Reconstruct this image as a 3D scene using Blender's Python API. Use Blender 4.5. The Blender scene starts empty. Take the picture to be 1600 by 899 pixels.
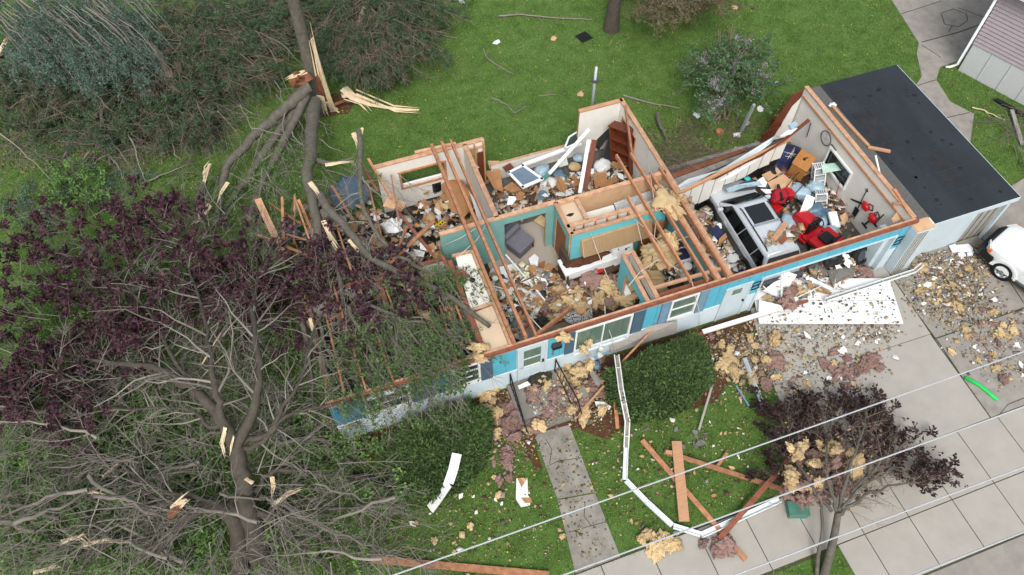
import bpy, math, random
import numpy as np
from mathutils import Vector, Matrix, noise as mnoise
S = bpy.context.scene
COL = S.collection
R = math.radians
# ------------------------------------------------------------------ camera, sky, sun, exposure
F_PX, PITCH, ROLL, YAW = 1221.05, 0.982, -0.0066, 0.337
CAM = Vector((-4.6832, -11.4275, 24.2471))
fwd = Vector((math.sin(YAW)*math.cos(PITCH), math.cos(YAW)*math.cos(PITCH), -math.sin(PITCH)))
_r = Vector((math.cos(YAW), -math.sin(YAW), 0)); _u = _r.cross(fwd)
rgt = _r*math.cos(ROLL) + _u*math.sin(ROLL); upv = _u*math.cos(ROLL) - _r*math.sin(ROLL)
cd = bpy.data.cameras.new('camera'); cam = bpy.data.objects.new('camera', cd); COL.objects.link(cam)
cam.matrix_world = Matrix((( rgt.x, upv.x, -fwd.x, CAM.x), (rgt.y, upv.y, -fwd.y, CAM.y), (rgt.z, upv.z, -fwd.z, CAM.z), (0, 0, 0, 1)))
cd.sensor_width = 36; cd.lens = F_PX/1600*36; cd.clip_start = .1; cd.clip_end = 400
S.camera = cam
W = bpy.data.worlds.new('World'); S.world = W; W.use_nodes = True
wn = W.node_tree; bg = wn.nodes['Background']
sky = wn.nodes.new('ShaderNodeTexSky'); sky.sky_type = 'NISHITA'; sky.sun_disc = False
SUN_EL, SUN_AZ = R(52), R(200)
sky.sun_elevation = SUN_EL; sky.sun_rotation = SUN_AZ; sky.air_density = 2.0; sky.dust_density = 4.0; sky.ozone_density = 1.0
hs = wn.nodes.new('ShaderNodeHueSaturation'); hs.inputs['Saturation'].default_value = .45
wn.links.new(sky.outputs[0], hs.inputs['Color']); wn.links.new(hs.outputs[0], bg.inputs[0]); bg.inputs[1].default_value = .14
sl = bpy.data.lights.new('sun', 'SUN'); sl.energy = 1.7; sl.angle = R(22); sl.color = (1, .97, .93)
sun = bpy.data.objects.new('sun', sl); COL.objects.link(sun)
sd = Vector((math.sin(SUN_AZ)*math.cos(SUN_EL), math.cos(SUN_AZ)*math.cos(SUN_EL), math.sin(SUN_EL)))
sun.rotation_euler = sd.to_track_quat('Z', 'Y').to_euler(); sun.location = (0, 0, 40)
S.view_settings.view_transform = 'Standard'; S.view_settings.look = 'None'; S.view_settings.gamma = 1; S.view_settings.use_curve_mapping = False
S.view_settings.exposure = 0.45
S.cycles.max_bounces = 6; S.cycles.diffuse_bounces = 3; S.cycles.transparent_max_bounces = 8

# ------------------------------------------------------------------ helpers
def at(x, y, z=0.0):
    """the point at height z that the photograph shows at pixel x, y of its 1600 by 899"""
    d = fwd*F_PX + rgt*(x-800) - upv*(y-449.5)
    return CAM + d*((z-CAM.z)/d.z)
def ats(pts, z=0.0):
    P = np.asarray(pts, float); f, r, u = (np.array(v) for v in (fwd, rgt, upv))
    d = f*F_PX + r*(P[:, :1]-800) - u*(P[:, 1:2]-449.5)
    t = (np.broadcast_to(z, len(P))-CAM.z)/d[:, 2]
    return np.array(CAM) + d*t[:, None]
def px(p):
    v = Vector(p)-CAM; k = F_PX/v.dot(fwd)
    return 800+v.dot(rgt)*k, 449.5-v.dot(upv)*k
def lin(h, k=1.0):
    h = h.lstrip('#'); o = []
    for i in (0, 2, 4):
        c = int(h[i:i+2], 16)/255; o.append((c/12.92 if c <= .04045 else ((c+.055)/1.055)**2.4)*k)
    return o
def tag(o, label=None, cat=None, group=None, kind=None):
    if cat and not kind: kind = 'thing'
    if label: o['label'] = label
    if cat: o['category'] = cat
    if group: o['group'] = group
    if kind: o['kind'] = kind
    return o
def thing(name, label, cat, loc=(0, 0, 0), rz=0.0, group=None, rot=None):
    o = bpy.data.objects.new(name, None); COL.objects.link(o); o.empty_display_size = .2
    o.location = loc; o.rotation_euler = rot if rot else (0, 0, rz)
    return tag(o, label, cat, group)
def children(o): return [c for c in bpy.data.objects if c.parent == o]
def copy_tree(o, parent=None):
    kids = children(o)
    c = o.copy(); COL.objects.link(c); c.parent = parent
    for ch in kids: copy_tree(ch, c)
    return c
def mesh_obj(name, me, mats, parent=None, loc=None, rot=None):
    o = bpy.data.objects.new(name, me); COL.objects.link(o)
    for m in (mats if isinstance(mats, (list, tuple)) else [mats]): me.materials.append(m)
    if parent: o.parent = parent
    if loc is not None: o.location = loc
    if rot is not None: o.rotation_euler = rot
    return o
class MB:
    def __init__(s): s.v, s.f, s.m = [], [], []
    def add(s, V, Fc, mi=0):
        b = len(s.v); s.v += [tuple(p) for p in V]
        for f in Fc: s.f.append([i+b for i in f]); s.m.append(mi)
        return s
    def hexa(s, a, b, mi=0, mis=None):
        """a: four bottom corners, b: the four above them"""
        Fc = [(3, 2, 1, 0), (4, 5, 6, 7), (0, 1, 5, 4), (1, 2, 6, 5), (2, 3, 7, 6), (3, 0, 4, 7)]
        k = len(s.v); s.v += [tuple(p) for p in list(a)+list(b)]
        for i, f in enumerate(Fc): s.f.append([j+k for j in f]); s.m.append(mis[i] if mis else mi)
        return s
    def box(s, x0, x1, y0, y1, z0, z1, mi=0, mis=None):
        q = ((x0, y0), (x1, y0), (x1, y1), (x0, y1))
        return s.hexa([(x, y, z0) for x, y in q], [(x, y, z1) for x, y in q], mi, mis)
    def beam(s, p0, p1, w, h, mi=0, up=(0, 0, 1), roll=0):
        p0, p1 = Vector(p0), Vector(p1); d = (p1-p0).normalized(); up = Vector(up)
        if abs(d.dot(up)) > .98: up = Vector((0, 1, 0))
        a = d.cross(up).normalized(); b = a.cross(d)
        if roll: a, b = a*math.cos(roll)+b*math.sin(roll), b*math.cos(roll)-a*math.sin(roll)
        c = [(-w/2, -h/2), (w/2, -h/2), (w/2, h/2), (-w/2, h/2)]
        return s.hexa([p0+a*x+b*y for x, y in c], [p1+a*x+b*y for x, y in c], mi)
    def tube(s, pts, rad, n=6, mi=0, cap=True):
        P = [Vector(p) for p in pts]; k = len(s.v); rad = rad if isinstance(rad, (list, tuple)) else [rad]*len(P)
        a = None
        for i, p in enumerate(P):
            d = (P[min(i+1, len(P)-1)]-P[max(i-1, 0)]).normalized()
            if a is None: a = d.orthogonal().normalized()
            a = (a-d*a.dot(d)).normalized(); b = d.cross(a)
            for j in range(n):
                t = 2*math.pi*j/n; s.v.append(tuple(p+(a*math.cos(t)+b*math.sin(t))*rad[i]))
        for i in range(len(P)-1):
            for j in range(n):
                s.f.append([k+i*n+j, k+i*n+(j+1) % n, k+(i+1)*n+(j+1) % n, k+(i+1)*n+j]); s.m.append(mi)
        if cap:
            s.f.append([k+j for j in range(n)][::-1]); s.m.append(mi)
            s.f.append([k+(len(P)-1)*n+j for j in range(n)]); s.m.append(mi)
        return s
    def prism(s, poly, vec, mi=0, side=None):
        P = [Vector(p) for p in poly]; v = Vector(vec); n = len(P); k = len(s.v)
        s.v += [tuple(p) for p in P]+[tuple(p+v) for p in P]; side = mi if side is None else side
        s.f.append(list(range(k+n-1, k-1, -1))); s.m.append(mi); s.f.append(list(range(k+n, k+2*n))); s.m.append(mi)
        for i in range(n): s.f.append([k+i, k+(i+1) % n, k+n+(i+1) % n, k+n+i]); s.m.append(side)
        return s
    def disc(s, c, r, axis, th, n=16, mi=0, mi_side=None):
        ax = Vector(axis).normalized(); a = ax.orthogonal().normalized(); b = ax.cross(a); c = Vector(c)
        return s.prism([c+a*r*math.cos(2*math.pi*i/n)+b*r*math.sin(2*math.pi*i/n) for i in range(n)], ax*th, mi, mi_side)
    def loft(s, rings, mi=0, cap=True, closed=True):
        k = len(s.v); n = len(rings[0])
        for r in rings: s.v += [tuple(p) for p in r]
        for i in range(len(rings)-1):
            for j in range(n if closed else n-1):
                s.f.append([k+i*n+j, k+i*n+(j+1) % n, k+(i+1)*n+(j+1) % n, k+(i+1)*n+j]); s.m.append(mi)
        if cap:
            s.f.append([k+j for j in range(n)][::-1]); s.m.append(mi); s.f.append([k+(len(rings)-1)*n+j for j in range(n)]); s.m.append(mi)
        return s
    def mesh(s, name, smooth=False, bevel=0):
        me = bpy.data.meshes.new(name); me.from_pydata(s.v, [], s.f); me.polygons.foreach_set('material_index', s.m)
        if smooth: me.polygons.foreach_set('use_smooth', [True]*len(s.f))
        me.update(); return me
    def build(s, name, mats, parent=None, loc=None, rot=None, smooth=False, bevel=0):
        o = mesh_obj(name, s.mesh(name, smooth), mats, parent, loc, rot)
        if bevel:
            b = o.modifiers.new('bevel', 'BEVEL'); b.width = bevel; b.segments = 3 if smooth else 2; b.harden_normals = smooth; b.limit_method = 'ANGLE'; b.angle_limit = R(40)
        return o
def np_mesh(name, V, Fq, smooth=False):
    """big meshes: V (n,3), Fq (k,4) or (k,3)"""
    me = bpy.data.meshes.new(name); V = np.ascontiguousarray(V, dtype=np.float32); Fq = np.ascontiguousarray(Fq, dtype=np.int32)
    n, k = Fq.shape
    me.vertices.add(len(V)); me.vertices.foreach_set('co', V.ravel())
    me.loops.add(n*k); me.loops.foreach_set('vertex_index', Fq.ravel())
    me.polygons.add(n); me.polygons.foreach_set('loop_start', np.arange(0, n*k, k, dtype=np.int32))
    if smooth: me.polygons.foreach_set('use_smooth', np.ones(n, dtype=bool))
    me.update(calc_edges=True); return me
def inpoly(P, poly):
    P = np.asarray(P, float); x, y = P[:, 0], P[:, 1]; c = np.zeros(len(P), bool); q = np.asarray(poly, float); j = len(q)-1
    for i in range(len(q)):
        xi, yi, xj, yj = *q[i], *q[j]
        c ^= ((yi > y) != (yj > y)) & (x < (xj-xi)*(y-yi)/((yj-yi) or 1e-9)+xi); j = i
    return c
def rand_in(poly, n, rs):
    q = np.asarray(poly, float); lo, hi = q.min(0), q.max(0); out = np.zeros((0, 2))
    while len(out) < n:
        P = lo+rs.rand(max(4*n, 16), 2)*(hi-lo); out = np.vstack([out, P[inpoly(P, poly)]])
    return out[:n]
# ------------------------------------------------------------------ materials
def mat(name, col, rough=.75, var=.18, scale=6.0, bump=0.0, island=0.0, col2=None, metal=0.0, spec=.3, stretch=(1, 1, 1), detail=5.0, contrast=.5, k=1.0, bscale=None, trans=0.0, orand=0.0):
    m = bpy.data.materials.new(name); m.use_nodes = True; t = m.node_tree; N, L = t.nodes, t.links; b = N['Principled BSDF']
    c = lin(col, k) if isinstance(col, str) else list(col)
    c2 = (lin(col2, k) if isinstance(col2, str) else list(col2)) if col2 is not None else [x*(1+var) for x in c]
    c1 = c if col2 is not None else [x*(1-var) for x in c]
    tc = N.new('ShaderNodeTexCoord'); mp = N.new('ShaderNodeMapping'); mp.inputs['Scale'].default_value = stretch; L.new(tc.outputs['Object'], mp.inputs['Vector'])
    nz = N.new('ShaderNodeTexNoise'); nz.inputs['Scale'].default_value = scale; nz.inputs['Detail'].default_value = detail; nz.inputs['Roughness'].default_value = .65
    L.new(mp.outputs[0], nz.inputs['Vector'])
    rp = N.new('ShaderNodeValToRGB'); rp.color_ramp.elements[0].position = .5-contrast*.4; rp.color_ramp.elements[1].position = .5+contrast*.4
    rp.color_ramp.elements[0].color = (*c1, 1); rp.color_ramp.elements[1].color = (*c2, 1); L.new(nz.outputs[0], rp.inputs[0]); out = rp.outputs[0]
    if island:
        g = N.new('ShaderNodeNewGeometry'); mr = N.new('ShaderNodeMapRange'); mr.inputs['To Min'].default_value = 1-island; mr.inputs['To Max'].default_value = 1+island
        L.new(g.outputs['Random Per Island'], mr.inputs['Value']); mx = N.new('ShaderNodeVectorMath'); mx.operation = 'SCALE'
        L.new(out, mx.inputs[0]); L.new(mr.outputs[0], mx.inputs['Scale']); out = mx.outputs[0]
    if orand:
        oi = N.new('ShaderNodeObjectInfo'); mr = N.new('ShaderNodeMapRange'); mr.inputs['To Min'].default_value = 1-orand; mr.inputs['To Max'].default_value = 1+orand*.8
        L.new(oi.outputs['Random'], mr.inputs['Value']); mx = N.new('ShaderNodeVectorMath'); mx.operation = 'SCALE'; L.new(out, mx.inputs[0]); L.new(mr.outputs[0], mx.inputs['Scale']); out = mx.outputs[0]
    L.new(out, b.inputs['Base Color']); b.inputs['Roughness'].default_value = rough; b.inputs['Metallic'].default_value = metal; b.inputs['Specular IOR Level'].default_value = spec
    if bump:
        bp = N.new('ShaderNodeBump'); bp.inputs['Strength'].default_value = min(1, bump*4); bp.inputs['Distance'].default_value = bump
        if bscale:
            n2 = N.new('ShaderNodeTexNoise'); n2.inputs['Scale'].default_value = bscale; n2.inputs['Detail'].default_value = 4; L.new(mp.outputs[0], n2.inputs['Vector']); L.new(n2.outputs[0], bp.inputs['Height'])
        else: L.new(nz.outputs[0], bp.inputs['Height'])
        L.new(bp.outputs[0], b.inputs['Normal'])
    if trans:
        tr = N.new('ShaderNodeBsdfTranslucent'); L.new(out, tr.inputs[0]); ms = N.new('ShaderNodeMixShader'); ms.inputs[0].default_value = trans
        L.new(b.outputs[0], ms.inputs[1]); L.new(tr.outputs[0], ms.inputs[2]); L.new(ms.outputs[0], N['Material Output'].inputs[0])
    return m
def pick_mat(name, cols, rough=.8, k=1.0, noise=.15):
    """each separate piece of the mesh takes one of the colours"""
    m = bpy.data.materials.new(name); m.use_nodes = True; t = m.node_tree; N, L = t.nodes, t.links; b = N['Principled BSDF']
    g = N.new('ShaderNodeNewGeometry'); rp = N.new('ShaderNodeValToRGB'); rp.color_ramp.interpolation = 'CONSTANT'; e = rp.color_ramp.elements
    while len(e) < len(cols): e.new(.5)
    for i, c in enumerate(cols): e[i].position = i/len(cols); e[i].color = (*lin(c, k), 1)
    L.new(g.outputs['Random Per Island'], rp.inputs[0])
    tc = N.new('ShaderNodeTexCoord'); nz = N.new('ShaderNodeTexNoise'); nz.inputs['Scale'].default_value = 9; nz.inputs['Detail'].default_value = 4; L.new(tc.outputs['Object'], nz.inputs['Vector'])
    mr = N.new('ShaderNodeMapRange'); mr.inputs['From Min'].default_value = .3; mr.inputs['From Max'].default_value = .7; mr.inputs['To Min'].default_value = 1-noise; mr.inputs['To Max'].default_value = 1+noise; L.new(nz.outputs[0], mr.inputs[0])
    mx = N.new('ShaderNodeVectorMath'); mx.operation = 'SCALE'; L.new(rp.outputs[0], mx.inputs[0]); L.new(mr.outputs[0], mx.inputs['Scale'])
    L.new(mx.outputs[0], b.inputs['Base Color']); b.inputs['Roughness'].default_value = rough; b.inputs['Specular IOR Level'].default_value = .25
    return m
K = .8
M = dict(
 lumber=mat('framing_lumber', '#b5805f', .8, scale=3, stretch=(2, 2, 2), orand=.25, var=.3, k=K, bump=.004),
 plate=mat('top_plate_lumber', '#c49a7c', .8, scale=4, orand=.15, var=.3, k=K, bump=.004),
 lumber_red=mat('weathered_red_lumber', '#8a5440', .8, scale=4, island=.15, var=.3, k=K, bump=.004),
 board=mat('new_board', '#bf9270', .75, scale=3, stretch=(1, 6, 1), var=.18, k=K),
 white=mat('white_paint', '#e6e9ea', .55, scale=3, var=.05, k=.85, bump=.003),
 white_dirty=mat('dirty_white_paint', '#d8d8d2', .65, scale=5, var=.14, k=.85, contrast=.7),
 drywall=mat('painted_drywall', '#e0ddd6', .8, scale=2.5, var=.06, k=.9),
 drywall_back=mat('drywall_paper', '#cfa985', .85, scale=2, var=.14, k=K),
 ceil_board=mat('ceiling_board_paper', '#d2bda2', .85, scale=1.2, var=.13, k=K, contrast=.8),
 cardboard=mat('cardboard', '#ad8057', .85, scale=3, var=.16, k=K),
 teal=mat('teal_wall_paint', '#7aa9a4', .7, scale=2, var=.09, k=.85),
 aqua=mat('aqua_wall_paint', '#68bcc6', .65, scale=2, var=.08, k=.85),
 paper_wall=mat('patterned_wallpaper', '#b9bcbe', .8, scale=22, var=.22, k=.8, contrast=.25, detail=1),
 brown_door=mat('brown_door_veneer', '#94603a', .6, scale=3, stretch=(5, 5, .6), var=.2, k=K),
 dark_brown=mat('dark_brown_cabinet', '#4f3a2e', .6, scale=4, var=.25, k=K),
 mahogany=mat('reddish_brown_wood', '#6e3a26', .5, scale=3, stretch=(4, 4, .8), var=.22, k=K),
 oak=mat('oak_veneer', '#b07a45', .5, scale=3, stretch=(1, 6, 1), var=.18, k=K),
 siding=mat('white_siding_paint', '#c3d2da', .55, scale=2.2, var=.07, k=.85),
 slate=mat('slate_blue_shutter', '#4b6376', .6, scale=5, var=.12, k=.85),
 slate_pale=mat('faded_blue_shutter', '#7390a6', .6, scale=5, var=.12, k=.85),
 glass=mat('window_glass', '#3c4a48', .12, scale=1.5, var=.25, k=.6, spec=.6),
 curtain_glass=mat('curtained_glass', '#6d8478', .2, scale=2, stretch=(6, 1, .4), var=.25, k=.7, spec=.5),
 black=mat('black_plastic', '#1c1d1f', .5, scale=5, var=.25),
 iron=mat('black_iron', '#202228', .5, scale=6, var=.25),
 steel=mat('bare_steel', '#b9bec2', .35, scale=5, var=.15, metal=.85),
 galv=mat('dull_galvanised_steel', '#a7b0b3', .5, scale=5, var=.15, metal=.35),
 alum_white=mat('white_aluminium_gutter', '#e4eaec', .4, scale=3, var=.08, k=.85),
 gutter_in=mat('dirty_gutter_inside', '#8f877c', .7, scale=6, var=.3, k=.8),
 grey_panel=mat('grey_weathered_board', '#a19d98', .8, scale=3, stretch=(1, 1, 4), var=.14, k=.8),
 shingle=mat('grey_shingle', '#7a7874', .9, scale=12, var=.25, k=.8, bump=.004),
 ins_y=mat('yellow_fibreglass', '#dcc498', .95, scale=4, col2='#b0936a', k=.8, bump=.05, bscale=24, contrast=.9, orand=.22),
 ins_p=mat('pink_fibreglass', '#a98b82', .95, scale=5, col2='#705650', k=.8, bump=.05, bscale=24, contrast=.9, orand=.22),
 red=mat('red_machine_paint', '#b7141d', .35, scale=3, var=.12, k=.9, spec=.5),
 red_cloth=mat('red_cloth', '#9c1c2c', .8, scale=5, var=.2, k=.8),
 navy=mat('navy_cloth', '#2a3158', .9, scale=6, var=.25, k=.8, bump=.01),
 blue_bag=mat('pale_blue_plastic', '#a3bccb', .4, scale=7, var=.2, k=.8, bump=.02, spec=.5),
 blue_bag_dark=mat('dusty_blue_plastic', '#5d7c92', .45, scale=7, var=.2, k=.8, bump=.02, spec=.5),
 cloth_grey=mat('grey_upholstery', '#67666e', .9, scale=8, var=.14, k=.85),
 cloth_white=mat('white_linen', '#dcdcdc', .9, scale=6, var=.1, k=.8, bump=.02),
 carpet=mat('speckled_carpet', '#a59c90', .95, scale=40, var=.2, k=.8, contrast=.4),
 subfloor=mat('rust_brown_subfloor', '#8f5d3a', .9, scale=4, var=.3, k=.8, contrast=.8),
 grey_floor=mat('dusty_grey_floor', '#5f5b56', .9, scale=5, var=.45, k=.8, contrast=.8),
 dark_floor=mat('dark_dirty_floor', '#38322d', .95, scale=6, var=.4, k=.8, contrast=.8),
 roof=mat('black_roll_roofing', '#2b3138', .85, scale=.9, var=.4, k=.8, contrast=.7, stretch=(1, .35, 1), bump=.004, bscale=20),
 roof_edge=mat('grey_roof_flashing', '#5d5c59', .9, scale=8, var=.3, k=.9, contrast=.8),
 tyre=mat('tyre_rubber', '#18191b', .8, scale=6, var=.2),
 bark=mat('grey_bark', '#79756b', .95, scale=6, stretch=(1, 1, 1), col2='#454139', k=.8, bump=.05, bscale=18, contrast=.9),
 bark_dark=mat('maple_bark', '#625c53', .95, scale=5, col2='#3a352f', k=.8, bump=.05, bscale=16, contrast=.9),
 twig=mat('grey_twigs', '#8b857c', .95, scale=2, island=.35, var=.2, k=.7),
 twig_brown=mat('brown_twigs', '#8a786b', .95, scale=2, island=.35, var=.2, k=.7),
 split=mat('raw_split_wood', '#eadfc6', .8, scale=6, stretch=(1, 1, 1), col2='#c9a97b', k=.85, contrast=.9, bump=.01),
 heart=mat('reddish_heartwood', '#5f3023', .9, scale=6, col2='#9a6a4c', k=.8, contrast=.9, bump=.02),
 leaf_purple=mat('purple_maple_leaves', '#4a2d37', .65, scale=1.2, island=.7, var=.35, k=.82, trans=.2),
 leaf_black=mat('dark_plum_leaves', '#3a282a', .6, scale=2, island=.55, var=.35, k=.8, trans=.15),
 leaf_green=mat('fresh_green_leaves', '#628248', .7, scale=1.5, island=.45, var=.3, k=.75, trans=.3),
 leaf_under=mat('undergrowth_leaves', '#6f9250', .75, scale=1.2, island=.5, var=.35, k=.8, trans=.3),
 dead_leaf=mat('dead_shrub_leaves', '#35352b', .9, scale=9, var=.4, k=.8, bump=.03, bscale=30),
 leaf_olive=mat('olive_young_leaves', '#80795a', .8, scale=1.5, island=.4, var=.25, k=.75, trans=.3),
 leaf_blue=mat('blue_green_leaves', '#5d7a6c', .7, scale=.9, island=.45, var=.3, k=.75, trans=.25),
 leaf_pine=mat('pine_needles', '#4c6447', .8, scale=1.2, island=.5, var=.3, k=.75),
 leaf_yew=mat('yew_needles', '#4a6135', .8, scale=1.5, island=.55, var=.25, k=.8),
 leaf_lilac=mat('lilac_leaves', '#5c8056', .7, scale=2, island=.4, var=.25, k=.75, trans=.25),
 lilac=mat('lilac_blossom', '#a398a3', .8, scale=6, island=.3, var=.2, k=.7),
 concrete=mat('pale_concrete', '#b7b2aa', .9, scale=1.3, var=.12, k=.68, contrast=.8, bump=.002, bscale=40),
 walk=mat('stained_walk_concrete', '#a39e96', .95, scale=1.6, col2='#79746c', k=.8, contrast=.5, bump=.006, bscale=35),
 concrete_old=mat('worn_concrete', '#a29d96', .95, scale=2.2, var=.26, k=.68, contrast=.7, bump=.006, bscale=35),
 stoop=mat('stoop_concrete', '#85817a', .95, scale=3, var=.2, k=.8, contrast=.8, bump=.004),
 joint=mat('dark_joint_dirt', '#4b463c', 1, scale=4, col2='#4a5232', k=.8),
 asphalt=mat('pale_street_concrete', '#a39e97', .95, scale=2, var=.14, k=.66, bump=.003, bscale=50),
 silver=mat('silver_car_paint', '#c6ccd2', .22, scale=2, var=.04, k=.9, metal=.2, spec=.6),
 clad=mat('grey_car_cladding', '#45494e', .5, scale=4, var=.1, k=.9),
 car_glass=mat('tinted_car_glass', '#0b0d0f', .06, scale=2, var=.2, spec=.8),
 truck_white=mat('white_truck_paint', '#eef2f4', .25, scale=2, var=.03, k=.85, spec=.6),
 lamp=mat('lamp_lens', '#c9c9c4', .15, scale=8, var=.2, spec=.7),
 orange=mat('orange_lens', '#c9651c', .3, scale=8, var=.2, spec=.6),
 brake=mat('red_lens', '#8e1015', .25, scale=8, var=.2, spec=.6),
 green_pvc=mat('green_plastic', '#1fc55c', .45, scale=5, var=.1, k=.9),
 green_box=mat('green_utility_box', '#4d8172', .6, scale=4, var=.15, k=.85),
 yellow=mat('yellow_plastic', '#e5c31f', .5, scale=14, var=.3, k=.85),
 turquoise=mat('turquoise_plastic', '#2fb2b8', .5, scale=5, var=.1, k=.85),
 lavender=mat('lavender_siding', '#a59aa2', .6, scale=2, var=.07, k=.85),
 block=mat('white_painted_block', '#c3c6c8', .8, scale=14, var=.1, k=.85, bump=.01, bscale=30),
 wire=mat('pale_cable', '#adb1b6', .5, scale=5, var=.06, k=.9),
 cord=mat('white_cord', '#cfc8bb', .6, scale=5, var=.1, k=.85),
 soil=mat('brown_soil', '#5a3b2c', 1, scale=6, var=.35, k=.8, bump=.02),
 stone=mat('grey_stones', '#a8a298', .9, scale=6, island=.25, var=.2, k=.8),
 litter=pick_mat('mixed_litter', ['#c9c6be', '#a58c6d', '#776053', '#8f8b84', '#bfa67c', '#dcdad6', '#5b5650', '#94807a', '#8b948f', '#9d8d78'], k=.8),
 litter_house=pick_mat('household_litter', ['#dbd8d2', '#a98a68', '#6d533f', '#99907f', '#bda888', '#d4cdc0', '#3f3833', '#94846f', '#7f8284', '#b99c78', '#66543f', '#cbbba2', '#e2e2e0', '#875f43'], k=.8),
 leaf_litter=pick_mat('leaf_litter', ['#6b5a3c', '#8a7c58', '#4d5a30', '#b09a6d', '#5d4338'], k=.8),
 chip=mat('broken_drywall', '#e5e5e2', .8, scale=3, var=.07, k=.85),
)
# ------------------------------------------------------------------ the setting: lawn, concrete, street, neighbour's path
rs = np.random.RandomState(7); rnd = random.Random(7)
def lawn_mat():
    m = bpy.data.materials.new('lawn_ground'); m.use_nodes = True; t = m.node_tree; N, L = t.nodes, t.links; b = N['Principled BSDF']
    tc = N.new('ShaderNodeTexCoord')
    def nz(s, d=5):
        n = N.new('ShaderNodeTexNoise'); n.inputs['Scale'].default_value = s; n.inputs['Detail'].default_value = d; n.inputs['Roughness'].default_value = .7; L.new(tc.outputs['Object'], n.inputs['Vector']); return n
    def ramp(src, stops):
        r = N.new('ShaderNodeValToRGB'); e = r.color_ramp.elements
        while len(e) < len(stops): e.new(.5)
        for i, (p, c) in enumerate(stops): e[i].position = p; e[i].color = (*lin(c, .7), 1)
        L.new(src, r.inputs[0]); return r
    a = ramp(nz(1.3, 8).outputs[0], [(.3, '#364f22'), (.45, '#517234'), (.58, '#648643'), (.72, '#7d8a55')])
    c = ramp(nz(14, 4).outputs[0], [(.3, '#3a4a24'), (.5, '#5a7a36'), (.7, '#8a8a56')])
    mx = N.new('ShaderNodeMixRGB'); mx.inputs[0].default_value = .45; L.new(a.outputs[0], mx.inputs[1]); L.new(c.outputs[0], mx.inputs[2])
    L.new(mx.outputs[0], b.inputs['Base Color']); b.inputs['Roughness'].default_value = 1; b.inputs['Specular IOR Level'].default_value = .1
    bp = N.new('ShaderNodeBump'); bp.inputs['Distance'].default_value = .05; bp.inputs['Strength'].default_value = .6; L.new(nz(30, 3).outputs[0], bp.inputs['Height']); L.new(bp.outputs[0], b.inputs['Normal'])
    return m
def grass_mat():
    m = bpy.data.materials.new('grass_blades'); m.use_nodes = True; t = m.node_tree; N, L = t.nodes, t.links; b = N['Principled BSDF']
    g = N.new('ShaderNodeNewGeometry'); tc = N.new('ShaderNodeTexCoord'); n = N.new('ShaderNodeTexNoise'); n.inputs['Scale'].default_value = .9; n.inputs['Detail'].default_value = 9; n.inputs['Roughness'].default_value = .72; L.new(tc.outputs['Object'], n.inputs['Vector'])
    ad = N.new('ShaderNodeMath'); ad.operation = 'MULTIPLY_ADD'; ad.inputs[1].default_value = .36; L.new(g.outputs['Random Per Island'], ad.inputs[0])
    ml = N.new('ShaderNodeMath'); ml.operation = 'MULTIPLY'; ml.inputs[1].default_value = .72; L.new(n.outputs[0], ml.inputs[0]); L.new(ml.outputs[0], ad.inputs[2])
    r = N.new('ShaderNodeValToRGB'); e = r.color_ramp.elements; st = [(.25, '#324a27'), (.42, '#4c6d39'), (.54, '#648748'), (.64, '#7f9658'), (.76, '#a39a6e')]
    while len(e) < len(st): e.new(.5)
    for i, (p, c) in enumerate(st): e[i].position = p; e[i].color = (*lin(c, .86), 1)
    L.new(ad.outputs[0], r.inputs[0]); L.new(r.outputs[0], b.inputs['Base Color']); b.inputs['Roughness'].default_value = .8; b.inputs['Specular IOR Level'].default_value = .15
    return m
mb = MB(); mb.add([(-90, -60, 0), (110, -60, 0), (110, 130, 0), (-90, 130, 0)], [(0, 1, 2, 3)])
lawn = mb.build('lawn', lawn_mat()); tag(lawn, kind='structure')
HOUSE = [(-6.6, 0), (14.4, 0), (18.6, 0), (18.6, 7.2), (7.1, 7.2), (7.1, 9.05), (-6.6, 8.9)]
DRIVE1 = [(7.3, -6.5), (13.95, -6.5), (14.05, -3.12), (7.75, -3.02)]
DRIVE2 = [(7.75, -3.0), (14.08, -3.1), (14.25, 0), (8.55, 0)]
DRIVE3 = [(14.0, -6.5), (45, -6.5), (45, -3.35), (14.1, -3.35)]
DRIVE4 = [(14.12, -3.3), (45, -3.3), (45, 1.5), (22.6, 1.9), (20.8, 1.5), (18.9, 1.6), (18.6, 0), (14.3, 0)]
PATH = [(24, 13.6), (23.9, 40), (36, 40), (36, 12.6), (27.5, 10.0), (24.5, 8.75), (23.2, 8.65), (22.5, 8.0), (22.2, 6.6), (22.7, 5.6), (21.4, 4.2), (20.7, 1.75), (18.8, 1.6), (18.8, 7.4), (20.5, 7.7), (21.38, 7.97), (22.03, 8.41), (22.74, 9.78), (23.3, 10.4)]
WALK1 = [(-.6, -1.9), (.62, -2.0), (.52, -4.4), (-.68, -4.2)]; WALK2 = [(-.69, -4.24), (.51, -4.44), (.46, -6.5), (-1.0, -6.5)]
def sheet(name, polys, z, m, th=.03, kind='structure'):
    b = MB()
    for p in polys: b.prism([(x, y, z-th) for x, y in p], (0, 0, th))
    o = b.build(name, m); tag(o, kind=kind); return o
sheet('driveway', [DRIVE1, DRIVE2], .034, M['concrete'])
sheet('worn_driveway', [[(14.0, -6.5), (18.0, -6.5), (18.1, -3.35), (14.1, -3.35)], [(18.05, -6.5), (45, -6.5), (45, -3.35), (18.15, -3.35)], [(14.12, -3.3), (18.05, -3.3), (18.6, 0), (14.3, 0)], [(18.1, -3.3), (45, -3.3), (45, 1.5), (22.6, 1.9), (20.8, 1.5), (18.9, 1.6), (18.64, 0)]], .03, M['concrete_old'])
b = MB()
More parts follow.
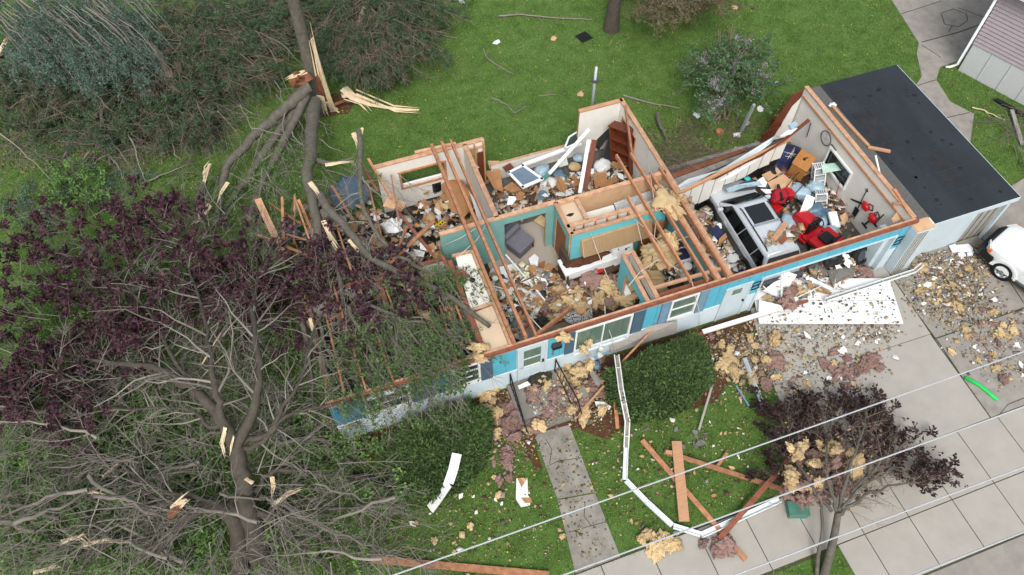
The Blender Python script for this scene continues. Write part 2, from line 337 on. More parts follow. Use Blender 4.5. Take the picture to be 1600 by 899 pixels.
def crk(p, w=.03):                                                # cracks with dirt and weeds in the worn slabs
    q = [at(*a, .0312) for a in p]
    for a, c in zip(q, q[1:]): b.beam(a, c, w*rnd.uniform(.7, 1.4), .003)
crk([(1500, 500), (1520, 506), (1560, 492), (1600, 484)], .05); crk([(1535, 505), (1530, 530), (1560, 570), (1600, 580)]); crk([(1462, 440), (1500, 470), (1545, 500)]); crk([(1560, 650), (1575, 632), (1600, 622)]); crk([(1440, 500), (1470, 540), (1500, 585), (1540, 650)], .06)
b.build('pavement_crack', M['joint']); tag(bpy.data.objects['pavement_crack'], kind='structure')
sheet('concrete_joint', [[(6.86, -10.1), (45, -10.1), (45, -6.5), (6.86, -6.5)], [(7.9, -6.5), (45, -6.5), (45, 0), (8.6, 0)], [(-30, -8.5), (7.3, -8.5), (7.3, -6.5), (-30, -6.5)]], .012, M['joint'], .01)
slabs, appr = [], []
x = -29.0
while x < 45:
    slabs.append([(x+.015, -8.4), (x+1.585, -8.4), (x+1.585, -6.55), (x+.015, -6.55)])
    if x > 5.4: appr.append([(max(x+.015, 6.85), -10.02), (x+1.585, -10.02), (x+1.585, -8.43), (max(x+.015, 6.85), -8.43)])
    x += 1.6
sheet('sidewalk', slabs, .036, M['concrete']); sheet('driveway_approach', appr, .034, M['concrete'])
sheet('front_path', [WALK1, WALK2], .032, M['walk'])
sheet('street', [[(-60, -30), (80, -30), (80, -10.08), (-60, -10.08)]], .02, M['asphalt'], .02)
b = MB()
for q in ([(-.62, -3.1), (-.2, -3.05), (.55, -3.2)], [(-.72, -5.3), (.1, -5.35), (.48, -5.4)], [(.1, -4.6), (-.1, -5.0), (.0, -5.35)], [(-.3, -2.2), (-.25, -2.6), (-.5, -3.05)]):
    for a, c in zip(q, q[1:]): b.beam((*a, .0335), (*c, .0335), .022, .003)
b.build('path_joint', M['joint']); tag(bpy.data.objects['path_joint'], kind='structure')
sheet('neighbour_path', [PATH], .03, M['concrete_old'])
b = MB()
def crk2(p, w=.04):
    q = [at(*a, .0315) for a in p]
    for a, c in zip(q, q[1:]): b.beam(a, c, w, .003)
crk2([(1408, 22), (1470, 2)]); crk2([(1440, 66), (1500, 50), (1540, 35)], .06); crk2([(1470, 20), (1476, 38), (1498, 42), (1512, 32), (1510, 22), (1490, 14), (1472, 20)]); crk2([(1440, 70), (1470, 90)]); crk2([(1430, 135), (1462, 125)]); crk2([(1475, 185), (1515, 176)]); crk2([(1482, 50), (1488, 40)]); crk2([(1496, 12), (1545, 30)])
b.build('path_crack', M['joint']); tag(bpy.data.objects['path_crack'], kind='structure')
sheet('flower_bed', [[(-6.5, -.9), (-1.2, -1.1), (-1.0, -3.1), (-.75, -3.1), (-.72, -2.2), (.8, -2.2), (1.6, -2.9), (2.4, -2.6), (5.6, -2.9), (6.6, -2.2), (7.6, -2.3), (8.3, -1.9), (8.6, -.05), (-6.5, -.05)], [(-4.6, 15.2), (-3.0, 14.9), (-2.6, 15.5), (-3.2, 16.4), (-4.6, 16.3)]], .008, M['soil'], .007)
# grass: blades over the whole lawn in view
GRASS_OUT = [HOUSE, DRIVE1, DRIVE2, DRIVE3, DRIVE4, PATH, WALK1, WALK2, [(6.75, -10.1), (80, -10.1), (80, -6.5), (6.75, -6.5)], [(.3, -8.4), (80, -8.4), (80, -6.6), (.3, -6.6)], [(-60, -8.3), (-1.0, -8.3), (-1.0, -6.65), (-60, -6.65)], [(-1, -8.2), (.5, -8.2), (.5, -6.7), (-1, -6.7)], [(-60, -40), (80, -40), (80, -10.1), (-60, -10.1)], [(23.9, 8.4), (26, 3), (40, 8), (40, 20)]]
def ground_pts(n, rs, region=((-30, -40), (1640, 940))):
    """points on the ground, even per square metre, inside what the photograph covers"""
    X = rs.rand(n, 2)*np.array([62, 46])+np.array([-26, -11])
    P = np.c_[X, np.zeros(n)]; d = P-np.array(CAM); k = F_PX/(d@np.array(fwd)); u = 800+(d@np.array(rgt))*k; v = 449.5-(d@np.array(upv))*k
    ok = (u > region[0][0]) & (u < region[1][0]) & (v > region[0][1]) & (v < region[1][1]); X = X[ok]
    for q in GRASS_OUT: X = X[~inpoly(X, q)]
    return X
def blades(X, rs, h, w, nb):
    X = np.repeat(X, nb, 0)+rs.randn(len(X)*nb, 2)*.03; n = len(X); a = rs.rand(n)*2*np.pi; d = np.c_[np.cos(a), np.sin(a)]; hh = h*(.5+rs.rand(n)); lean = rs.randn(n, 2)*.45
    V = np.zeros((n, 3, 3)); V[:, 0, :2] = X-d*w/2; V[:, 1, :2] = X+d*w/2; V[:, 2, :2] = X+lean*hh[:, None]; V[:, 2, 2] = hh
    return V.reshape(-1, 3), np.arange(n*3).reshape(n, 3)
X = ground_pts(330000, rs); V, Fc = blades(X, rs, .055, .03, 3)
g = mesh_obj('grass', np_mesh('grass', V, Fc), grass_mat()); tag(g, 'short green lawn grass around the wrecked house', 'grass', kind='stuff')
X = ground_pts(1500, rs); n = len(X); a = np.arange(5)*2*np.pi/5
keep = rs.rand(n) < .5
X = X[keep]; V = np.zeros((len(X), 5, 3)); V[:, :, 0] = X[:, :1]+.03*np.cos(a); V[:, :, 1] = X[:, 1:]+.03*np.sin(a); V[:, :, 2] = .09
dm = mat('dandelion_petals', '#d8c22f', .8, k=.8)
me = bpy.data.meshes.new('dandelions'); me.from_pydata(V.reshape(-1, 3).tolist(), [], np.arange(len(X)*5).reshape(-1, 5).tolist())
tag(mesh_obj('dandelions', me, dm), 'tiny yellow dandelion heads dotted over the lawn', 'flowers', kind='stuff')

# ------------------------------------------------------------------ neighbour's house, cut by the right edge
nh = thing('neighbour_house', 'lavender sided house on a white block base at the top right corner', 'house', (23.85, 8.21, 0), math.atan2(-.916, .4))
b = MB(); L0 = 16
b.box(0, L0, 0, 9, 0, 1.5)
for i in range(1, 18): b.box(i*.92-.02, i*.92+.02, -.03, 0, .03, 1.48)
b.build('block_base', M['block'], nh)
b = MB()
for k in range(16):
    z = 1.5+k*.18; b.hexa([(-.05, -.05, z), (L0, -.05, z), (L0, 9.05, z), (-.05, 9.05, z)], [(-.005, -.0, z+.179), (L0, -.0, z+.179), (L0, 9.0, z+.179), (-.005, 9.0, z+.179)])
b.build('lap_siding', M['lavender'], nh)
b = MB(); b.box(-.5, L0, -.5, 9.5, 4.37, 4.55); b.build('eave', M['white'], nh)
b = MB(); b.hexa([(-.55, -.55, 4.55), (L0, -.55, 4.55), (L0, 9.55, 4.55), (-.55, 9.55, 4.55)], [(3, 4.4, 6.4), (L0, 4.4, 6.4), (L0, 4.6, 6.4), (3, 4.6, 6.4)]); b.build('roof', M['shingle'], nh)
b = MB(); b.tube([(-.12, -.14, 4.4), (-.12, -.14, .35), (-.3, -.3, .18), (-.45, -.42, .14)], .06, 8); b.build('downspout', M['alum_white'], nh, smooth=True)
# ------------------------------------------------------------------ the wrecked house with its garage
H, FZ = 2.73, .32
house = thing('damaged_house', 'long blue and white bungalow with its roof torn off and rooms laid open', 'house')
def wall(name, p0, p1, z0, z1, th, m, holes=(), plate=True, pm='plate', parent=house, plabel=None):
    """m: (side towards -n, side towards +n); n is left of p0 -> p1"""
    a, c = Vector((*p0, 0)), Vector((*p1, 0)); d = c-a; L = d.length; d /= L; n = Vector((-d.y, d.x, 0)); b = MB()
    def seg(u0, u1, za, zb):
        if u1-u0 < .01 or zb-za < .01: return
        q = [a+d*u0-n*th/2, a+d*u1-n*th/2, a+d*u1+n*th/2, a+d*u0+n*th/2]
        b.hexa([(p.x, p.y, za) for p in q], [(p.x, p.y, zb) for p in q], mis=[2, 2, 0, 2, 1, 2])
    u = 0
    for (h0, h1, za, zb) in sorted(holes):
        seg(u, h0, z0, z1); seg(h0, h1, z0, za); seg(h0, h1, zb, z1); u = h1
    seg(u, L, z0, z1)
    o = b.build(name, [M[m[0]], M[m[1]], M['plate']], parent)
    if plate:
        t = MB(); off = .055
        t.beam(a-d*.02+Vector((0, 0, z1+.032)), c+d*.02+Vector((0, 0, z1+.032)), th+off, .06); t.build('top_plate', M[pm], o)
    return o
def bars(name, items, m, parent=house):
    for it in items:
        b = MB()
        (b.box if len(it) == 6 else b.beam)(*it); b.build(name, M[m], parent)
def joist(x0, y0, x1, y1, z=2.88, w=.07, h=.17, m='lumber', z1=None, parent=house):
    b = MB(); b.beam((x0, y0, z), (x1, y1, z1 if z1 is not None else z), w, h); return b.build('ceiling_joist', M[m], parent)
# floors
def floor(name, x0, x1, y0, y1, m, z=FZ):
    b = MB(); b.box(x0, x1, y0, y1, .02, z); return b.build(name, M[m], house)
floor('bedroom_floor', -6.5, -1.55, .12, 8.8, 'dark_floor', .18)
floor('bedroom_floor', -1.55, .5, 5.1, 8.8, 'dark_floor')
floor('hall_floor', -1.55, .1, .12, 5.1, 'dark_floor', .3)
floor('living_room_floor', .1, 2.74, .12, 5.1, 'carpet'); floor('living_room_floor', .55, 2.74, 5.1, 8.8, 'grey_floor')
b = MB(); b.box(.6, 2.7, 5.06, 6.3, FZ+.001, FZ+.005); b.build('carpet_strip', M['carpet'], house)
b = MB(); b.prism([(1.3, 1.6, FZ), (2.9, 1.7, FZ), (2.95, 3.4, FZ), (2.1, 3.7, FZ), (1.5, 3.2, FZ)], (0, 0, .006)); b.build('bare_subfloor', M['subfloor'], house)
floor('kitchen_floor', 2.74, 6.45, .12, 3.5, 'grey_floor'); floor('bathroom_floor', 2.74, 7.05, 3.5, 5.0, 'grey_floor'); floor('back_bedroom_floor', 2.74, 7.05, 5.0, 9.0, 'grey_floor')
b = MB(); b.box(7.15, 14.3, .1, 7.1, .02, .05); b.build('garage_floor', M['grey_floor'], house)
# ---- front wall
FW = [(-5.49, -4.2, 1.3, 2.25), (-2.55, -1.85, 1.35, 2.42), (-.45, .45, FZ, 2.4), (1.55, 3.45, .95, 2.42), (5.0, 5.88, 1.32, 2.42), (7.1, 8.0, .05, 2.08), (8.47, 13.8, .03, 2.1)]
fwall = wall('front_wall', (-6.6, .07), (14.4, .07), .02, 2.6, .12, ('siding', 'drywall'), [(a+6.6, c+6.6, z0, z1) for a, c, z0, z1 in FW], plate=False)
b = MB(); b.box(-6.68, 14.45, -.045, .03, 2.602, 2.75); b.build('fascia_board', M['lumber_red'], fwall)
b = MB()
x = -6.65
while x < 14.4:
    x2 = min(x+rnd.uniform(2.2, 3.8), 14.43); b.box(x, x2-.01, .033, .135, 2.602, 2.70+rnd.uniform(0, .012)); x = x2
b.build('top_plate', M['plate'], fwall)
b = MB(); b.box(-6.6, -.6, -.03, .0085, 2.53, 2.598); b.box(.6, 3.4, -.03, .0085, 2.545, 2.598); b.box(3.41, 14.3, -.03, .0085, 2.52, 2.598); b.build('frieze_board', M['grey_panel'], fwall)
def laps(x0, x1, z0, z1, y=.0, parent=fwall, m='siding'):
    b = MB(); z = z0
    while z < z1-.01:
        t = min(z+.115, z1); b.hexa([(x0, y-.024, z), (x1, y-.024, z), (x1, y+.008, z), (x0, y+.008, z)], [(x0, y-.008, t), (x1, y-.008, t), (x1, y+.008, t), (x0, y+.008, t)]); z = t
    return b.build('lower_siding', M[m], parent)
def boards(x0, x1, z0, z1, m, y=0.0, step=.42, parent=fwall):
    b = MB(); x = x0
    while x < x1-.02:
        t = min(x+step, x1)
        if x1-t < .08: t = x1
        b.box(x+.007, t-.007, y-.016, y+.008, z0, z1); x = t
    return b.build('blue_boards', m, parent)
M['blue'] = mat('blue_wall_boards', '#59afc9', .6, scale=2.5, var=.09, k=.85, island=.06)
M['blue_faded'] = mat('dull_blue_wall_boards', '#3f7f97', .7, scale=3, var=.2, k=.8)
for x0, x1 in ((-6.6, -.53), (.53, 7.02)): laps(x0, x1, .1, 1.15)
laps(8.02, 8.45, .1, 1.2)
b = MB(); b.box(-6.6, 7.0, -.03, .008, 1.151, 1.185); b.build('belt_trim', M['white'], fwall)
boards(-6.6, -5.55, 1.2, 2.53, M['blue_faded']); boards(-4.1, -2.72, 1.2, 2.53, M['blue_faded'])
for x0, x1 in ((-1.36, -.54), (.55, 1.13), (4.0, 4.54), (6.33, 7.03)): boards(x0, x1, 1.19, 2.52, M['blue'])
boards(7.03, 8.45, 2.12, 2.52, M['blue']); boards(8.02, 8.45, 1.24, 2.12, M['blue']); boards(8.45, 13.82, 2.14, 2.52, M['blue'], step=.62); boards(13.86, 14.22, 1.25, 2.52, M['blue']); laps(13.86, 14.2, .06, 1.24)
def window(x0, x1, z0, z1, rails=(), muls=(), glass='glass', label=None, sill=True):
    b = MB(); f = .075; y0, y1 = -.045, .06
    b.box(x0-f, x0, y0, y1, z0-f, z1+f); b.box(x1, x1+f, y0, y1, z0-f, z1+f); b.box(x0, x1, y0, y1, z0-f, z0); b.box(x0, x1, y0, y1, z1, z1+f)
    for z in rails: b.box(x0, x1, -.03, .045, z-.02, z+.02)
    for x in muls: b.box(x-.022, x+.022, -.032, .047, z0, z1)
    w = b.build('window', M['white'], fwall)
    if label: w['label'] = label
    g = MB(); g.box(x0, x1, .0, .012, z0, z1); g.build('window_glass', M[glass], w)
    return w
window(-5.49, -4.2, 1.3, 2.25, rails=(1.8,)); window(-2.55, -1.85, 1.35, 2.42, rails=(1.7, 2.08))
window(1.55, 3.45, .95, 2.42, muls=(2.5,), glass='curtained_glass' if 'curtained_glass' in M else 'curtain_glass', label='wide picture window of two panes'); window(5.0, 5.88, 1.32, 2.42, rails=(1.87,), glass='curtain_glass')
def shutter(x0, x1, z0, z1, m='slate'):
    b = MB(); b.box(x0, x1, -.052, -.018, z0, z1); b.box(x0, x0+.05, -.062, -.05, z0, z1); b.box(x1-.05, x1, -.062, -.05, z0, z1)
    for z in (z0, (z0+z1)/2-.03, z1-.06): b.box(x0+.05, x1-.05, -.062, -.05, z, z+.06)
    z = z0+.08
    while z < z1-.08: b.box(x0+.05, x1-.05, -.058, -.05, z, z+.012); z += .04
    b.build('shutter', M[m], fwall)
shutter(-1.76, -1.38, 1.22, 2.52); shutter(1.14, 1.47, 1.2, 2.52); shutter(3.55, 3.96, 1.2, 2.52); shutter(4.56, 4.9, 1.2, 2.52, 'slate_pale'); shutter(5.98, 6.32, 1.2, 2.52, 'slate_pale'); shutter(-4.1, -3.7, 1.22, 2.5)
# front storm door
b = MB(); b.box(-.52, -.44, -.05, .05, FZ, 2.5); b.box(.44, .52, -.05, .05, FZ, 2.5); b.box(-.44, .44, -.05, .05, 2.42, 2.5)
b.box(-.44, -.3, -.03, .02, FZ, 2.42); b.box(.3, .44, -.03, .02, FZ, 2.42); b.box(-.3, .3, -.03, .02, FZ, 1.12); b.box(-.3, .3, -.03, .02, 2.26, 2.42); b.box(-.3, .3, -.028, .018, 1.66, 1.71)
for x0, x1 in ((-.29, -.04), (.04, .29)):
    for u in ((x0, x1, .5, .53), (x0, x1, .97, 1.0), (x0, x0+.025, .53, .97), (x1-.025, x1, .53, .97)): b.box(u[0], u[1], -.04, -.029, u[2], u[3])
dr = b.build('front_door', M['siding'], fwall); b = MB(); b.box(-.3, .3, -.01, .0, 1.12, 2.26); b.build('door_glass', M['curtain_glass'], dr)
b = MB(); b.box(.35, .41, -.07, -.03, 1.22, 1.38); b.build('handle', M['black'], dr)
# side door
b = MB(); b.box(7.03, 7.1, -.05, .05, .05, 2.12); b.box(8.0, 8.07, -.05, .05, .05, 2.12); b.box(7.1, 8.0, -.05, .05, 2.06, 2.12); b.box(7.1, 8.0, -.028, .02, .05, 1.55); b.box(7.1, 7.35, -.028, .02, 1.55, 2.06); b.box(7.72, 8.0, -.028, .02, 1.55, 2.06); b.box(7.35, 7.72, -.028, .02, 1.9, 2.06)
dr = b.build('side_door', M['siding'], fwall); b = MB(); b.box(7.35, 7.72, -.012, .0, 1.55, 1.9); b.build('door_glass', M['curtain_glass'], dr)
b = MB(); b.disc((7.92, -.1, 1.05), .04, (0, 1, 0), .08, 10); b.build('handle', M['black'], dr)
# garage opening trim, ornaments, mail box, door bell
b = MB(); b.box(8.4, 8.49, -.05, .13, .03, 2.14); b.box(13.78, 13.87, -.05, .13, .03, 2.14); b.box(8.49, 13.78, -.05, .13, 2.08, 2.14); b.build('garage_door_frame', M['siding'], fwall)
b = MB(); b.box(13.56, 13.8, .13, .6, .05, 2.05); b.build('track_jamb', M['siding'], fwall)
def scroll(x, z):
    b = MB()
    for s in (-1, 1): b.tube([(x+.16*math.cos(t), -.05, z+s*.12+.11*math.sin(t)) for t in [i*math.pi/8 for i in range(17)]], .014, 5); b.tube([(x-.2, -.05, z+s*.2), (x+.2, -.05, z+s*.2)], .014, 5)
    b.tube([(x-.2, -.05, z), (x+.2, -.05, z)], .014, 5); b.build('iron_scroll', M['iron'], fwall)
scroll(8.24, 1.78); scroll(14.03, 1.75)
b = MB(); b.box(.66, .98, -.16, -.02, 1.95, 2.12); b.prism([(.66, -.16, 2.12), (.66, -.02, 2.2), (.66, -.02, 2.12)], (.32, 0, 0)); b.build('mail_box', M['black'], fwall)
for z in (1.5, 1.62, 1.74): b = MB(); b.disc((.72, -.03, z), .035, (0, -1, 0), .03, 10); b.build('round_plaque', M['steel'], fwall)
# ---- outer walls
wall('left_wall', (-6.54, .14), (-6.54, 5.3), .02, 1.5, .12, ('siding', 'drywall')); 
b = MB(); p0, p1 = at(402, 312, 2.75), at(445, 405, 2.2); b.beam(p0, p1, .2, .1, 0, roll=.2); b.beam(p0+Vector((.11, 0, .0)), p1+Vector((.11, 0, 0)), .06, .13); b.build('broken_left_plate', M['plate'], house)
wall('back_wall', (1.3, 8.85), (-2.9, 8.85), .02, H, .12, ('siding', 'drywall'), [(1.3+.28, 1.3+2.02, 1.38, 2.16), ], pm='plate')
b = MB()
for u in ((-2.1, -.25, 1.28, 1.36), (-2.1, -.25, 2.17, 2.24), (-2.1, -2.02, 1.36, 2.17), (-.33, -.25, 1.36, 2.17)): b.box(u[0], u[1], 8.74, 8.93, u[2], u[3])
bw = b.build('back_window_frame', M['lumber'], house); b = MB(); b.box(-2.0, -.34, 8.8, 8.9, 1.365, 1.46); b.box(-2.0, -.34, 8.82, 8.87, 2.11, 2.165); b.build('window_sill', M['white'], bw)
bars('wall_insulation', [(.64, .89, 8.76, 8.78, .4, 2.5), (.93, 1.05, 8.76, 8.78, .4, 2.5)], 'ins_y')
bars('wall_stud', [(.6, .64, 8.7, 8.79, .35, 2.73), (.89, .93, 8.7, 8.79, .35, 2.73), (1.24, 1.3, 8.66, 8.79, .35, 2.73), (.64, 1.24, 8.7, 8.79, 2.5, 2.54)], 'board')
b = MB(); b.box(1.0, 1.24, 8.72, 8.785, .4, 2.2); b.build('brown_panel', M['mahogany'], house)
# back bedroom
wall('back_wall', (7.1, 9.0), (5.3, 9.0), .02, H, .12, ('siding', 'drywall'), plate=True, pm='board')
wall('back_wall', (5.3, 9.0), (1.6, 9.0), .02, 1.05, .12, ('siding', 'drywall'), plate=False)
wall('bedroom_side_wall', (7.1, 3.4), (7.1, 9.06), .02, H, .12, ('siding', 'drywall'), [(3.95, 5.2, 1.25, 2.2)])
b = MB()
for u in ((7.32, 8.63, 1.17, 1.25), (7.32, 8.63, 2.2, 2.27), (7.32, 7.39, 1.25, 2.2), (8.56, 8.63, 1.25, 2.2)): b.box(7.0, 7.18, u[0], u[1], u[2], u[3])
w = b.build('bedroom_window', M['board'], house); b = MB(); b.box(7.06, 7.11, 7.39, 7.46, 1.25, 2.2); b.box(7.06, 7.11, 7.46, 8.56, 1.25, 1.32); b.build('window_sash', M['white'], w); b = MB(); b.box(7.08, 7.09, 7.46, 8.56, 1.32, 2.2); b.build('window_glass', M['glass'], w)
# inner walls
wall('inner_wall', (.55, 5.1), (.55, 8.79), FZ, H, .12, ('drywall', 'drywall'))
wall('inner_wall', (-1.55, 5.05), (2.74, 5.05), FZ, H, .11, ('teal', 'drywall'), [(2.35, 3.95, FZ, 2.36)])
wall('inner_wall', (2.74, 3.5), (2.74, 5.0), FZ, H, .11, ('drywall', 'teal'), [(.3, 1.25, FZ, 2.3)])
b = MB(); b.box(2.72, 2.76, 3.82, 4.74, FZ, 2.3); dd = b.build('closet_door', M['brown_door'], house)
wall('inner_wall', (2.74, 3.5), (6.4, 3.5), FZ, H, .09, ('aqua', 'drywall')); wall('inner_wall', (2.74, 3.86), (5.1, 3.86), FZ, H, .09, ('drywall', 'drywall'))
bars('wall_stud', [(x, x+.05, 3.56, 3.8, 2.2, H) for x in (2.95, 3.3, 3.75, 4.2, 4.6, 5.0)], 'lumber')
wall('inner_wall', (2.8, 5.0), (7.04, 5.0), FZ, H, .1, ('drywall_back', 'drywall')); wall('inner_wall', (3.5, 3.92), (3.5, 4.94), FZ, H, .09, ('drywall', 'drywall'))
b = MB(); b.prism([(2.82, 3.93, 2.6), (3.44, 3.93, 2.6), (3.44, 4.94, 2.6), (2.82, 4.94, 2.6)], (0, 0, .02)); c = b.build('closet_ceiling', M['ceil_board'], house)
b = MB(); b.prism([(3.08+.14*math.cos(t)*(1+.3*math.sin(3*t)), 4.42+.07*math.sin(t), 2.6215) for t in [i*.52 for i in range(12)]], (0, 0, .003)); b.build('torn_hole', M['black'], c)
b = MB(); b.box(3.56, 4.6, 4.93, 4.945, FZ, H-.05); b.build('bathroom_wall_board', M['drywall_back'], house)
b = MB(); b.hexa([(3.7, 4.0, 1.2), (5.15, 4.0, 1.15), (5.0, 4.86, 1.9), (3.7, 4.86, 1.9)], [(3.7, 3.98, 1.22), (5.15, 3.98, 1.17), (5.0, 4.84, 1.92), (3.7, 4.84, 1.92)]); b.build('tub_surround', M['drywall'], house)
b = MB(); b.hexa([(5.16, 4.0, 1.2), (6.3, 4.1, 1.3), (6.9, 4.9, 2.1), (5.03, 4.9, 1.95)], [(5.16, 3.98, 1.22), (6.3, 4.08, 1.32), (6.9, 4.88, 2.12), (5.03, 4.88, 1.97)]); b.build('wallpapered_panel', M['paper_wall'], house)
b = MB(); b.prism([(4.95, 3.56, 2.62), (6.55, 3.56, 2.62), (7.02, 3.75, 2.62), (7.02, 4.1, 2.62), (5.3, 4.0, 2.62), (5.1, 3.95, 2.62)], (0, 0, .02)); b.build('torn_ceiling_board', M['ceil_board'], house)
# garage divider: two plates with an open cavity
wall('divider_wall', (6.66, .14), (6.66, 3.45), FZ, H, .1, ('drywall', 'aqua'), [(1.05, 2.65, .9, 2.25)]); wall('divider_wall', (7.1, .14), (7.1, 3.38), .03, H, .1, ('drywall', 'drywall'))
b = MB(); b.box(6.72, 7.04, .2, 3.4, 1.9, 2.35); b.build('cavity_insulation', M['ins_p'], house)
# kitchen partition
wall('kitchen_partition', (4.06, .14), (4.06, 2.08), FZ, H, .09, ('drywall', 'aqua'), [(.35, 1.5, .95, 2.3)]); wall('kitchen_partition', (4.42, .14), (4.42, 2.1), FZ, H, .09, ('drywall', 'drywall'), [(.3, 1.8, .5, 2.3)])
bars('blocking', [((4.01, 2.1, H), (4.47, 2.12, H), .09, .1), ((4.1, 1.05, H+.02), (4.38, 1.05, H+.02), .09, .05), ((4.44, .52, H+.01), (7.02, .47, H+.01), .1, .1)], 'plate')
b = MB(); b.box(4.46, 6.6, .14, .42, 2.45, 2.5); b.build('soffit_bottom', M['lumber_red'], house)
# long joists left
joist(-.65, 9.1, -.61, .05, w=.11, h=.17); joist(-.25, 9.1, -.19, .1, w=.1, h=.17); joist(.09, 9.08, .13, .06, w=.075, h=.17)
for x, y0, y1 in ((5.24, 4.3, 1.0), (5.68, 6.3, .3), (6.22, 6.2, .15), (6.5, 5.1, .1), (6.92, 5.2, .05)): joist(x-.02, y0, x+.02, y1, z=2.84)
joist(7.08, 8.6, 6.3, 6.3, z=2.75)
# hall ceiling left in place between two plates
wall('hall_wall', (-.68, .14), (-.68, 4.0), FZ, H-.02, .1, ('drywall', 'drywall')); wall('hall_wall', (-1.55, .14), (-1.55, 3.9), FZ, H-.1, .1, ('drywall', 'drywall'), pm='lumber_red')
b = MB(); b.prism([(-1.48, 1.85, 2.6), (-.75, 1.9, 2.6), (-.75, 4.0, 2.6), (-1.3, 4.05, 2.6)], (0, 0, .02)); c1 = b.build('hall_ceiling', M['drywall'], house)
b = MB(); b.prism([(-1.48, .15, 2.6), (-.75, .15, 2.6), (-.75, 1.75, 2.6), (-1.48, 1.7, 2.6)], (0, 0, .02)); b.build('hall_ceiling', M['ceil_board'], house)
bars('blocking', [((-1.5, 1.78, 2.66), (-.73, 1.82, 2.66), .09, .09), ((-1.4, 4.08, 2.66), (-.7, 4.05, 2.66), .09, .09)], 'plate')
b = MB(); p = at(738, 438, 2.62); b.disc((p.x, p.y, 2.62), .1, (0, 0, 1), .006, 14); b.build('ceiling_hole', M['black'], c1)
# rooms under the fallen trees: joists still spanning
for x, y0, y1 in ((-1.9, 3.5, .05), (-2.35, 2.6, .1), (-3.0, 3.0, .05), (-3.8, 4.2, .0), (-4.6, 3.9, .1), (-5.4, 4.6, .1), (-6.1, 5.0, .1), (-2.6, 8.6, 6.2), (-3.4, 8.6, 5.2), (-5.8, 8.6, 4.6), (-4.9, 8.3, 4.5)):
    joist(x+rnd.uniform(-.2, .2), y0, x+rnd.uniform(-.15, .15), y1, z=2.6+rnd.uniform(-.5, .1), z1=2.7, w=.06, h=.14)
wall('inner_wall', (-6.4, 4.4), (-1.6, 4.4), .18, 2.2, .1, ('drywall', 'drywall'), pm='lumber_red'); wall('inner_wall', (-4.0, .2), (-4.0, 4.3), .18, 2.3, .1, ('drywall', 'drywall'), pm='lumber_red')
# ---- garage walls
wall('garage_side_wall', (14.33, .14), (14.33, 7.2), .03, H, .12, ('white', 'drywall'), [(3.15, 4.55, .95, 1.75)], pm='plate')
b = MB()
for u in ((3.23, 4.75, .85, .95), (3.23, 4.75, 1.75, 1.83), (3.23, 3.29, .95, 1.75), (4.69, 4.75, .95, 1.75)): b.box(14.2, 14.41, u[0], u[1], u[2], u[3])
w = b.build('garage_window', M['white'], house); b = MB(); b.box(14.33, 14.34, 3.29, 4.69, .95, 1.75); b.build('window_glass', M['glass'], w)
b = MB(); b.box(14.22, 14.27, .2, 7.1, 2.32, 2.42); b.build('wall_cleat', M['board'], house)
# back wall of the garage leaning in, its panels still on it
b = MB(); a0, a1 = at(1062, 303, 2.25), at(1232, 219, 2.25); g0, g1 = Vector((a0.x+.05, a0.y+.1, .05)), Vector((a1.x+.05, a1.y+.1, .05))
N_ = 9
for i in range(N_):
    t0, t1 = i/N_+.004, (i+1)/N_-.004
    lo = .1 if i < 4 else -.02
    A, B_, Cc, D = a0.lerp(a1, t0), a0.lerp(a1, t1), g0.lerp(g1, t0), g0.lerp(g1, t1); k0, k1 = lo+rnd.uniform(-.05, .05), lo+rnd.uniform(-.05, .05)
    A2, B2 = A.lerp(Cc, .03), B_.lerp(D, .03); C2, D2 = A.lerp(Cc, .5+k0), B_.lerp(D, .5+k1); b.prism([A2, B2, D2, C2], (0, .03, .01))
gb = b.build('garage_back_wall', M['drywall'], house); gb['label'] = 'garage back wall leaning inward with beige panels'
b = MB(); b.beam(a0+Vector((-.1, 0, .03)), a1+Vector((.05, 0, .03)), .12, .09); b.build('top_plate', M['board'], gb)
b = MB(); b.prism([g0+Vector((0, .14, 0)), g1+Vector((0, .14, 0)), a1+Vector((0, .12, -.1)), a0+Vector((0, .12, -.1))], (0, .04, .01)); b.build('outer_sheathing', M['black'], gb)
# corner panel still standing
b = MB(); b.prism([(12.95, 7.15, .05), (14.2, 7.15, .05), (14.2, 7.15, 2.7), (13.75, 7.15, 2.55)], (0, .04, 0)); b.build('corner_sheathing', M['mahogany'], house)
b = MB(); b.prism([(13.5, 7.1, .05), (14.2, 7.1, .05), (14.2, 7.1, 2.3), (13.9, 7.1, 1.9)], (0, .03, 0)); b.build('corner_board', M['drywall'], house)
# white foundation edge behind
b = MB(); b.box(7.16, 14.3, 7.1, 7.25, .0, .12); b.build('foundation_edge', M['concrete_old'], house)
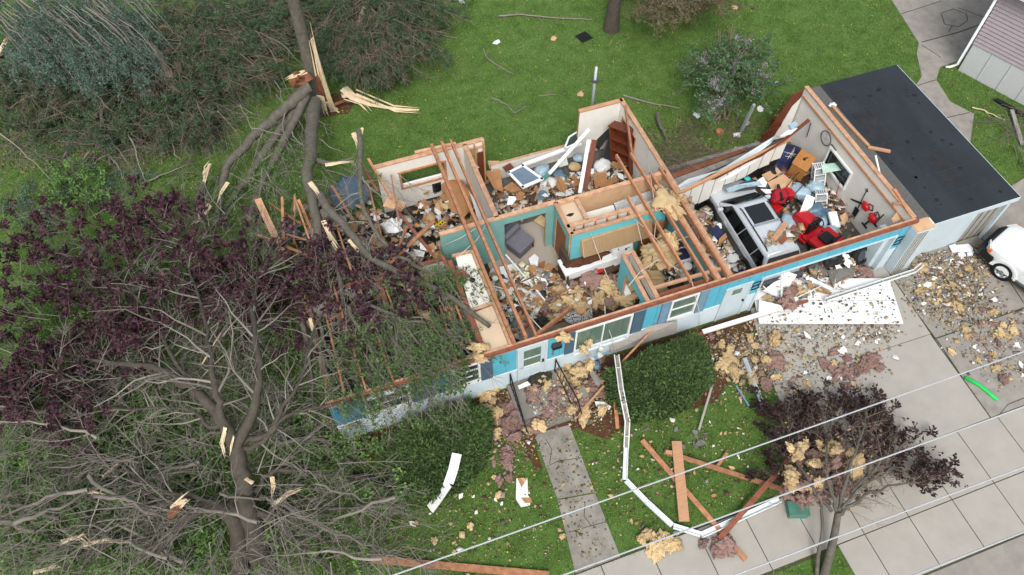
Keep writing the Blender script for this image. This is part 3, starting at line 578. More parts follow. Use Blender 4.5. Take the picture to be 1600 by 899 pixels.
# stoop with two steps
st = thing('front_steps', 'grey concrete stoop with two steps below the white front door', 'steps', (0, 0, 0))
b = MB(); b.box(-.92, .8, -1.45, -.06, 0, .34); b.build('landing', M['stoop'], st); b = MB(); b.box(-.88, .82, -1.85, -1.452, 0, .17); b.build('step', M['stoop'], st)
for nm, lab, xx, lean in (('hand_railing', 'black iron railing on the left side of the concrete front steps', -.8, -.12), ('hand_railing', 'black iron railing on the right side of the front steps, leaning outward', .82, .16)):
    r_ = thing(nm, lab, 'railing', (xx, 0, 0)); b = MB()
    b.tube([(0, -.1, 1.15), (lean, -1.7, 1.05), (lean, -2.05, .75)], .028, 6); b.tube([(0, -.1, .45), (lean*.4, -1.7, .42)], .018, 6); b.build('rail', M['iron'], r_)
    for k in range(9): b = MB(); t = k/8; b.tube([(lean*t*.5, -.12-1.55*t, .3), (lean*t, -.12-1.55*t, 1.12-.06*t)], .011, 5); b.build('baluster', M['iron'], r_)
    for q in ([(0, -.1, .3), (0, -.1, 1.15)], [(0, -1.95, .15), (lean, -1.95, .9)]): b = MB(); b.tube(q, .022, 6); b.build('post', M['iron'], r_)
# ------------------------------------------------------------------ the annex beside the garage
an = thing('annex', 'low white annex with a flat black roof beside the garage', 'annex')
b = MB(); RL, RR, RF, RB = 14.42, 18.72, -.2, 7.3
b.box(14.42, RR, RF, RB, 2.36, 2.48); b.build('roof_deck', M['white'], an)
b = MB(); b.box(15.1, RR+.02, RF-.02, RB+.02, 2.482, 2.51); rf = b.build('roof', M['roof'], an)
b = MB(); b.box(14.44, 15.095, RF+.3, RB+.01, 2.482, 2.505); b.build('roof_flashing', M['roof_edge'], rf)
M['seam'] = mat('roofing_seam', '#30353b', .85, scale=9, var=.5, k=.8)
b = MB()
for k in range(1, 8): y = RF+k*.97; b.hexa([(15.12, y, 2.5102), (RR, y+.02, 2.5102), (RR, y+.05, 2.5102), (15.12, y+.03, 2.5102)], [(15.12, y, 2.514), (RR, y+.02, 2.514), (RR, y+.05, 2.514), (15.12, y+.03, 2.514)])
b.build('roof_seam', M['seam'], rf)
M['tar'] = mat('tar_patch', '#14171b', .7, scale=5, var=.4)
for k in range(26):
    b = MB(); x, y, r = rnd.uniform(15.3, 18.4), rnd.uniform(.1, 7), rnd.uniform(.03, .09); b.prism([(x+r*rnd.uniform(.7, 1.4)*math.cos(t), y+r*rnd.uniform(.7, 1.4)*math.sin(t), 2.5105) for t in [i*.785 for i in range(8)]], (0, 0, .004)); b.build('tar_patch', M['tar'], rf)
for x0, x1, y0, y1 in ((15.25, 16.2, 3.3, 5.6), (16.6, 17.5, 1.2, 2.6), (15.2, 15.9, 6.1, 7.1)):
    b = MB(); b.hexa([(x0, y0, 2.5103), (x1, y0+.1, 2.5103), (x1-.05, y1, 2.5103), (x0+.1, y1-.1, 2.5103)], [(x0, y0, 2.513), (x1, y0+.1, 2.513), (x1-.05, y1, 2.513), (x0+.1, y1-.1, 2.513)]); b.build('roof_patch', M['tar_soft'] if 'tar_soft' in M else M.setdefault('tar_soft', mat('worn_roof_patch', '#2b2c31', .85, scale=2, var=.35, k=.8)), rf)
b = MB(); b.box(14.46, 17.5, .0, .1, .02, 2.36); b.box(RR-.12, RR-.02, .1, 7.15, .02, 2.36); b.box(14.42, RR-.12, 7.1, 7.2, .02, 2.36); b.build('wall', M['siding'], an)
b = MB()
for k in range(7): x = 17.52+k*.15; b.box(x, x+.11, .03+.02*(k % 2), .08, .03, 2.35)
b.build('slatted_screen', M['grey_panel'], an)
b = MB(); b.box(RR-.22, RR-.1, -.16, -.04, .02, 2.36); b.build('post', M['siding'], an)
b = MB(); b.box(14.42, RR+.03, RF-.05, RF-.022, 2.3, 2.5); b.box(RR+.022, RR+.05, RF-.02, RB, 2.3, 2.5); b.build('fascia_board', M['siding'], an)
b = MB(); b.box(14.25, 15.02, -.38, -.01, .03, 2.5); pl = b.build('corner_pier', M['siding'], an); b = MB(); b.box(14.27, 15.0, -.36, .12, 2.502, 2.53); b.build('pier_top', M['drywall_back'], pl)
b = MB()
for k in range(4): b.box(14.3+k*.12, 14.36+k*.12, -.4, -.381, .05, 2.45)
b.build('trim_strip', M['grey_panel'], pl)
# ------------------------------------------------------------------ vehicles
def arc(cx, cz, r, a0, a1, n): return [(cx+r*math.cos(a0+(a1-a0)*i/n), cz+r*math.sin(a0+(a1-a0)*i/n)) for i in range(n+1)]
def wheel(parent, x, y, z, r, w, side, rim='steel'):
    b = MB(); pr_ = [(-.5, .62), (-.5, .9), (-.42, .98), (-.2, 1), (.2, 1), (.42, .98), (.5, .9), (.5, .62)]; n = 24
    b.loft([[(x+a*w, y+q*r*math.cos(2*math.pi*j/n), z+q*r*math.sin(2*math.pi*j/n)) for j in range(n)] for a, q in pr_], cap=False)
    wl = b.build('wheel', M['tyre'], parent, smooth=True)
    b = MB(); xo = x+side*w*.36
    b.loft([[(xo+side*a, y+q*r*math.cos(2*math.pi*j/n), z+q*r*math.sin(2*math.pi*j/n)) for j in range(n)] for a, q in ((.0, .66), (.03, .64), (.0, .56), (-.03, .5))], cap=False)
    b.disc((xo+side*.012, y, z), r*.16, (side, 0, 0), .03, 12)
    for k in range(6):
        t = k*math.pi/3; c, s_ = math.cos(t), math.sin(t); b.beam((xo+side*.012, y+c*r*.1, z+s_*r*.1), (xo+side*.0, y+c*r*.6, z+s_*r*.6), .075*r/.35, .03, up=(1, 0, 0))
    b.build('rim', M[rim], wl); b = MB(); b.disc((x+side*w*.2, y, z), r*.62, (side, 0, 0), .01, 20); b.build('brake_disc', M['black'], wl)
def car(name, label, loc, rz, P):
    t = thing(name, label, P['cat'], loc, rz); L = P['L']/2; paint = M[P['paint']]
    def ring(y, w, z0, z1): return [(sx*w*a, y, z0+(z1-z0)*q) for sx, seq in ((1, [(.86, 0), (.98, .12), (1, .4), (1, .72), (.965, .92), (.86, 1.0), (.45, 1.025)]), (-1, [(.45, 1.025), (.86, 1.0), (.965, .92), (1, .72), (1, .4), (.98, .12), (.86, 0)])) for a, q in seq]
    b = MB(); b.loft([ring(*q) for q in P['rings']]); b.build('body', [paint], t, smooth=True, bevel=.06)
    c0, c1 = P['clad']
    b = MB(); b.loft([ring(y, w+.012, z0-.02, z0+(z1-z0)*c1) for y, w, z0, z1 in P['rings'][1:-1]]); b.build('lower_cladding', M['clad'], t)
    yb0, yb1, wb, zb, yt0, yt1, wt, zt = P['cab']
    b = MB(); q = lambda y0, y1, w, z: [(-w, y0, z), (w, y0, z), (w, y1, z), (-w, y1, z)]
    b.loft([q(yb0, yb1, wb, zb-.04), q(yt0, yt1, wt, zt), q(yt0+.12, yt1-.12, wt-.14, zt+.05)]); b.build('cabin', [paint], t, smooth=True, bevel=.09)
    def sp(s, u, v):
        y = (yb0+(yb1-yb0)*u)*(1-v)+(yt0+(yt1-yt0)*u)*v; w = wb*(1-v)+wt*v; return Vector((s*(w+.012), y, zb+(zt-zb)*v))
    for s in (-1, 1):
        for u0, u1, u2, u3 in P['side_glass']:
            b = MB(); b.prism([sp(s, u0, .06), sp(s, u1, .06), sp(s, u2, .84), sp(s, u3, .84)][::s], (s*.006, 0, 0)); b.build('side_window', M['car_glass'], t)
    for nm, ya, yt in (('windscreen', yb1, yt1), ('rear_window', yb0, yt0)):
        sg = 1 if nm == 'windscreen' else -1
        b = MB(); f = lambda x, v: Vector((x*((wb*(1-v)+wt*v)), ya*(1-v)+yt*v+sg*.008, zb+(zt-zb)*v)); b.prism([f(-.88, .08), f(.88, .08), f(.88, .9), f(-.88, .9)], (0, sg*.008, .004)); b.build(nm, M['car_glass'], t)
    if P.get('sunroof'):
        b = MB(); b.box(-.42, .42, yt1-1.05, yt1-.22, zt+.052, zt+.062); b.build('sunroof', M['car_glass'], t)
        for s in (-1, 1):
            b = MB(); b.tube([(s*(wt-.1), yt0+.2, zt+.04), (s*(wt-.1), yt0+.3, zt+.1), (s*(wt-.1), yt1-.35, zt+.1), (s*(wt-.1), yt1-.2, zt+.04)], .022, 6); b.build('roof_rail', M['black'], t)
        for y in (yt1-1.15, yt0+.5): b = MB(); b.beam((-wt+.08, y, zt+.1), (wt-.08, y, zt+.1), .07, .03); b.build('cross_bar', M['steel'], t)
        b = MB()
        for i in range(4): x = -.36+i*.24; b.box(x, x+.04, yt0+.15, yt1-1.25, zt+.05, zt+.06)
        b.build('roof_rib', paint, t)
    for s in (-1, 1):
        for y in P['axles']: wheel(t, s*P['track'], y, P['wr'], P['wr'], P['ww'], s)
        for y in P['axles']:
            b = MB(); r0 = P['wr']*1.06; pts = arc(y, P['wr'], r0, 0, math.pi, 14); po = arc(y, P['wr'], r0+.08, math.pi, 0, 14)
            b.prism([(s*(P['bw']-.04), a, z) for a, z in pts+po], (s*.07, 0, 0)); b.prism([(s*(P['bw']-.05), a, z) for a, z in pts], (s*.06, 0, 0), 0); b.build('wheel_arch', M['black'] if P['dark_arch'] else paint, t)
        for y in P['handles']: b = MB(); b.box(s*(P['bw']+.0)-.02, s*(P['bw']+.0)+.02, y, y+.2, P['hz'], P['hz']+.035); b.build('door_handle', M['silver'] if P['dark_arch'] else M['black'], t)
        b = MB(); b.box(min(s*(wb+.02), s*(wb+.24)), max(s*(wb+.02), s*(wb+.24)), yb1-.55, yb1-.42, zb+.05, zb+.22); b.build('mirror', M['silver'] if P['dark_arch'] else M['black'], t, bevel=.03)
        b = MB(); b.prism([(s*P['bw']*.93, L-.22, P['lz']), (s*P['bw']*.55, L-.02, P['lz']), (s*P['bw']*.55, L-.02, P['lz']+.16), (s*P['bw']*.93, L-.22, P['lz']+.16)][::s], (0, .05, .0)); h = b.build('headlight', M['lamp'], t); b = MB(); b.box(min(s*P['bw']*.9, s*P['bw']*1.01), max(s*P['bw']*.9, s*P['bw']*1.01), L-.3, L-.18, P['lz'], P['lz']+.14); b.build('marker_lamp', M['orange'], h)
        b = MB(); b.box(min(s*P['bw']*.8, s*P['bw']*.985), max(s*P['bw']*.8, s*P['bw']*.985), -L-.015, -L+.1, .75, 1.02); b.build('tail_lamp', M['brake'], t)
    b = MB(); yb = L-.12+P.get('bx', 0); pts = [(x, y) for x, y in ((-P['bw']*1.0, yb-.3), (-P['bw']*.9, yb+.05), (-P['bw']*.5, yb+.2), (P['bw']*.5, yb+.2), (P['bw']*.9, yb+.05), (P['bw']*1.0, yb-.3-P.get('bx', 0)*2))]
    if P.get('bx'): pts[0] = (pts[0][0]*1.03, pts[-1][1]); pts[-1] = (pts[-1][0]*1.03, pts[-1][1])
    b.prism([(x, y, .38) for x, y in pts], (0, 0, .26+P.get('bx', 0))); b.build('front_bumper', M[P['bump']], t, bevel=.04); b = MB(); b.box(-.5, .5, L-.04, L+.03, P['lz']-.02, P['lz']+.15); b.build('grille', M['black'], t)
    b = MB(); b.box(-P['bw']*.95, P['bw']*.95, -L-.12, -L+.15, .4, .66); b.build('rear_bumper', M[P['bump']], t, bevel=.04)
    return t
suv = car('silver_suv', 'silver sport utility car with grey lower sides stuck in the wrecked garage', (9.98, 2.85, .05), R(-1.5), dict(cat='car', L=4.6, paint='silver', clad=(0, .78), bw=.92, bump='clad', dark_arch=True, sunroof=True,
    rings=[(-2.28, .74, .42, .98), (-2.2, .88, .36, 1.06), (-1.2, .93, .32, 1.1), (.4, .93, .32, 1.08), (1.2, .92, .32, 1.06), (1.55, .91, .32, 1.03), (2.1, .84, .36, .92), (2.28, .66, .42, .82)],
    cab=(-2.2, 1.35, .87, 1.05, -1.95, .55, .66, 1.66), side_glass=[(.02, .24, .2, .06), (.255, .52, .56, .215), (.535, .93, .985, .575)], axles=(-1.38, 1.4), track=.83, wr=.37, ww=.23, handles=(-.75, .35), hz=.88, lz=.66))
_rz = .33; _w = at(1567, 424, .4); _c = Vector((_w.x, _w.y)) - Vector((math.cos(_rz)*-.84-math.sin(_rz)*1.62, math.sin(_rz)*-.84+math.cos(_rz)*1.62))
car('white_pickup', 'white pickup truck with black bumper parked nose in beside the annex', (_c.x, _c.y, .03), _rz, dict(cat='truck', L=5.3, paint='truck_white', clad=(0, .12), bw=.95, bump='black', dark_arch=False,
    rings=[(-2.62, .84, .48, 1.1), (-2.55, .93, .42, 1.14), (-1.0, .95, .38, 1.16), (.4, .95, .38, 1.16), (1.2, .95, .38, 1.16), (1.9, .94, .4, 1.12), (2.4, .89, .42, 1.06), (2.6, .72, .48, .98)],
    cab=(-2.3, 1.3, .88, 1.14, -2.1, .45, .7, 1.72), side_glass=[(.04, .24, .2, .07), (.27, .55, .57, .24), (.58, .9, .97, .6)], axles=(-1.5, 1.62), track=.84, wr=.42, ww=.25, handles=(-.9, .3), hz=1.0, lz=.82, bx=.1))
# ------------------------------------------------------------------ things in the garage
def on(px_, py_, z): p = at(px_, py_, z); return Vector((p.x, p.y))
def block(name, label, cat, c, size, rz, m, z0=.06, tilt=(0, 0), extra=None, group=None, bevel=.01):
    """a box-bodied thing standing at c (world x, y); extra(builder object, sx, sy, sz) adds parts"""
    t = thing(name, label, cat, (c[0], c[1], z0), 0, group, rot=(tilt[0], tilt[1], rz)); sx, sy, sz = size
    b = MB(); b.box(-sx/2, sx/2, -sy/2, sy/2, 0, sz); b.build('body', M[m], t, bevel=bevel)
    if extra: extra(t, sx, sy, sz)
    return t
def heading(p, q): d = q-p; return math.atan2(d.y, d.x)-math.pi/2
# ride-on mower
s0, h0 = on(1288, 372, .62), on(1254, 343, .62); mt = thing('ride_on_mower', 'red ride-on mower with black seat beside the silver car', 'mower', (*(s0+(h0-s0)*.5), .05), heading(s0, h0))
Lm = (h0-s0).length; yf, yr = Lm*.5+.35, -Lm*.5-.45
b = MB(); b.loft([[(-w, y, .35), (w, y, .35), (w, y, z-.1), (w*.8, y, z), (-w*.8, y, z), (-w, y, z-.1)] for y, w, z in ((yf, .2, .66), (yf-.1, .27, .8), (yf-.45, .3, .9), (yf-.8, .3, .95))]); b.build('hood', M['red'], mt, bevel=.03)
b = MB(); b.box(-.5, .5, yr, yf-.85, .3, .42); b.box(-.56, -.2, yr, yr+.75, .42, .6); b.box(.2, .56, yr, yr+.75, .42, .6); b.box(-.2, .2, yr, yr+.7, .42, .58); b.build('fender', M['red'], mt, bevel=.03)
b = MB(); b.box(-.25, .25, yr+.15, yr+.6, .6, .72); b.hexa([(-.25, yr+.05, .66), (.25, yr+.05, .66), (.25, yr+.17, .72), (-.25, yr+.17, .72)], [(-.23, yr-.05, 1.05), (.23, yr-.05, 1.05), (.23, yr+.05, 1.05), (-.23, yr+.05, 1.05)]); b.build('seat', M['black'], mt, bevel=.03)
b = MB(); n = 20; cy, cz = yf-.98, 1.02
ri = [(.2*math.cos(2*math.pi*i/n), cy+.19*math.sin(2*math.pi*i/n), cz+.07*math.sin(2*math.pi*i/n)) for i in range(n+1)]; b.tube(ri, .024, 6, cap=False)
for a in (0, 2.1, 4.2): b.beam((0, cy, cz-.02), (.19*math.cos(a), cy+.18*math.sin(a), cz+.06*math.sin(a)), .04, .02)
b.tube([(0, cy+.1, .6), (0, cy, cz)], .025, 6); b.build('steering_wheel', M['black'], mt)
b = MB(); b.box(-.28, .28, yf-.92, yf-.78, .42, .93); b.build('dashboard', M['black'], mt); b = MB(); b.box(-.55, .55, -.2, .35, .14, .28); b.build('mower_deck', M['red'], mt, bevel=.04)
for sx in (-1, 1): wheel(mt, sx*.46, yr+.35, .25, .25, .2, sx); wheel(mt, sx*.38, yf-.3, .18, .18, .13, sx)
# walk-behind machine
sb = thing('red_tiller', 'small red and black walk-behind machine between car roof and dressers', 'machine', (*on(1222, 312, .4), .05), R(-70))
b = MB(); b.box(-.2, .2, -.25, .25, .2, .55); b.disc((0, 0, .55), .16, (0, 0, 1), .12, 14); b.build('engine', M['black'], sb, bevel=.03); b = MB(); b.loft([[(.26*c, .3+.2*s, z) for c, s in [(math.cos(i*math.pi/6), math.sin(i*math.pi/6)) for i in range(12)]] for z in (.3, .5, .62)]); b.build('housing', M['red'], sb, bevel=.03)
b = MB(); b.box(-.3, .3, -.75, -.3, .12, .4); b.build('auger_box', M['red'], sb, bevel=.03)
for sx in (-1, 1): wheel(sb, sx*.27, .0, .2, .2, .1, sx); b = MB(); b.tube([(sx*.2, .2, .4), (sx*.25, .9, .95), (sx*.25, 1.1, .95)], .018, 6); b.build('handlebar', M['black'], sb)
rc = thing('red_cover', 'crumpled red cloth with black strap over the walk-behind machine', 'cloth', (*on(1218, 303, .85), .75))
def lump(rx, ry, rz_, seed, k=.28, f=1.6, sub=3, flat=0.0, fine=.0):
    r_ = random.Random(seed); o = Vector((r_.uniform(-50, 50), r_.uniform(-50, 50), 0)); import bmesh
    bm = bmesh.new(); bmesh.ops.create_icosphere(bm, subdivisions=sub, radius=1); b = MB()
    for v in bm.verts:
        p = v.co.copy(); n = mnoise.noise(p*f+o)*k*1.6+mnoise.noise(p*f*2.7+o)*k*.8+(mnoise.noise(p*f*7+o)*fine if fine else 0); p = p*(1+n); z = p.z*rz_
        if flat and z < -flat*rz_: z = -flat*rz_
        b.v.append((p.x*rx, p.y*ry, z))
    b.f = [[v.index for v in f_.verts] for f_ in bm.faces]; b.m = [0]*len(b.f); bm.free(); return b
lump(.42, .32, .25, 3).build('cloth', M['red_cloth'], rc, smooth=True); b = MB(); b.beam((-.1, -.35, .16), (.1, .35, .2), .09, .12); b.build('strap', M['black'], rc)
# dressers and cabinets
def cab_front(t, sx, sy, sz):
    b = MB(); b.box(-sx/2-.02, sx/2+.02, -sy/2-.02, sy/2+.02, sz, sz+.03); b.build('top', M['oak'], t)
c_ = on(1255, 246, 1.15)
def oak_extra(t, sx, sy, sz):
    b = MB(); b.box(-sx/2-.03, sx/2+.03, -sy/2-.03, sy/2+.03, sz, sz+.035); b.build('top', M['oak'], t, bevel=.01); b = MB(); b.box(-sx/2-.03, sx/2+.03, sy/2-.02, sy/2+.03, sz+.035, sz+.13); b.build('ledge', M['oak'], t)
    b = MB(); b.tube([(0, .05, sz+.04), (.08, .0, sz+.12), (.16, -.06, sz+.06)], .022, 6); b.disc((.02, .02, sz+.04), .05, (0, 0, 1), .07, 10); b.build('desk_clutter', M['black'], t)
block('oak_cabinet', 'oak cabinet with a light top and black clutter on it, leaning in the garage', 'cabinet', c_, (.78, .62, 1.1), R(33), 'oak', .07, (R(6), R(-8)), oak_extra)
block('red_brown_dresser', 'small reddish brown chest in the far garage corner by the wire rack', 'chest', on(1285, 225, .75), (.5, .75, .75), R(15), 'mahogany', .1, (R(3), R(8)))
block('brown_drawer_unit', 'dark brown drawer front lying tilted below the oak cabinet', 'drawer', on(1258, 285, .3), (.75, .35, .3), R(30), 'dark_brown', .12, (R(-25), 0), lambda t, sx, sy, sz: MB().box(-.06, .06, -sy/2-.02, -sy/2, sz*.5, sz*.6).build('handle', M['steel'], t))
block('brown_chest', 'low brown chest wedged behind the blue cloth in the garage', 'chest', on(1232, 262, .4), (.9, .5, .4), R(35), 'mahogany', .1, (R(8), R(-6)))
nv = thing('navy_cloth', 'navy blue blanket draped over boxes at the back of the garage', 'blanket', (*on(1233, 238, .8), .45)); lump(.72, .62, .42, 11, .2).build('blanket', M['navy'], nv, smooth=True)
b = MB()
for k in range(5): r_ = random.Random(k); q = [Vector((r_.uniform(-.4, .3), r_.uniform(-.45, .1), .47)) for _ in range(3)]; b.tube(q, .009, 4)
b.build('tangled_cord', M['cord'], nv)
def wdrawers(name, label, c, rz, n, tilt):
    t = thing(name, label, 'drawers', (*c, .08), 0, None, rot=(tilt[0], tilt[1], rz)); w, d, h = .42, .38, .3
    b = MB()
    for sx in (-1, 1):
        for sy in (-1, 1): b.box(sx*w/2-.02, sx*w/2+.02, sy*d/2-.02, sy*d/2+.02, 0, n*h+.06)
    for k in range(n+1): b.box(-w/2, w/2, -d/2-.015, -d/2+.015, k*h, k*h+.035); b.box(-w/2, w/2, d/2-.015, d/2+.015, k*h, k*h+.035); b.box(-w/2, -w/2+.03, -d/2, d/2, k*h, k*h+.035); b.box(w/2-.03, w/2, -d/2, d/2, k*h, k*h+.035)
    for k in range(5): x = -w/2+.05+k*.08; b.box(x, x+.03, -d/2, d/2, n*h+.02, n*h+.05)
    b.build('frame', M['white'], t)
    for k in range(n): b = MB(); b.box(-w/2+.03, w/2-.03, -d/2-.01, d/2-.03, k*h+.05, k*h+.22); b.build('drawer', M['drawer_plastic'], t)
    return t
M['drawer_plastic'] = mat('clear_drawer_plastic', '#aeb6bd', .3, scale=8, var=.25, k=.7)
wdrawers('plastic_drawers', 'taller white plastic drawer tower leaning by the garage window', on(1283, 285, .6), R(-18), 4, (R(-14), R(-10)))
wdrawers('plastic_drawers', 'white plastic drawer tower standing closest to the garage window', on(1302, 275, .5), R(-14), 4, (R(-6), R(4)))
wdrawers('plastic_drawers', 'shorter grey and white plastic drawer tower beside the red handled tools', on(1285, 315, .35), R(-25), 2, (R(-22), R(-12)))
gs = thing('green_glass_sheet', 'pale green glass sheet lying on top of the white plastic drawers', 'glass sheet', (*on(1300, 262, 1.32), 1.32)); b = MB(); b.prism([(-.5, -.15, 0), (.2, -.25, .02), (.85, -.45, -.05), (.35, .15, 0), (-.35, .25, .03)], (0, 0, .012)); b.build('pane', M['sheet_glass'] if 'sheet_glass' in M else mat('pale_green_glass', '#b9d8cb', .2, scale=2, var=.1, k=.85), gs)
# tools hung on the garage wall (x = 14.27)
def wallp(px_, py_):
    d = fwd*F_PX + rgt*(px_-800) - upv*(py_-449.5); t = (14.25-CAM.x)/d.x; return CAM+d*t
sh = thing('shovel', 'black shovel hung on the white garage wall', 'shovel'); b = MB(); p, q = wallp(1354, 298), wallp(1340, 326); b.tube([p, q], .018, 6); b.build('handle', M['iron'], sh); b = MB(); e = wallp(1334, 337); d = (e-q).normalized(); s_ = Vector((0, d.z, -d.y)).normalized(); b.prism([q-s_*.12, q+s_*.12, e+s_*.1, e-s_*.1], (-.02, 0, 0)); b.build('blade', M['iron'], sh); b = MB(); b.tube([p+s_*.08, p-d*.1, p-s_*.08, p+s_*.08], .015, 5); b.build('grip', M['iron'], sh)
for nm, lab, c, e1 in (('hedge_trimmer', 'red hedge trimmer with a long black blade on the garage wall', (1355, 322), (1330, 311)), ('chainsaw', 'smaller red power tool hung nearest the front corner of the garage', (1366, 340), (1352, 350))):
    t = thing(nm, lab, 'power tool'); C_, E_ = wallp(*c), wallp(*e1); d = (E_-C_).normalized(); b = lump(.1, .2, .17, 5 if nm[0] == 'h' else 8, .25); o = b.build('motor_body', M['red'], t, C_+Vector((-.09, 0, 0)), smooth=True)
    b = MB(); s_ = Vector((0, d.z, -d.y)); b.prism([C_+d*.1-s_*.05, E_-s_*.02, E_+s_*.02, C_+d*.1+s_*.05], (-.03, 0, 0)); b.build('blade', M['black'], t); b = MB(); b.tube([C_-d*.1+s_*.12, C_-d*.3+s_*.1, C_-d*.32-s_*.1, C_-d*.1-s_*.12], .02, 6); b.build('grip', M['black'], t)
for nm, lab, p, q, m_ in (('garden_rake', 'long handled rake leaning on the garage wall near the front', (1371, 335), (1352, 352), 'iron'), ('garden_hoe', 'dark hoe hung beside the rake in the front garage corner', (1382, 335), (1368, 350), 'iron'), ('red_pole', 'long red handled tool standing in the garage beside the drawers', (1314, 281), (1305, 316), 'red'), ('hung_rod', 'thin black rod on the garage wall behind the wire wheel', (1268, 192), (1262, 214), 'iron'), ('hung_bar', 'short black bar on the garage wall beside the window', (1300, 225), (1308, 235), 'iron')):
    t = thing(nm, lab, 'tool'); A, B_ = wallp(*p), wallp(*q); A.x -= .03; B_.x -= .05; b = MB(); b.tube([A, B_], .02, 6); b.build('handle', M[m_], t)
    if nm.startswith('garden') or nm == 'red_pole': b = MB(); b.beam(B_+Vector((0, -.15, 0)) if nm != 'red_pole' else A+Vector((0, -.12, 0)), B_+Vector((0, .15, 0)) if nm != 'red_pole' else A+Vector((0, .14, 0)), .05, .05); b.build('head', M['iron'], t)
t = thing('wheel', 'bicycle wheel hung on the back part of the garage wall', 'wheel'); C_ = wallp(1292, 216); b = MB(); b.tube([C_+Vector((-.05, .3*math.cos(a), .3*math.sin(a))) for a in [i*math.pi/12 for i in range(25)]], .018, 6); tr_ = b.build('rim', M['iron'], t); b = MB()
for i in range(9): a = i*.7; b.tube([C_+Vector((-.05, 0, 0)), C_+Vector((-.05, .29*math.cos(a), .29*math.sin(a)))], .004, 4)
b.build('spokes', M['steel'], t)
t = thing('wire_rack', 'grey wire rack standing against the garage wall below the wheel', 'rack', (*on(1293, 240, .6), .3), R(-5)); b = MB()
for i in range(9): x = -.24+i*.06; b.tube([(0, x, 0), (0, x, .7)], .006, 4)
for z in (0, .35, .7): b.tube([(0, -.26, z), (0, .26, z)], .009, 5)
b.build('wires', M['steel'], t)
t = thing('white_pole', 'white metal pole leaning on the garage side wall', 'pole'); b = MB(); b.tube([at(1368, 243, 3.0), at(1391, 342, 1.2)], .035, 8); b.build('tube', M['alum_white'], t)
# bags, boxes and panels about the mower
def bag(name, label, px_, py_, z, r, m, seed, cat='bag', flat=.8, group=None):
    o = lump(r, r*.8, r*.6, seed, .2).build(name, M[m], None, at(px_, py_, z), (0, 0, seed), smooth=True); tag(o, label, cat, group); return o
bag('blue_bag', 'pale blue plastic bag in front of the red mower hood', 1233, 348, .35, .4, 'blue_bag', 1); bag('white_bag', 'rounded white plastic bag behind the mower, by the red machine', 1251, 300, .5, .42, 'blue_bag', 2)
bag('dusty_blue_bag', 'dusty blue plastic bag right behind the steering wheel', 1273, 330, .35, .42, 'blue_bag_dark', 3); bag('dusty_blue_bag', 'dusty blue plastic bag against the brown cardboard', 1290, 338, .3, .34, 'blue_bag_dark', 4)
bag('pale_blue_bag', 'pale blue plastic bag right of the mower seat', 1296, 362, .3, .36, 'blue_bag', 5); bag('pale_blue_bag', 'small pale blue bag just above the mower steering wheel', 1281, 347, .4, .28, 'blue_bag', 6); bag('pale_blue_bag', 'pale blue plastic under the white drawers', 1275, 292, .5, .35, 'blue_bag', 9)
def panel(name, label, cat, pts, z, th, m, group=None, parent=None):
    """a flat piece whose corners lie at the given heights"""
    zz = z if isinstance(z, (list, tuple)) else [z]*len(pts); P = [at(x, y, q) for (x, y), q in zip(pts, zz)]; c = sum(P, Vector())/len(P); b = MB(); b.prism([p-c for p in P], (0, 0, th)); o = b.build(name, M[m], parent, c)
    if label: tag(o, label, cat, group)
    return o
panel('white_carton', 'white box lid tipped up behind the mower hood', 'lid', [(1249, 332), (1259, 307), (1272, 312), (1268, 325), (1260, 331)], [.85, 1.0, 1.0, .9, .85], .12, 'white')
panel('white_board', 'white board tipped on end right of the blue bags', 'board', [(1293, 334), (1306, 333), (1312, 357), (1300, 359)], [.75, .75, .3, .3], .1, 'white')
panel('brown_cardboard', 'brown cardboard sheet leaning by the white garage wall', 'cardboard', [(1312, 338), (1322, 332), (1325, 342), (1319, 354), (1311, 343)], [.5, .6, .5, .2, .3], .02, 'drywall_back')
panel('wallboard_sheet', 'beige wall panels fallen flat behind the silver car', 'panel', [(1190, 274), (1214, 263), (1221, 270), (1200, 284)], [.75, .6, .5, .7], .03, 'drywall_back')
panel('wallboard_sheet', 'beige wall panel fallen in front of the oak cabinet', 'panel', [(1199, 286), (1224, 273), (1238, 284), (1236, 298), (1205, 297)], [.75, .6, .5, .5, .7], .03, 'drywall_back')
panel('white_board', 'white board leaning between the car windscreen and beige panels', 'board', [(1179, 286), (1192, 277), (1199, 286), (1196, 293), (1184, 292)], [.95, 1.1, 1.0, .8, .8], .03, 'white'); panel('white_strip', 'white board lying beside the red cloth', 'board', [(1188, 296), (1208, 297), (1206, 303), (1196, 303)], .75, .03, 'white')
panel('car_sheet', 'pale crumpled plastic over the front of the silver car', 'plastic', [(1134, 296), (1150, 290), (1186, 284), (1191, 290), (1165, 293), (1139, 302)], [1.35, 1.35, 1.35, 1.3, 1.42, 1.35], .04, 'blue_bag')
panel('dark_sheet', 'dark grey sheet lying on the bonnet by the leaning panels', 'sheet', [(1142, 294), (1172, 280), (1184, 288), (1180, 296), (1150, 300)], 1.15, .03, 'clad')
bag('turquoise_ball', 'turquoise plastic ball above the car bonnet', 1168, 280, 1.15, .13, 'turquoise', 21, 'ball'); bag('toilet_seat', 'white and pale blue plastic heater in the dark behind the leaning wall', 1206, 246, .8, .24, 'white', 22, 'heater')
bag('red_bag', 'red bag in the dark gap at the end of the leaning garage wall', 1187, 257, .6, .42, 'red_cloth', 23); bag('black_case', 'black case beside the red bag in the garage', 1201, 266, .55, .32, 'black', 24, 'case')
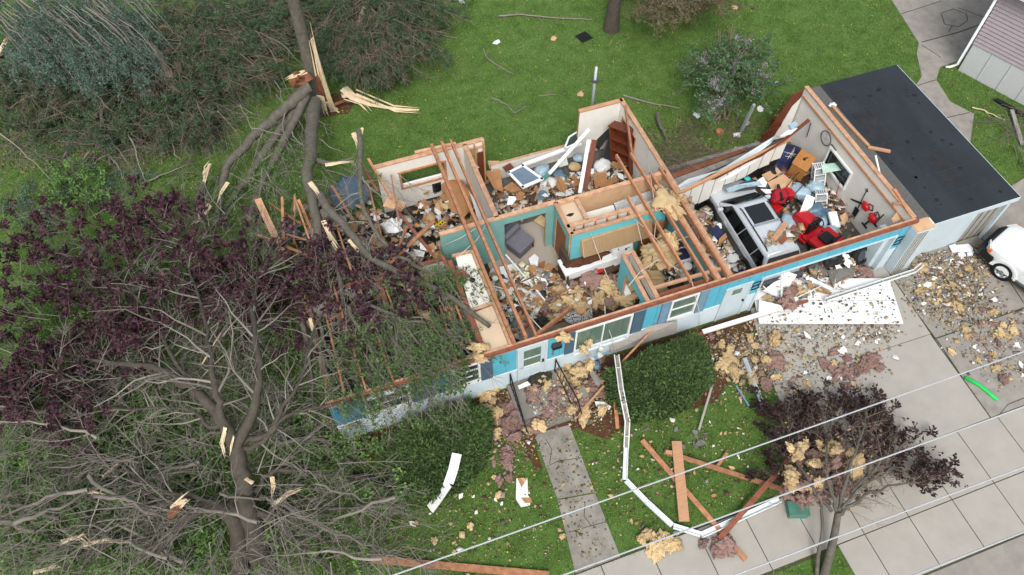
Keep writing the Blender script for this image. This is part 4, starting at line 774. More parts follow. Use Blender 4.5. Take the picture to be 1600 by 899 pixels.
# wood lying on the car roof
for p, q, m_, lab in (((1209, 375), (1228, 349), 'board', 'pale wood block lying across the back of the car roof'), ((1219, 379), (1243, 354), 'lumber_red', 'reddish wood block lying across the rear edge of the car roof')):
    o = MB().beam(at(*p, 1.86), at(*q, 1.82), .2, .09); a = at(*p, 1.84); o.v = [tuple(Vector(v)-a) for v in o.v]; tag(o.build('wood_block', M[m_], None, a), lab, 'wood')
# things left of the car
panel('black_bin', 'black plastic bin between the car and the house wall', 'bin', [(1098, 362), (1108, 358), (1118, 385), (1110, 388)], [.9, .9, .5, .5], .3, 'black')
panel('blue_carton', 'dark blue printed carton beside the silver car door', 'carton', [(1110, 362), (1120, 357), (1130, 370), (1122, 380), (1112, 374)], [.75, .75, .5, .4, .5], .2, 'navy')
panel('brown_carton', 'torn brown carton beside the rear car door', 'carton', [(1122, 378), (1132, 369), (1134, 376), (1120, 388)], [.6, .6, .5, .5], .2, 'cardboard'); bag('pink_bag', 'pink and white bag near the car mirror', 1093, 337, .5, .25, 'ins_p', 31); bag('patterned_cloth', 'pale pink cloth heap in front of the rear car wheel', 1144, 409, .25, .45, 'cloth_white', 32, 'cloth')
panel('white_board', 'long white board lying along the car side', 'board', [(1093, 352), (1103, 350), (1142, 380), (1136, 384), (1112, 365)], [.7, .7, .3, .3, .5], .04, 'white'); panel('white_scrap', 'white torn board beside the rear wheel', 'board', [(1128, 388), (1134, 383), (1141, 395), (1138, 403), (1130, 398)], .4, .04, 'white'); bag('denim_heap', 'dark blue jeans heap behind the rear car wheel', 1150, 420, .15, .4, 'navy', 33, 'clothes')
# behind the leaning wall: fallen eave, siding and sheathing
panel('white_soffit', 'long white soffit strip fallen behind the leaning garage wall', 'soffit', [(1050, 297), (1075, 281), (1120, 268), (1165, 250), (1190, 230), (1213, 211), (1205, 224), (1170, 252), (1130, 272), (1090, 288), (1060, 303)], [1.0, 1.0, 1.2, 1.4, 1.8, 2.2, 2.2, 1.9, 1.6, 1.3, 1.0], .05, 'alum_white')
panel('white_soffit', 'second white soffit strip lying below the longer one', 'soffit', [(1062, 305), (1100, 288), (1140, 272), (1180, 248), (1188, 248), (1145, 276), (1100, 294)], [1.4, 1.5, 1.7, 2.0, 2.05, 1.8, 1.6], .04, 'alum_white')
panel('brown_sheathing', 'brown sheathing board bent over the leaning garage wall', 'board', [(1088, 286), (1110, 273), (1150, 262), (1190, 245), (1218, 222), (1262, 186), (1266, 190), (1225, 222), (1180, 248), (1120, 280)], [2.1, 2.1, 2.2, 2.3, 2.4, 2.5, 2.45, 2.4, 2.35, 2.2], .03, 'mahogany')
panel('white_torn_siding', 'white torn siding piece in the far garage corner', 'siding', [(1219, 213), (1231, 204), (1246, 201), (1236, 210), (1222, 214)], 2.55, .03, 'white'); panel('pale_bowl', 'pale blue bowl like panel in the corner of the garage', 'panel', [(1231, 197), (1242, 192), (1247, 197), (1236, 204)], 2.6, .08, 'blue_bag')
panel('fallen_sill', 'weathered board lying along the outside of the garage back wall', 'board', [(1046, 274), (1168, 231), (1166, 237), (1050, 281)], .12, .05, 'lumber_red'); panel('grey_siding', 'grey siding strip lying just inside the weathered sill board', 'siding', [(1050, 282), (1166, 239), (1168, 244), (1056, 292)], .1, .05, 'grey_panel')
panel('loose_brown_board', 'loose brown board pointing out into the yard at the garage corner', 'board', [(1184, 215), (1215, 196), (1222, 193), (1219, 199), (1190, 212)], [.6, 1.0, 1.2, 1.1, .7], .05, 'mahogany')
t = thing('red_bucket', 'red bucket lying outside the far garage corner', 'bucket', at(1216, 188, .2), R(20)); b = MB(); n = 18; b.loft([[(x, r*math.cos(2*math.pi*i/n), r*math.sin(2*math.pi*i/n)) for i in range(n)] for x, r in ((-.25, .15), (.2, .2), (.21, .17), (-.2, .13))], cap=False); b.build('pail', M['red'], t); b = MB(); b.loft([[(x, r*math.cos(2*math.pi*i/n), r*math.sin(2*math.pi*i/n)) for i in range(n)] for x, r in ((0, .19), (.1, .2))], cap=False); b.build('white_label', M['white'], t)
# lumber lying on the annex roof
for p, q, lab in (((1300, 165), (1326, 195), 'short bamboo coloured board on the black roof, farthest from the camera'), ((1326, 195), (1357, 228), 'longer bamboo coloured board on the black roof'), ((1356, 230), (1391, 237), 'bamboo coloured board lying crosswise on the black roof')):
    a = at(*p, 2.56); b = MB(); b.beam((0, 0, 0), at(*q, 2.56)-a, .12, .07); tag(b.build('roof_board', M['board'], None, a), lab, 'board')
tag(lump(.16, .12, .05, 4).build('white_scrap', M['white'], None, at(1301, 164, 2.55), smooth=True), 'white scrap at the end of the boards on the black roof', 'scrap')
# ------------------------------------------------------------------ what lies in the rooms
def plank(name, label, cat, p, q, z0, z1, w, h, m, group=None, roll=0):
    a, c = at(*p, z0), at(*q, z1); b = MB(); b.beam((0, 0, 0), c-a, w, h, roll=roll); o = b.build(name, M[m], None, a)
    return tag(o, label, cat, group)
# living room
ch = thing('armchair', 'grey upholstered armchair tipped over on the speckled carpet', 'armchair', (*on(812, 385, .5), FZ), 0, None, rot=(R(4), R(-5), R(28)))
b = MB(); b.box(-.36, .36, -.34, .34, .05, .5); b.build('base', M['cloth_grey'], ch, bevel=.04); b = MB(); b.box(-.42, .42, -.4, .42, .5, .68); b.build('seat', M['cloth_grey'], ch, bevel=.06)
b = MB(); b.box(-.4, .4, .3, .5, .6, .92); b.build('backrest', M['cloth_grey'], ch, bevel=.06)
b = MB(); b.box(.37, .42, -.36, -.28, .05, .5); b.box(.37, .42, .26, .34, .05, .5); b.box(.37, .42, -.28, .26, .42, .5); b.box(.37, .42, -.28, .26, .05, .12); b.build('wooden_side', M['mahogany'], ch)
ch2 = thing('grey_sofa', 'grey sofa end lying behind the tipped armchair', 'sofa', (*on(796, 362, .5), FZ), R(30)); b = MB(); b.box(-.4, .4, -.25, .25, 0, .42); b.build('base', M['cloth_grey'], ch2, bevel=.06); b = MB(); b.box(-.4, .4, .1, .3, .42, .75); b.build('backrest', M['cloth_grey'], ch2, bevel=.06)
panel('insulation_batt', 'flat yellow insulation batt on the carpet beside the teal door post', 'insulation', [(834, 346), (845, 337), (858, 346), (858, 360), (840, 350)], FZ+.05, .05, 'ins_y')
for i, (pts, m_, lab) in enumerate([
    ([(765, 442), (780, 432), (795, 455), (785, 470), (770, 462)], 'white', 'white ceiling board piece under the long joists, left'),
    ([(780, 418), (806, 412), (812, 432), (800, 450), (786, 440)], 'white', 'white ceiling board piece below the grey armchair'),
    ([(796, 440), (822, 428), (842, 450), (838, 462), (812, 468)], 'chip', 'big white ceiling board on the living room floor near the lamp'),
    ([(826, 405), (835, 397), (842, 403), (840, 416), (830, 418)], 'white', 'white torn board standing on the carpet in front of the armchair'),
    ([(815, 468), (845, 462), (850, 482), (826, 492)], 'white_dirty', 'dusty grey board on the living room floor by the front wall'),
    ([(848, 420), (858, 412), (872, 420), (880, 432), (868, 438), (856, 430)], 'cardboard', 'torn cardboard sheet beside the brown closet door'),
    ([(843, 412), (852, 408), (850, 420), (840, 418)], 'brown_door', 'small brown board piece on the carpet'),
    ([(800, 455), (812, 440), (826, 448), (820, 462)], 'cardboard', 'brown torn paper between the white ceiling boards'),
    ([(835, 455), (850, 452), (852, 462), (838, 466)], 'white', 'small white board on the rust brown floor'),
    ([(818, 488), (832, 482), (836, 500), (824, 504)], 'leaf_yew', 'dark green cushion on the floor behind the front wall'),
    ([(790, 480), (800, 478), (806, 500), (798, 504)], 'blue_bag', 'pale blue sheet under the joists near the front wall'),
    ([(765, 505), (780, 500), (790, 525), (778, 530)], 'white_dirty', 'grey white board in the corner inside the front wall')]):
    nm = {'cardboard': 'torn_cardboard', 'leaf_yew': 'green_cushion', 'brown_door': 'brown_scrap'}.get(m_, 'ceiling_board'); panel(nm, lab, 'cushion' if m_ == 'leaf_yew' else 'board', pts, [FZ+.03+.14*((i*7+j*3) % 4)/4 for j in range(len(pts))], .025, m_)
lf = thing('ceiling_lamp', 'fallen ceiling lamp with cream petal shades among the white boards', 'lamp', (*on(816, 422, .6), FZ+.2)); b = MB()
for k in range(5): a = k*1.257; c, s_ = math.cos(a), math.sin(a); b.prism([(.05*c, .05*s_, .02), (.25*c-.13*s_, .25*s_+.13*c, .08), (.42*c, .42*s_, .02), (.25*c+.13*s_, .25*s_-.13*c, .08)], (0, 0, .02))
b.build('shade', mat('cream_shade', '#d9d3b0', .6, scale=6, var=.12, k=.8), lf); b = MB(); b.disc((0, 0, 0), .09, (0, 0, 1), .12, 12); b.build('hub', M['steel'], lf)
tag(lump(.2, .2, .18, 9, .1).build('dark_pot', M['dark_brown'], None, at(811, 487, FZ+.2), smooth=True), 'round dark pot on the floor under the joists', 'pot')
plank('white_pole', 'long thin white metal strip across the living room debris', 'strip', (790, 398), (852, 470), .8, .6, .05, .04, 'alum_white')
# kitchen
kc = thing('kitchen_counter', 'white kitchen counter covered in brown crumbs between the closet and the fridge', 'counter', (*on(918, 408, 1.1), FZ), R(2)); b = MB(); b.box(-1.0, 1.0, -.33, .33, .1, .82); b.build('base_cabinet', M['dark_brown'], kc); b = MB(); b.box(-1.05, 1.02, -.38, .36, .82, .9); b.build('worktop', M['white'], kc)
b = MB(); b.box(-1.02, 1.0, -.375, -.345, .55, .8); b.build('white_front', M['white'], kc); o = lump(.85, .26, .07, 17, .35, 2.2).build('brown_crumbs', M['soil'], kc, (0, .05, .93), smooth=True)
fr = thing('fridge', 'white fridge with small magnets behind the kitchen counter', 'fridge', (*on(972, 397, 1.1), FZ), 0, None, rot=(R(-20), 0, R(8))); b = MB(); b.box(-.42, .42, -.33, .35, .05, 1.68); b.build('body', M['white'], fr, bevel=.02); b = MB(); b.box(-.42, .42, -.39, -.335, 1.15, 1.68); b.build('freezer_door', M['white'], fr, bevel=.02); b = MB(); b.box(-.42, .42, -.39, -.335, .08, 1.13); d_ = b.build('door', M['white'], fr, bevel=.02)
for i in range(9): r_ = random.Random(i); x, z = r_.uniform(-.38, .34), r_.uniform(1.2, 1.62) if i < 5 else r_.uniform(.5, 1.08); b = MB(); b.box(x, x+r_.uniform(.03, .11), -.398, -.391, z, z+r_.uniform(.02, .09)); b.build('magnet', M['black' if i % 3 else 'clad'], fr)
uc = thing('wall_cabinets', 'brown kitchen wall cabinets tipped off the aqua wall above the counter', 'cabinets', (*on(965, 376, 2.0), 1.72), 0, None, rot=(R(-24), 0, R(1))); b = MB(); b.box(-1.35, 1.35, -.15, .15, 0, .7); b.build('carcass', M['drywall_back'], uc)
for k in range(6): x = -1.33+k*.445; b = MB(); b.box(x+.006, x+.435, -.17, -.152, .02, .68); d_ = b.build('door', M['cab_door'] if 'cab_door' in M else M.setdefault('cab_door', mat('pale_brown_veneer', '#a08766', .6, scale=3, stretch=(5, 5, .8), var=.1, k=.8)), uc); b = MB(); b.disc((x+.39, -.172, .1), .015, (0, -1, 0), .02, 8); b.build('knob', M['steel'], d_)
block('dark_cabinet', 'tall dark brown cabinet end beside the brown closet door', 'cabinet', on(880, 415, 1.0), (.1, .6, 1.5), R(5), 'dark_brown', FZ); block('dark_cabinet', 'low dark brown cabinet in front of the white fridge', 'cabinet', on(960, 418, .8), (1.1, .35, .55), R(6), 'dark_brown', FZ); block('dark_cabinet', 'dark brown board standing lowest, left of the kitchen insulation', 'cabinet', on(885, 445, .5), (.08, .7, .8), R(-12), 'dark_brown', FZ)
tb = block('red_tool_box', 'red box with odds and ends on the floor before the counter', 'box', on(932, 423, .9), (.42, .3, .25), R(10), 'red', FZ+.35)
panel('white_torn_board', 'white torn wallboard hanging at the left end of the wall cabinets', 'board', [(897, 387), (910, 367), (912, 368), (911, 384), (905, 388)], [1.6, 2.2, 2.2, 1.7, 1.6], .02, 'white')
panel('narrow_board', 'white narrow board leaning inside the aqua kitchen partition', 'board', [(964, 437), (972, 434), (991, 469), (982, 473)], [1.2, 1.2, .9, .9], .06, 'white')
b = lump(.62, .45, .14, 41, .15, 1.2, 3, .4); qo = b.build('speckled_quilt', mat('black_speckled_cloth', '#d6d6d2', .9, scale=26, col2='#38373a', k=.8, contrast=.2, detail=1), None, at(905, 488, FZ+.45), (0, 0, .2), smooth=True); tag(qo, 'white cloth with black speckles under the insulation by the picture window', 'cloth')
tag(MB().disc((0, 0, 0), .16, (0, 0, 1), .06, 16).build('round_basket', M['board'], None, at(907, 486, FZ+.62)), 'round pale wooden lid on the speckled cloth', 'lid')
plank('broken_rafter', 'short thick rafter leaning up off the front wall plate into the kitchen', 'rafter', (836, 526), (894, 480), 2.72, 1.9, .09, .2, 'lumber'); plank('broken_rafter', 'brown rafter lying under the insulation behind the front wall', 'rafter', (800, 520), (832, 505), 2.0, 1.6, .08, .15, 'lumber_red')
tag(lump(.25, .25, .2, 13, .5, 3).build('house_plant', M['dead_leaf'], None, at(847, 504, .9)), 'dark green house plant beside the leaning rafter', 'plant')
def tuft(seed):
    b = lump(1, .72, .36, seed, .55, 1.3, 4, .3, .25); r_ = random.Random(seed); o = Vector((r_.uniform(-9, 9), r_.uniform(-9, 9), 3))
    for i, v in enumerate(b.v):
        p = Vector(v); a = math.atan2(p.y, p.x); k = 1+.2*mnoise.noise(Vector((math.cos(a)*2.2, math.sin(a)*2.2, seed)))+.13*mnoise.noise(Vector((math.cos(a)*6, math.sin(a)*6, seed))); b.v[i] = (p.x*k, p.y*k, p.z+.17*mnoise.noise(p*4+o)+.11*mnoise.noise(p*10+o))
    return b
# utility room
def drape(name, label, px_, py_, z, rx, ry, rzz, m, seed, cat='insulation'):
    b = tuft(seed*13+1); b.v = [(x*rx, y*ry/.7, zz*rzz*2.4-.35*rzz*((x*x+y*y) if rzz > .2 else 0)) for x, y, zz in b.v]; return tag(b.build(name, M[m], None, at(px_, py_, z), smooth=True), label, cat)
drape('draped_insulation', 'big yellow insulation batt draped over the cables in the utility room', 1027, 398, 2.3, .62, .42, .3, 'ins_y', 3); drape('draped_insulation', 'yellow insulation hanging down on the right side of the utility joists', 1045, 375, 2.4, .3, .35, .25, 'ins_y', 5); drape('draped_insulation', 'yellow insulation batt lying on the joists above the torn ceiling board', 1045, 315, 2.85, .45, .6, .12, 'ins_y', 6)
drape('fallen_insulation', 'dirty yellow insulation on the utility room floor under the drape', 1005, 430, 1.2, .6, .5, .3, 'ins_y', 7)
block('washing_machine', 'white washing machine under the joists by the aqua wall', 'washing machine', on(1062, 385, 1.0), (.65, .6, .9), R(3), 'white', FZ, extra=lambda t, sx, sy, sz: MB().disc((0, 0, sz+.002), .2, (0, 0, 1), .02, 18).build('lid', M['clad'], t)); block('white_dryer', 'white dryer with a blue carton on top, nearer the front wall', 'dryer', on(1062, 405, 1.0), (.65, .6, .9), R(-2), 'white', FZ, extra=lambda t, sx, sy, sz: MB().box(-.1, .25, -.2, .15, sz, sz+.14).build('blue_carton', M['navy'], t))
block('white_shelf', 'white wire shelf frame tilted against the aqua utility wall', 'shelf', on(1063, 368, 1.5), (.5, .08, .8), R(-40), 'white', 1.2, (R(20), 0)); tag(MB().disc((0, 0, 0), .17, (0, 0, 1), .05, 18).build('white_clock', M['white'], None, at(1074, 417, 1.25)), 'round white clock face among the dark utility clutter', 'clock')
block('black_speaker_box', 'black box in the dark corner below the utility joists', 'box', on(1042, 432, .8), (.5, .5, .5), R(20), 'black', FZ); block('brown_utility_door', 'brown door standing at the back of the utility room', 'door', on(1015, 375, 1.3), (.9, .05, 1.9), R(3), 'brown_door', FZ)
# back bedroom
bc = thing('bookcase', 'tall reddish brown bookcase leaning in the back bedroom', 'bookcase', (*on(975, 262, .5), FZ), 0, None, rot=(R(-4), R(-14), R(-62))); b = MB(); w, d, h = .95, .4, 2.05
b.box(-w/2, -w/2+.04, -d/2, d/2, 0, h); b.box(w/2-.04, w/2, -d/2, d/2, 0, h); b.box(-w/2+.04, w/2-.04, d/2-.02, d/2, 0, h); b.box(-w/2-.03, w/2+.03, -d/2-.02, d/2+.02, h, h+.04); b.build('case', M['mahogany'], bc)
for z in (.05, .5, .95, 1.45): b = MB(); b.box(-w/2+.042, w/2-.042, -d/2+.02, d/2-.025, z, z+.03); b.build('shelf', M['mahogany'], bc)
panel('black_headboard', 'black headboard panel leaning in the back bedroom corner', 'panel', [(922, 225), (952, 194), (958, 202), (936, 235)], [.7, 1.5, 1.5, .7], .05, 'black'); panel('black_sheet', 'black panel standing between the bookcase and the brown post', 'panel', [(938, 250), (952, 210), (962, 215), (955, 262)], [.5, 1.3, 1.2, .5], .05, 'black')
plank('brown_post', 'long reddish brown board standing up beside a white one in the back bedroom', 'board', (929, 219), (913, 298), 2.4, 1.5, .2, .06, 'mahogany'); plank('white_trim', 'wide white trim board beside the reddish brown one', 'trim', (920, 219), (906, 302), 2.4, 1.6, .14, .05, 'white'); plank('white_trim', 'long white trim pole reaching from the window over the low back wall', 'trim', (921, 202), (858, 272), 2.6, 1.3, .14, .05, 'white')
plank('white_wall_trim', 'long white trim lying on the low back wall of the bedroom', 'trim', (817, 258), (908, 225), 1.15, 1.2, .16, .08, 'white'); plank('green_end', 'green painted board end below the white trim pole', 'board', (848, 280), (858, 272), 1.2, 1.3, .16, .06, 'green_box')
wf = thing('fallen_window', 'white framed window with bluish glass lying on the bedroom debris', 'window'); P = [at(*q, 1.25) for q in ((795, 270), (817, 259), (847, 280), (817, 293))]
b = MB(); [b.beam(P[i]-(P[(i+1) % 4]-P[i]).normalized()*.04, P[(i+1) % 4]+(P[(i+1) % 4]-P[i]).normalized()*.04, .1+.03*(i == 2), .06) for i in range(4)]; b.build('frame', M['white'], wf); b = MB(); b.prism([p+Vector((0, 0, -.01)) for p in P], (0, 0, .02)); b.build('pane', mat('bluish_glass', '#6f8093', .15, scale=1.5, var=.2, k=.8, spec=.6), wf)
pf = thing('window_sash', 'small white window sash sticking out past the low back wall', 'window'); P = [at(*q, 1.3) for q in ((882, 233), (889, 215), (906, 204), (905, 222))]; b = MB(); [b.beam(P[i], P[(i+1) % 4], .07, .05) for i in range(4)]; b.build('frame', M['white'], pf); b = MB(); b.prism(P, (0, 0, .01)); b.build('pane', M['glass'], pf)
bag('aqua_pillow', 'pale aqua pillow right of the fallen window', 847, 268, .6, .38, 'blue_bag', 51, 'pillow'); bag('blue_cushion', 'dusty blue cushion below the white trim pole', 873, 275, .5, .3, 'blue_bag_dark', 52, 'cushion'); bag('green_grey_pillow', 'grey green pillow near the low back wall', 905, 247, .55, .26, 'blue_bag', 53, 'pillow'); bag('white_pillow', 'white pillow at the foot of the leaning bookcase', 941, 260, .6, .4, 'cloth_white', 54, 'pillow'); bag('cream_bag', 'cream coloured cloth bag on the bedroom floor', 862, 285, .55, .28, 'cloth_white', 55, 'cloth'); bag('foam_lump', 'yellow foam lump in the middle of the bedroom debris', 898, 261, .6, .26, 'ins_y', 56, 'foam')
sp_ = thing('stone_veneer', 'grey stone veneer panel heaped beside the inner bedroom wall', 'stones', at(772, 325, FZ+.1)); b = MB(); r_ = random.Random(5)
for i in range(70):
    c = Vector((r_.gauss(.1, .42), r_.gauss(0, .45), r_.uniform(0, .12))); q = lump(r_.uniform(.05, .12), r_.uniform(.05, .1), .06, i, .2, 1, 1); b.add([Vector(v)+c for v in q.v], q.f)
b.build('stones', M['stone'], sp_)['kind'] = 'stuff'
block('brown_box', 'brown wooden box lying below the fallen window', 'box', on(824, 308, .6), (.75, .55, .3), R(-12), 'dark_brown', FZ, (R(6), 0)); block('blue_bin', 'clear blue storage bin beside the brown wooden box', 'bin', on(846, 305, .6), (.5, .45, .28), R(5), 'blue_bag_dark', FZ)
for pts, m_, lab, z in ([(757, 268), (782, 266), (786, 300), (772, 296)], 'cardboard', 'cardboard sheet leaning behind the inner bedroom wall', .9), ([(785, 295), (800, 285), (815, 297), (800, 302)], 'cardboard', 'cardboard flap under the fallen window', .7), ([(926, 272), (948, 268), (948, 288), (930, 296)], 'cardboard', 'cardboard box flap near the bottom of the white trim board', .7), ([(935, 290), (962, 275), (965, 283), (942, 297)], 'cardboard', 'long cardboard strip by the bathroom wall', .8), ([(873, 300), (898, 294), (896, 304), (880, 308)], 'white', 'white curved board on the bedroom floor by the hall wall', .5), ([(735, 242), (756, 252), (750, 262), (738, 266)], 'cloth_white', 'grey white sheet hanging by the broken back wall', 1.4), ([(762, 252), (780, 252), (779, 265), (765, 264)], 'drywall_back', 'tan board at the gap in the back wall', .8), ([(785, 262), (797, 255), (803, 262), (792, 270)], 'mahogany', 'reddish board end left of the fallen window', 1.0), ([(870, 250), (885, 246), (888, 258), (874, 262)], 'white_dirty', 'pale board below the white trim on the low wall', .5):
    panel('torn_cardboard' if m_ == 'cardboard' else 'torn_board', lab, 'board', pts, [z+.12*(j % 2) for j in range(len(pts))], .02, m_)
# left back bedroom
for pts, m_, lab, z, cat in ([(686, 283), (696, 276), (722, 282), (735, 300), (738, 325), (726, 340), (705, 332), (700, 310)], 'cardboard', 'large torn cardboard sheet standing in the left back bedroom', .9, 'cardboard'), ([(598, 323), (606, 308), (636, 318), (627, 331)], 'drywall_back', 'tan board lying on the branches left of the white wall', 2.0, 'board'), ([(594, 351), (612, 341), (620, 344), (630, 360), (618, 365), (604, 364)], 'white', 'white torn board left of the crossing lumber', 1.7, 'board'), ([(648, 322), (662, 312), (674, 320), (668, 330)], 'cardboard', 'cardboard piece at the foot of the white bedroom wall', .5, 'cardboard'), ([(680, 315), (690, 312), (694, 336), (680, 334)], 'ins_y', 'yellow backing board left of the large cardboard', .6, 'board'), ([(664, 328), (674, 326), (673, 331), (664, 332)], 'white', 'small white card by the yellow tub', .7, 'card'), ([(682, 340), (688, 335), (690, 342), (685, 346)], 'white', 'white card right above the yellow tub', .8, 'card'), ([(586, 383), (600, 376), (606, 382), (596, 392)], 'drywall_back', 'tan board under the branches at the left rooms', 1.6, 'board'), ([(646, 390), (664, 394), (662, 402), (650, 400)], 'white', 'white tube shaped trim below the crossing lumber', 1.6, 'trim'), ([(593, 410), (625, 400), (628, 415), (600, 422)], 'ceil_board', 'pale tan board under the lower end of the crossing lumber', 1.5, 'board'), ([(733, 300), (742, 312), (755, 345), (748, 346)], 'white', 'narrow white board between the joists and the inner wall', 1.6, 'board'), ([(712, 425), (722, 420), (735, 432), (722, 440)], 'lumber_red', 'reddish broken board at the hall ceiling edge', 2.7, 'board'):
    panel({'cardboard': 'torn_cardboard', 'card': 'white_card', 'trim': 'white_trim'}.get(cat, 'torn_board'), lab, cat, pts, [z+.15*(j % 2) for j in range(len(pts))], .025, m_)
block('black_box', 'black box leaning on the white wall of the left back bedroom', 'box', on(681, 290, .9), (.35, .25, .5), R(15), 'black', .6); tb = thing('yellow_tub', 'bright yellow tub with black dots among the bedroom papers', 'tub', at(688, 353, .6), R(25)); b = MB(); b.box(-.26, .26, -.16, .16, 0, .2); b.build('tub', M['yellow'], tb, bevel=.06); b = MB()
for i in range(8): b.disc((-.18+.12*(i % 4), -.08+.16*(i//4), .2), .035, (0, 0, 1), .01, 10)
b.build('dots', M['black'], tb); wb = thing('white_dotted_box', 'white box with black dots beside the yellow tub', 'box', at(696, 361, .55), R(20)); b = MB(); b.box(-.22, .22, -.12, .12, 0, .12); b.build('box', M['white'], wb, bevel=.03); b = MB()
for i in range(6): b.disc((-.14+.14*(i % 3), -.05+.1*(i//3), .121), .025, (0, 0, 1), .006, 8)
b.build('dots', M['black'], wb)
tag(lump(.75, .8, .3, 61, .2).build('slate_mattress', M['slate'], None, at(545, 302, 1.2), smooth=True), 'slate blue bedding heaped in the far left bedroom', 'bedding'); tag(lump(.35, .4, .25, 62, .25).build('slate_cloth', M['slate'], None, at(452, 362, 1.0), smooth=True), 'slate blue cloth near the broken left wall plate', 'cloth')
# loose framing lumber about the left rooms
for p, q, z0, z1, w, m_, lab in (((678, 346), (603, 417), 2.7, 2.6, .13, 'lumber', 'long orange rafter lying slantwise, upper of the crossing pair'), ((618, 326), (676, 398), 2.4, 2.5, .1, 'lumber_red', 'darker rafter crossing under the slanting orange one'), ((575, 248), (612, 310), 2.75, 2.3, .09, 'lumber', 'orange rafter at the left end of the white back wall'), ((466, 312), (492, 372), 2.6, 1.6, .1, 'lumber', 'orange rafter standing left of the fallen tree limbs'), ((441, 308), (444, 396), 2.4, 1.8, .09, 'lumber', 'upright orange rafter right of the broken wall plate'), ((570, 265), (590, 300), 2.4, 1.8, .1, 'lumber_red', 'curved reddish rafter near the back left corner'), ((420, 318), (470, 350), 1.8, 1.9, .07, 'lumber', 'thin orange lath between the left rafters'), ((518, 290), (552, 345), 2.0, 1.4, .1, 'lumber', 'orange rafter in front of the slate blue bedding'), ((690, 400), (712, 440), 2.5, 2.5, .09, 'lumber_red', 'short rafter end beside the teal wall'), ((536, 498), (545, 550), 2.4, 1.8, .1, 'lumber', 'orange rafter showing through the branches over the left rooms'), ((545, 535), (590, 515), 2.4, 2.4, .1, 'lumber', 'orange beam lying crosswise under the green branches'), ((515, 460), (535, 505), 2.2, 1.8, .12, 'lumber', 'broken orange board under the purple leaves'), ((1314, 180), (1314, 180.5), 2.5, 2.5, .05, 'lumber', '')):
    if lab: plank('loose_rafter', lab, 'rafter', p, q, z0, z1, w, .07, m_)
plank('loose_rafter', 'broken lumber strip along the top of the back wall', 'rafter', (648, 238), (712, 224), 2.85, 2.85, .1, .06, 'plate'); plank('loose_rafter', 'short plate piece sticking into the garage from its side wall top', 'rafter', (1395, 318), (1412, 320), 2.75, 2.75, .09, .06, 'lumber')
plank('loose_rafter', 'splintered plate lying askew at the front corner of the garage wall', 'rafter', (1397, 296), (1422, 335), 2.82, 2.8, .12, .06, 'lumber'); panel('grey_blanket', 'brown cardboard on the garage side wall near the front corner', 'cardboard', [(1393, 342), (1402, 331), (1410, 335), (1408, 343), (1395, 350)], [2.2, 2.4, 2.4, 2.3, 2.1], .02, 'drywall_back')
# cables slung over the plates
def cable(name, label, pts, r=.012, m='cord'): o = MB().tube([at(x, y, z) for x, y, z in pts], r, 5).build(name, M[m], None, smooth=True); return tag(o, label, 'cable')
cable('cable', 'white cable slung from the hall joists to the front plate', [(763, 445, 2.9), (800, 455, 2.85), (815, 480, 2.4), (846, 515, 2.8)]); cable('cable', 'white cable crossing the teal wall top toward the left', [(770, 340, 2.85), (720, 372, 2.7), (690, 385, 2.3)]); cable('cable', 'white cable hanging from the teal wall to the hall ceiling', [(763, 345, 2.85), (745, 375, 2.7), (712, 405, 2.75)])
cable('cable', 'white cable hanging down across the wall cabinets into the kitchen', [(917, 345, 2.8), (932, 390, 2.4), (948, 430, 2.0), (962, 458, 1.4)]); cable('cable', 'grey cable looping over the kitchen partition to the utility insulation', [(982, 447, 2.8), (1000, 425, 2.8), (1030, 405, 2.7), (1045, 412, 2.6), (1060, 422, 2.8)]); cable('cable', 'cable looped between the utility joists by the fridge', [(995, 345, 2.9), (1003, 380, 2.2), (1013, 395, 2.3), (1022, 375, 2.6), (1025, 345, 2.9)]); cable('cable', 'cable running from the patterned panel over the joists', [(990, 342, 2.9), (1015, 362, 2.8), (1035, 385, 2.8), (1080, 368, 2.85)]); cable('cable', 'thin cable from the back bedroom plate down to the garage divider', [(1010, 230, 2.8), (1020, 300, 2.9), (1025, 330, 2.9), (1040, 326, 2.9), (1065, 306, 2.8)])
cable('cable', 'pale cable hanging from the fascia over the picture window', [(945, 478, 2.8), (946, 500, 2.4), (955, 525, 1.5), (963, 553, .8)]); cable('cable', 'pale cable hanging in front of the right front window', [(1078, 430, 2.8), (1085, 455, 2.6), (1093, 490, 1.3), (1092, 508, .6)])
# chandelier shades hung at the picture window
cl_ = thing('chandelier', 'fallen chandelier with four white cup shades below the picture window', 'chandelier', at(935, 530, 1.2)); b = MB(); b.tube([(-.1, 0, .8), (0, -.05, .35), (0, -.1, 0)], .015, 5); b.build('stem', M['steel'], cl_)
for px_, py_ in ((930, 527), (939, 537), (937, 547), (924, 553)):
    c = at(px_, py_, 1.2)-at(935, 530, 1.2); c.z = -.25; b = MB(); n = 14; b.loft([[(c.x+r*math.cos(2*math.pi*i/n), c.y-.12+h_, c.z+r*math.sin(2*math.pi*i/n)) for i in range(n)] for h_, r in ((.0, .1), (.06, .09), (.16, .04))]); b.build('lamp_shade', M['white'], cl_)
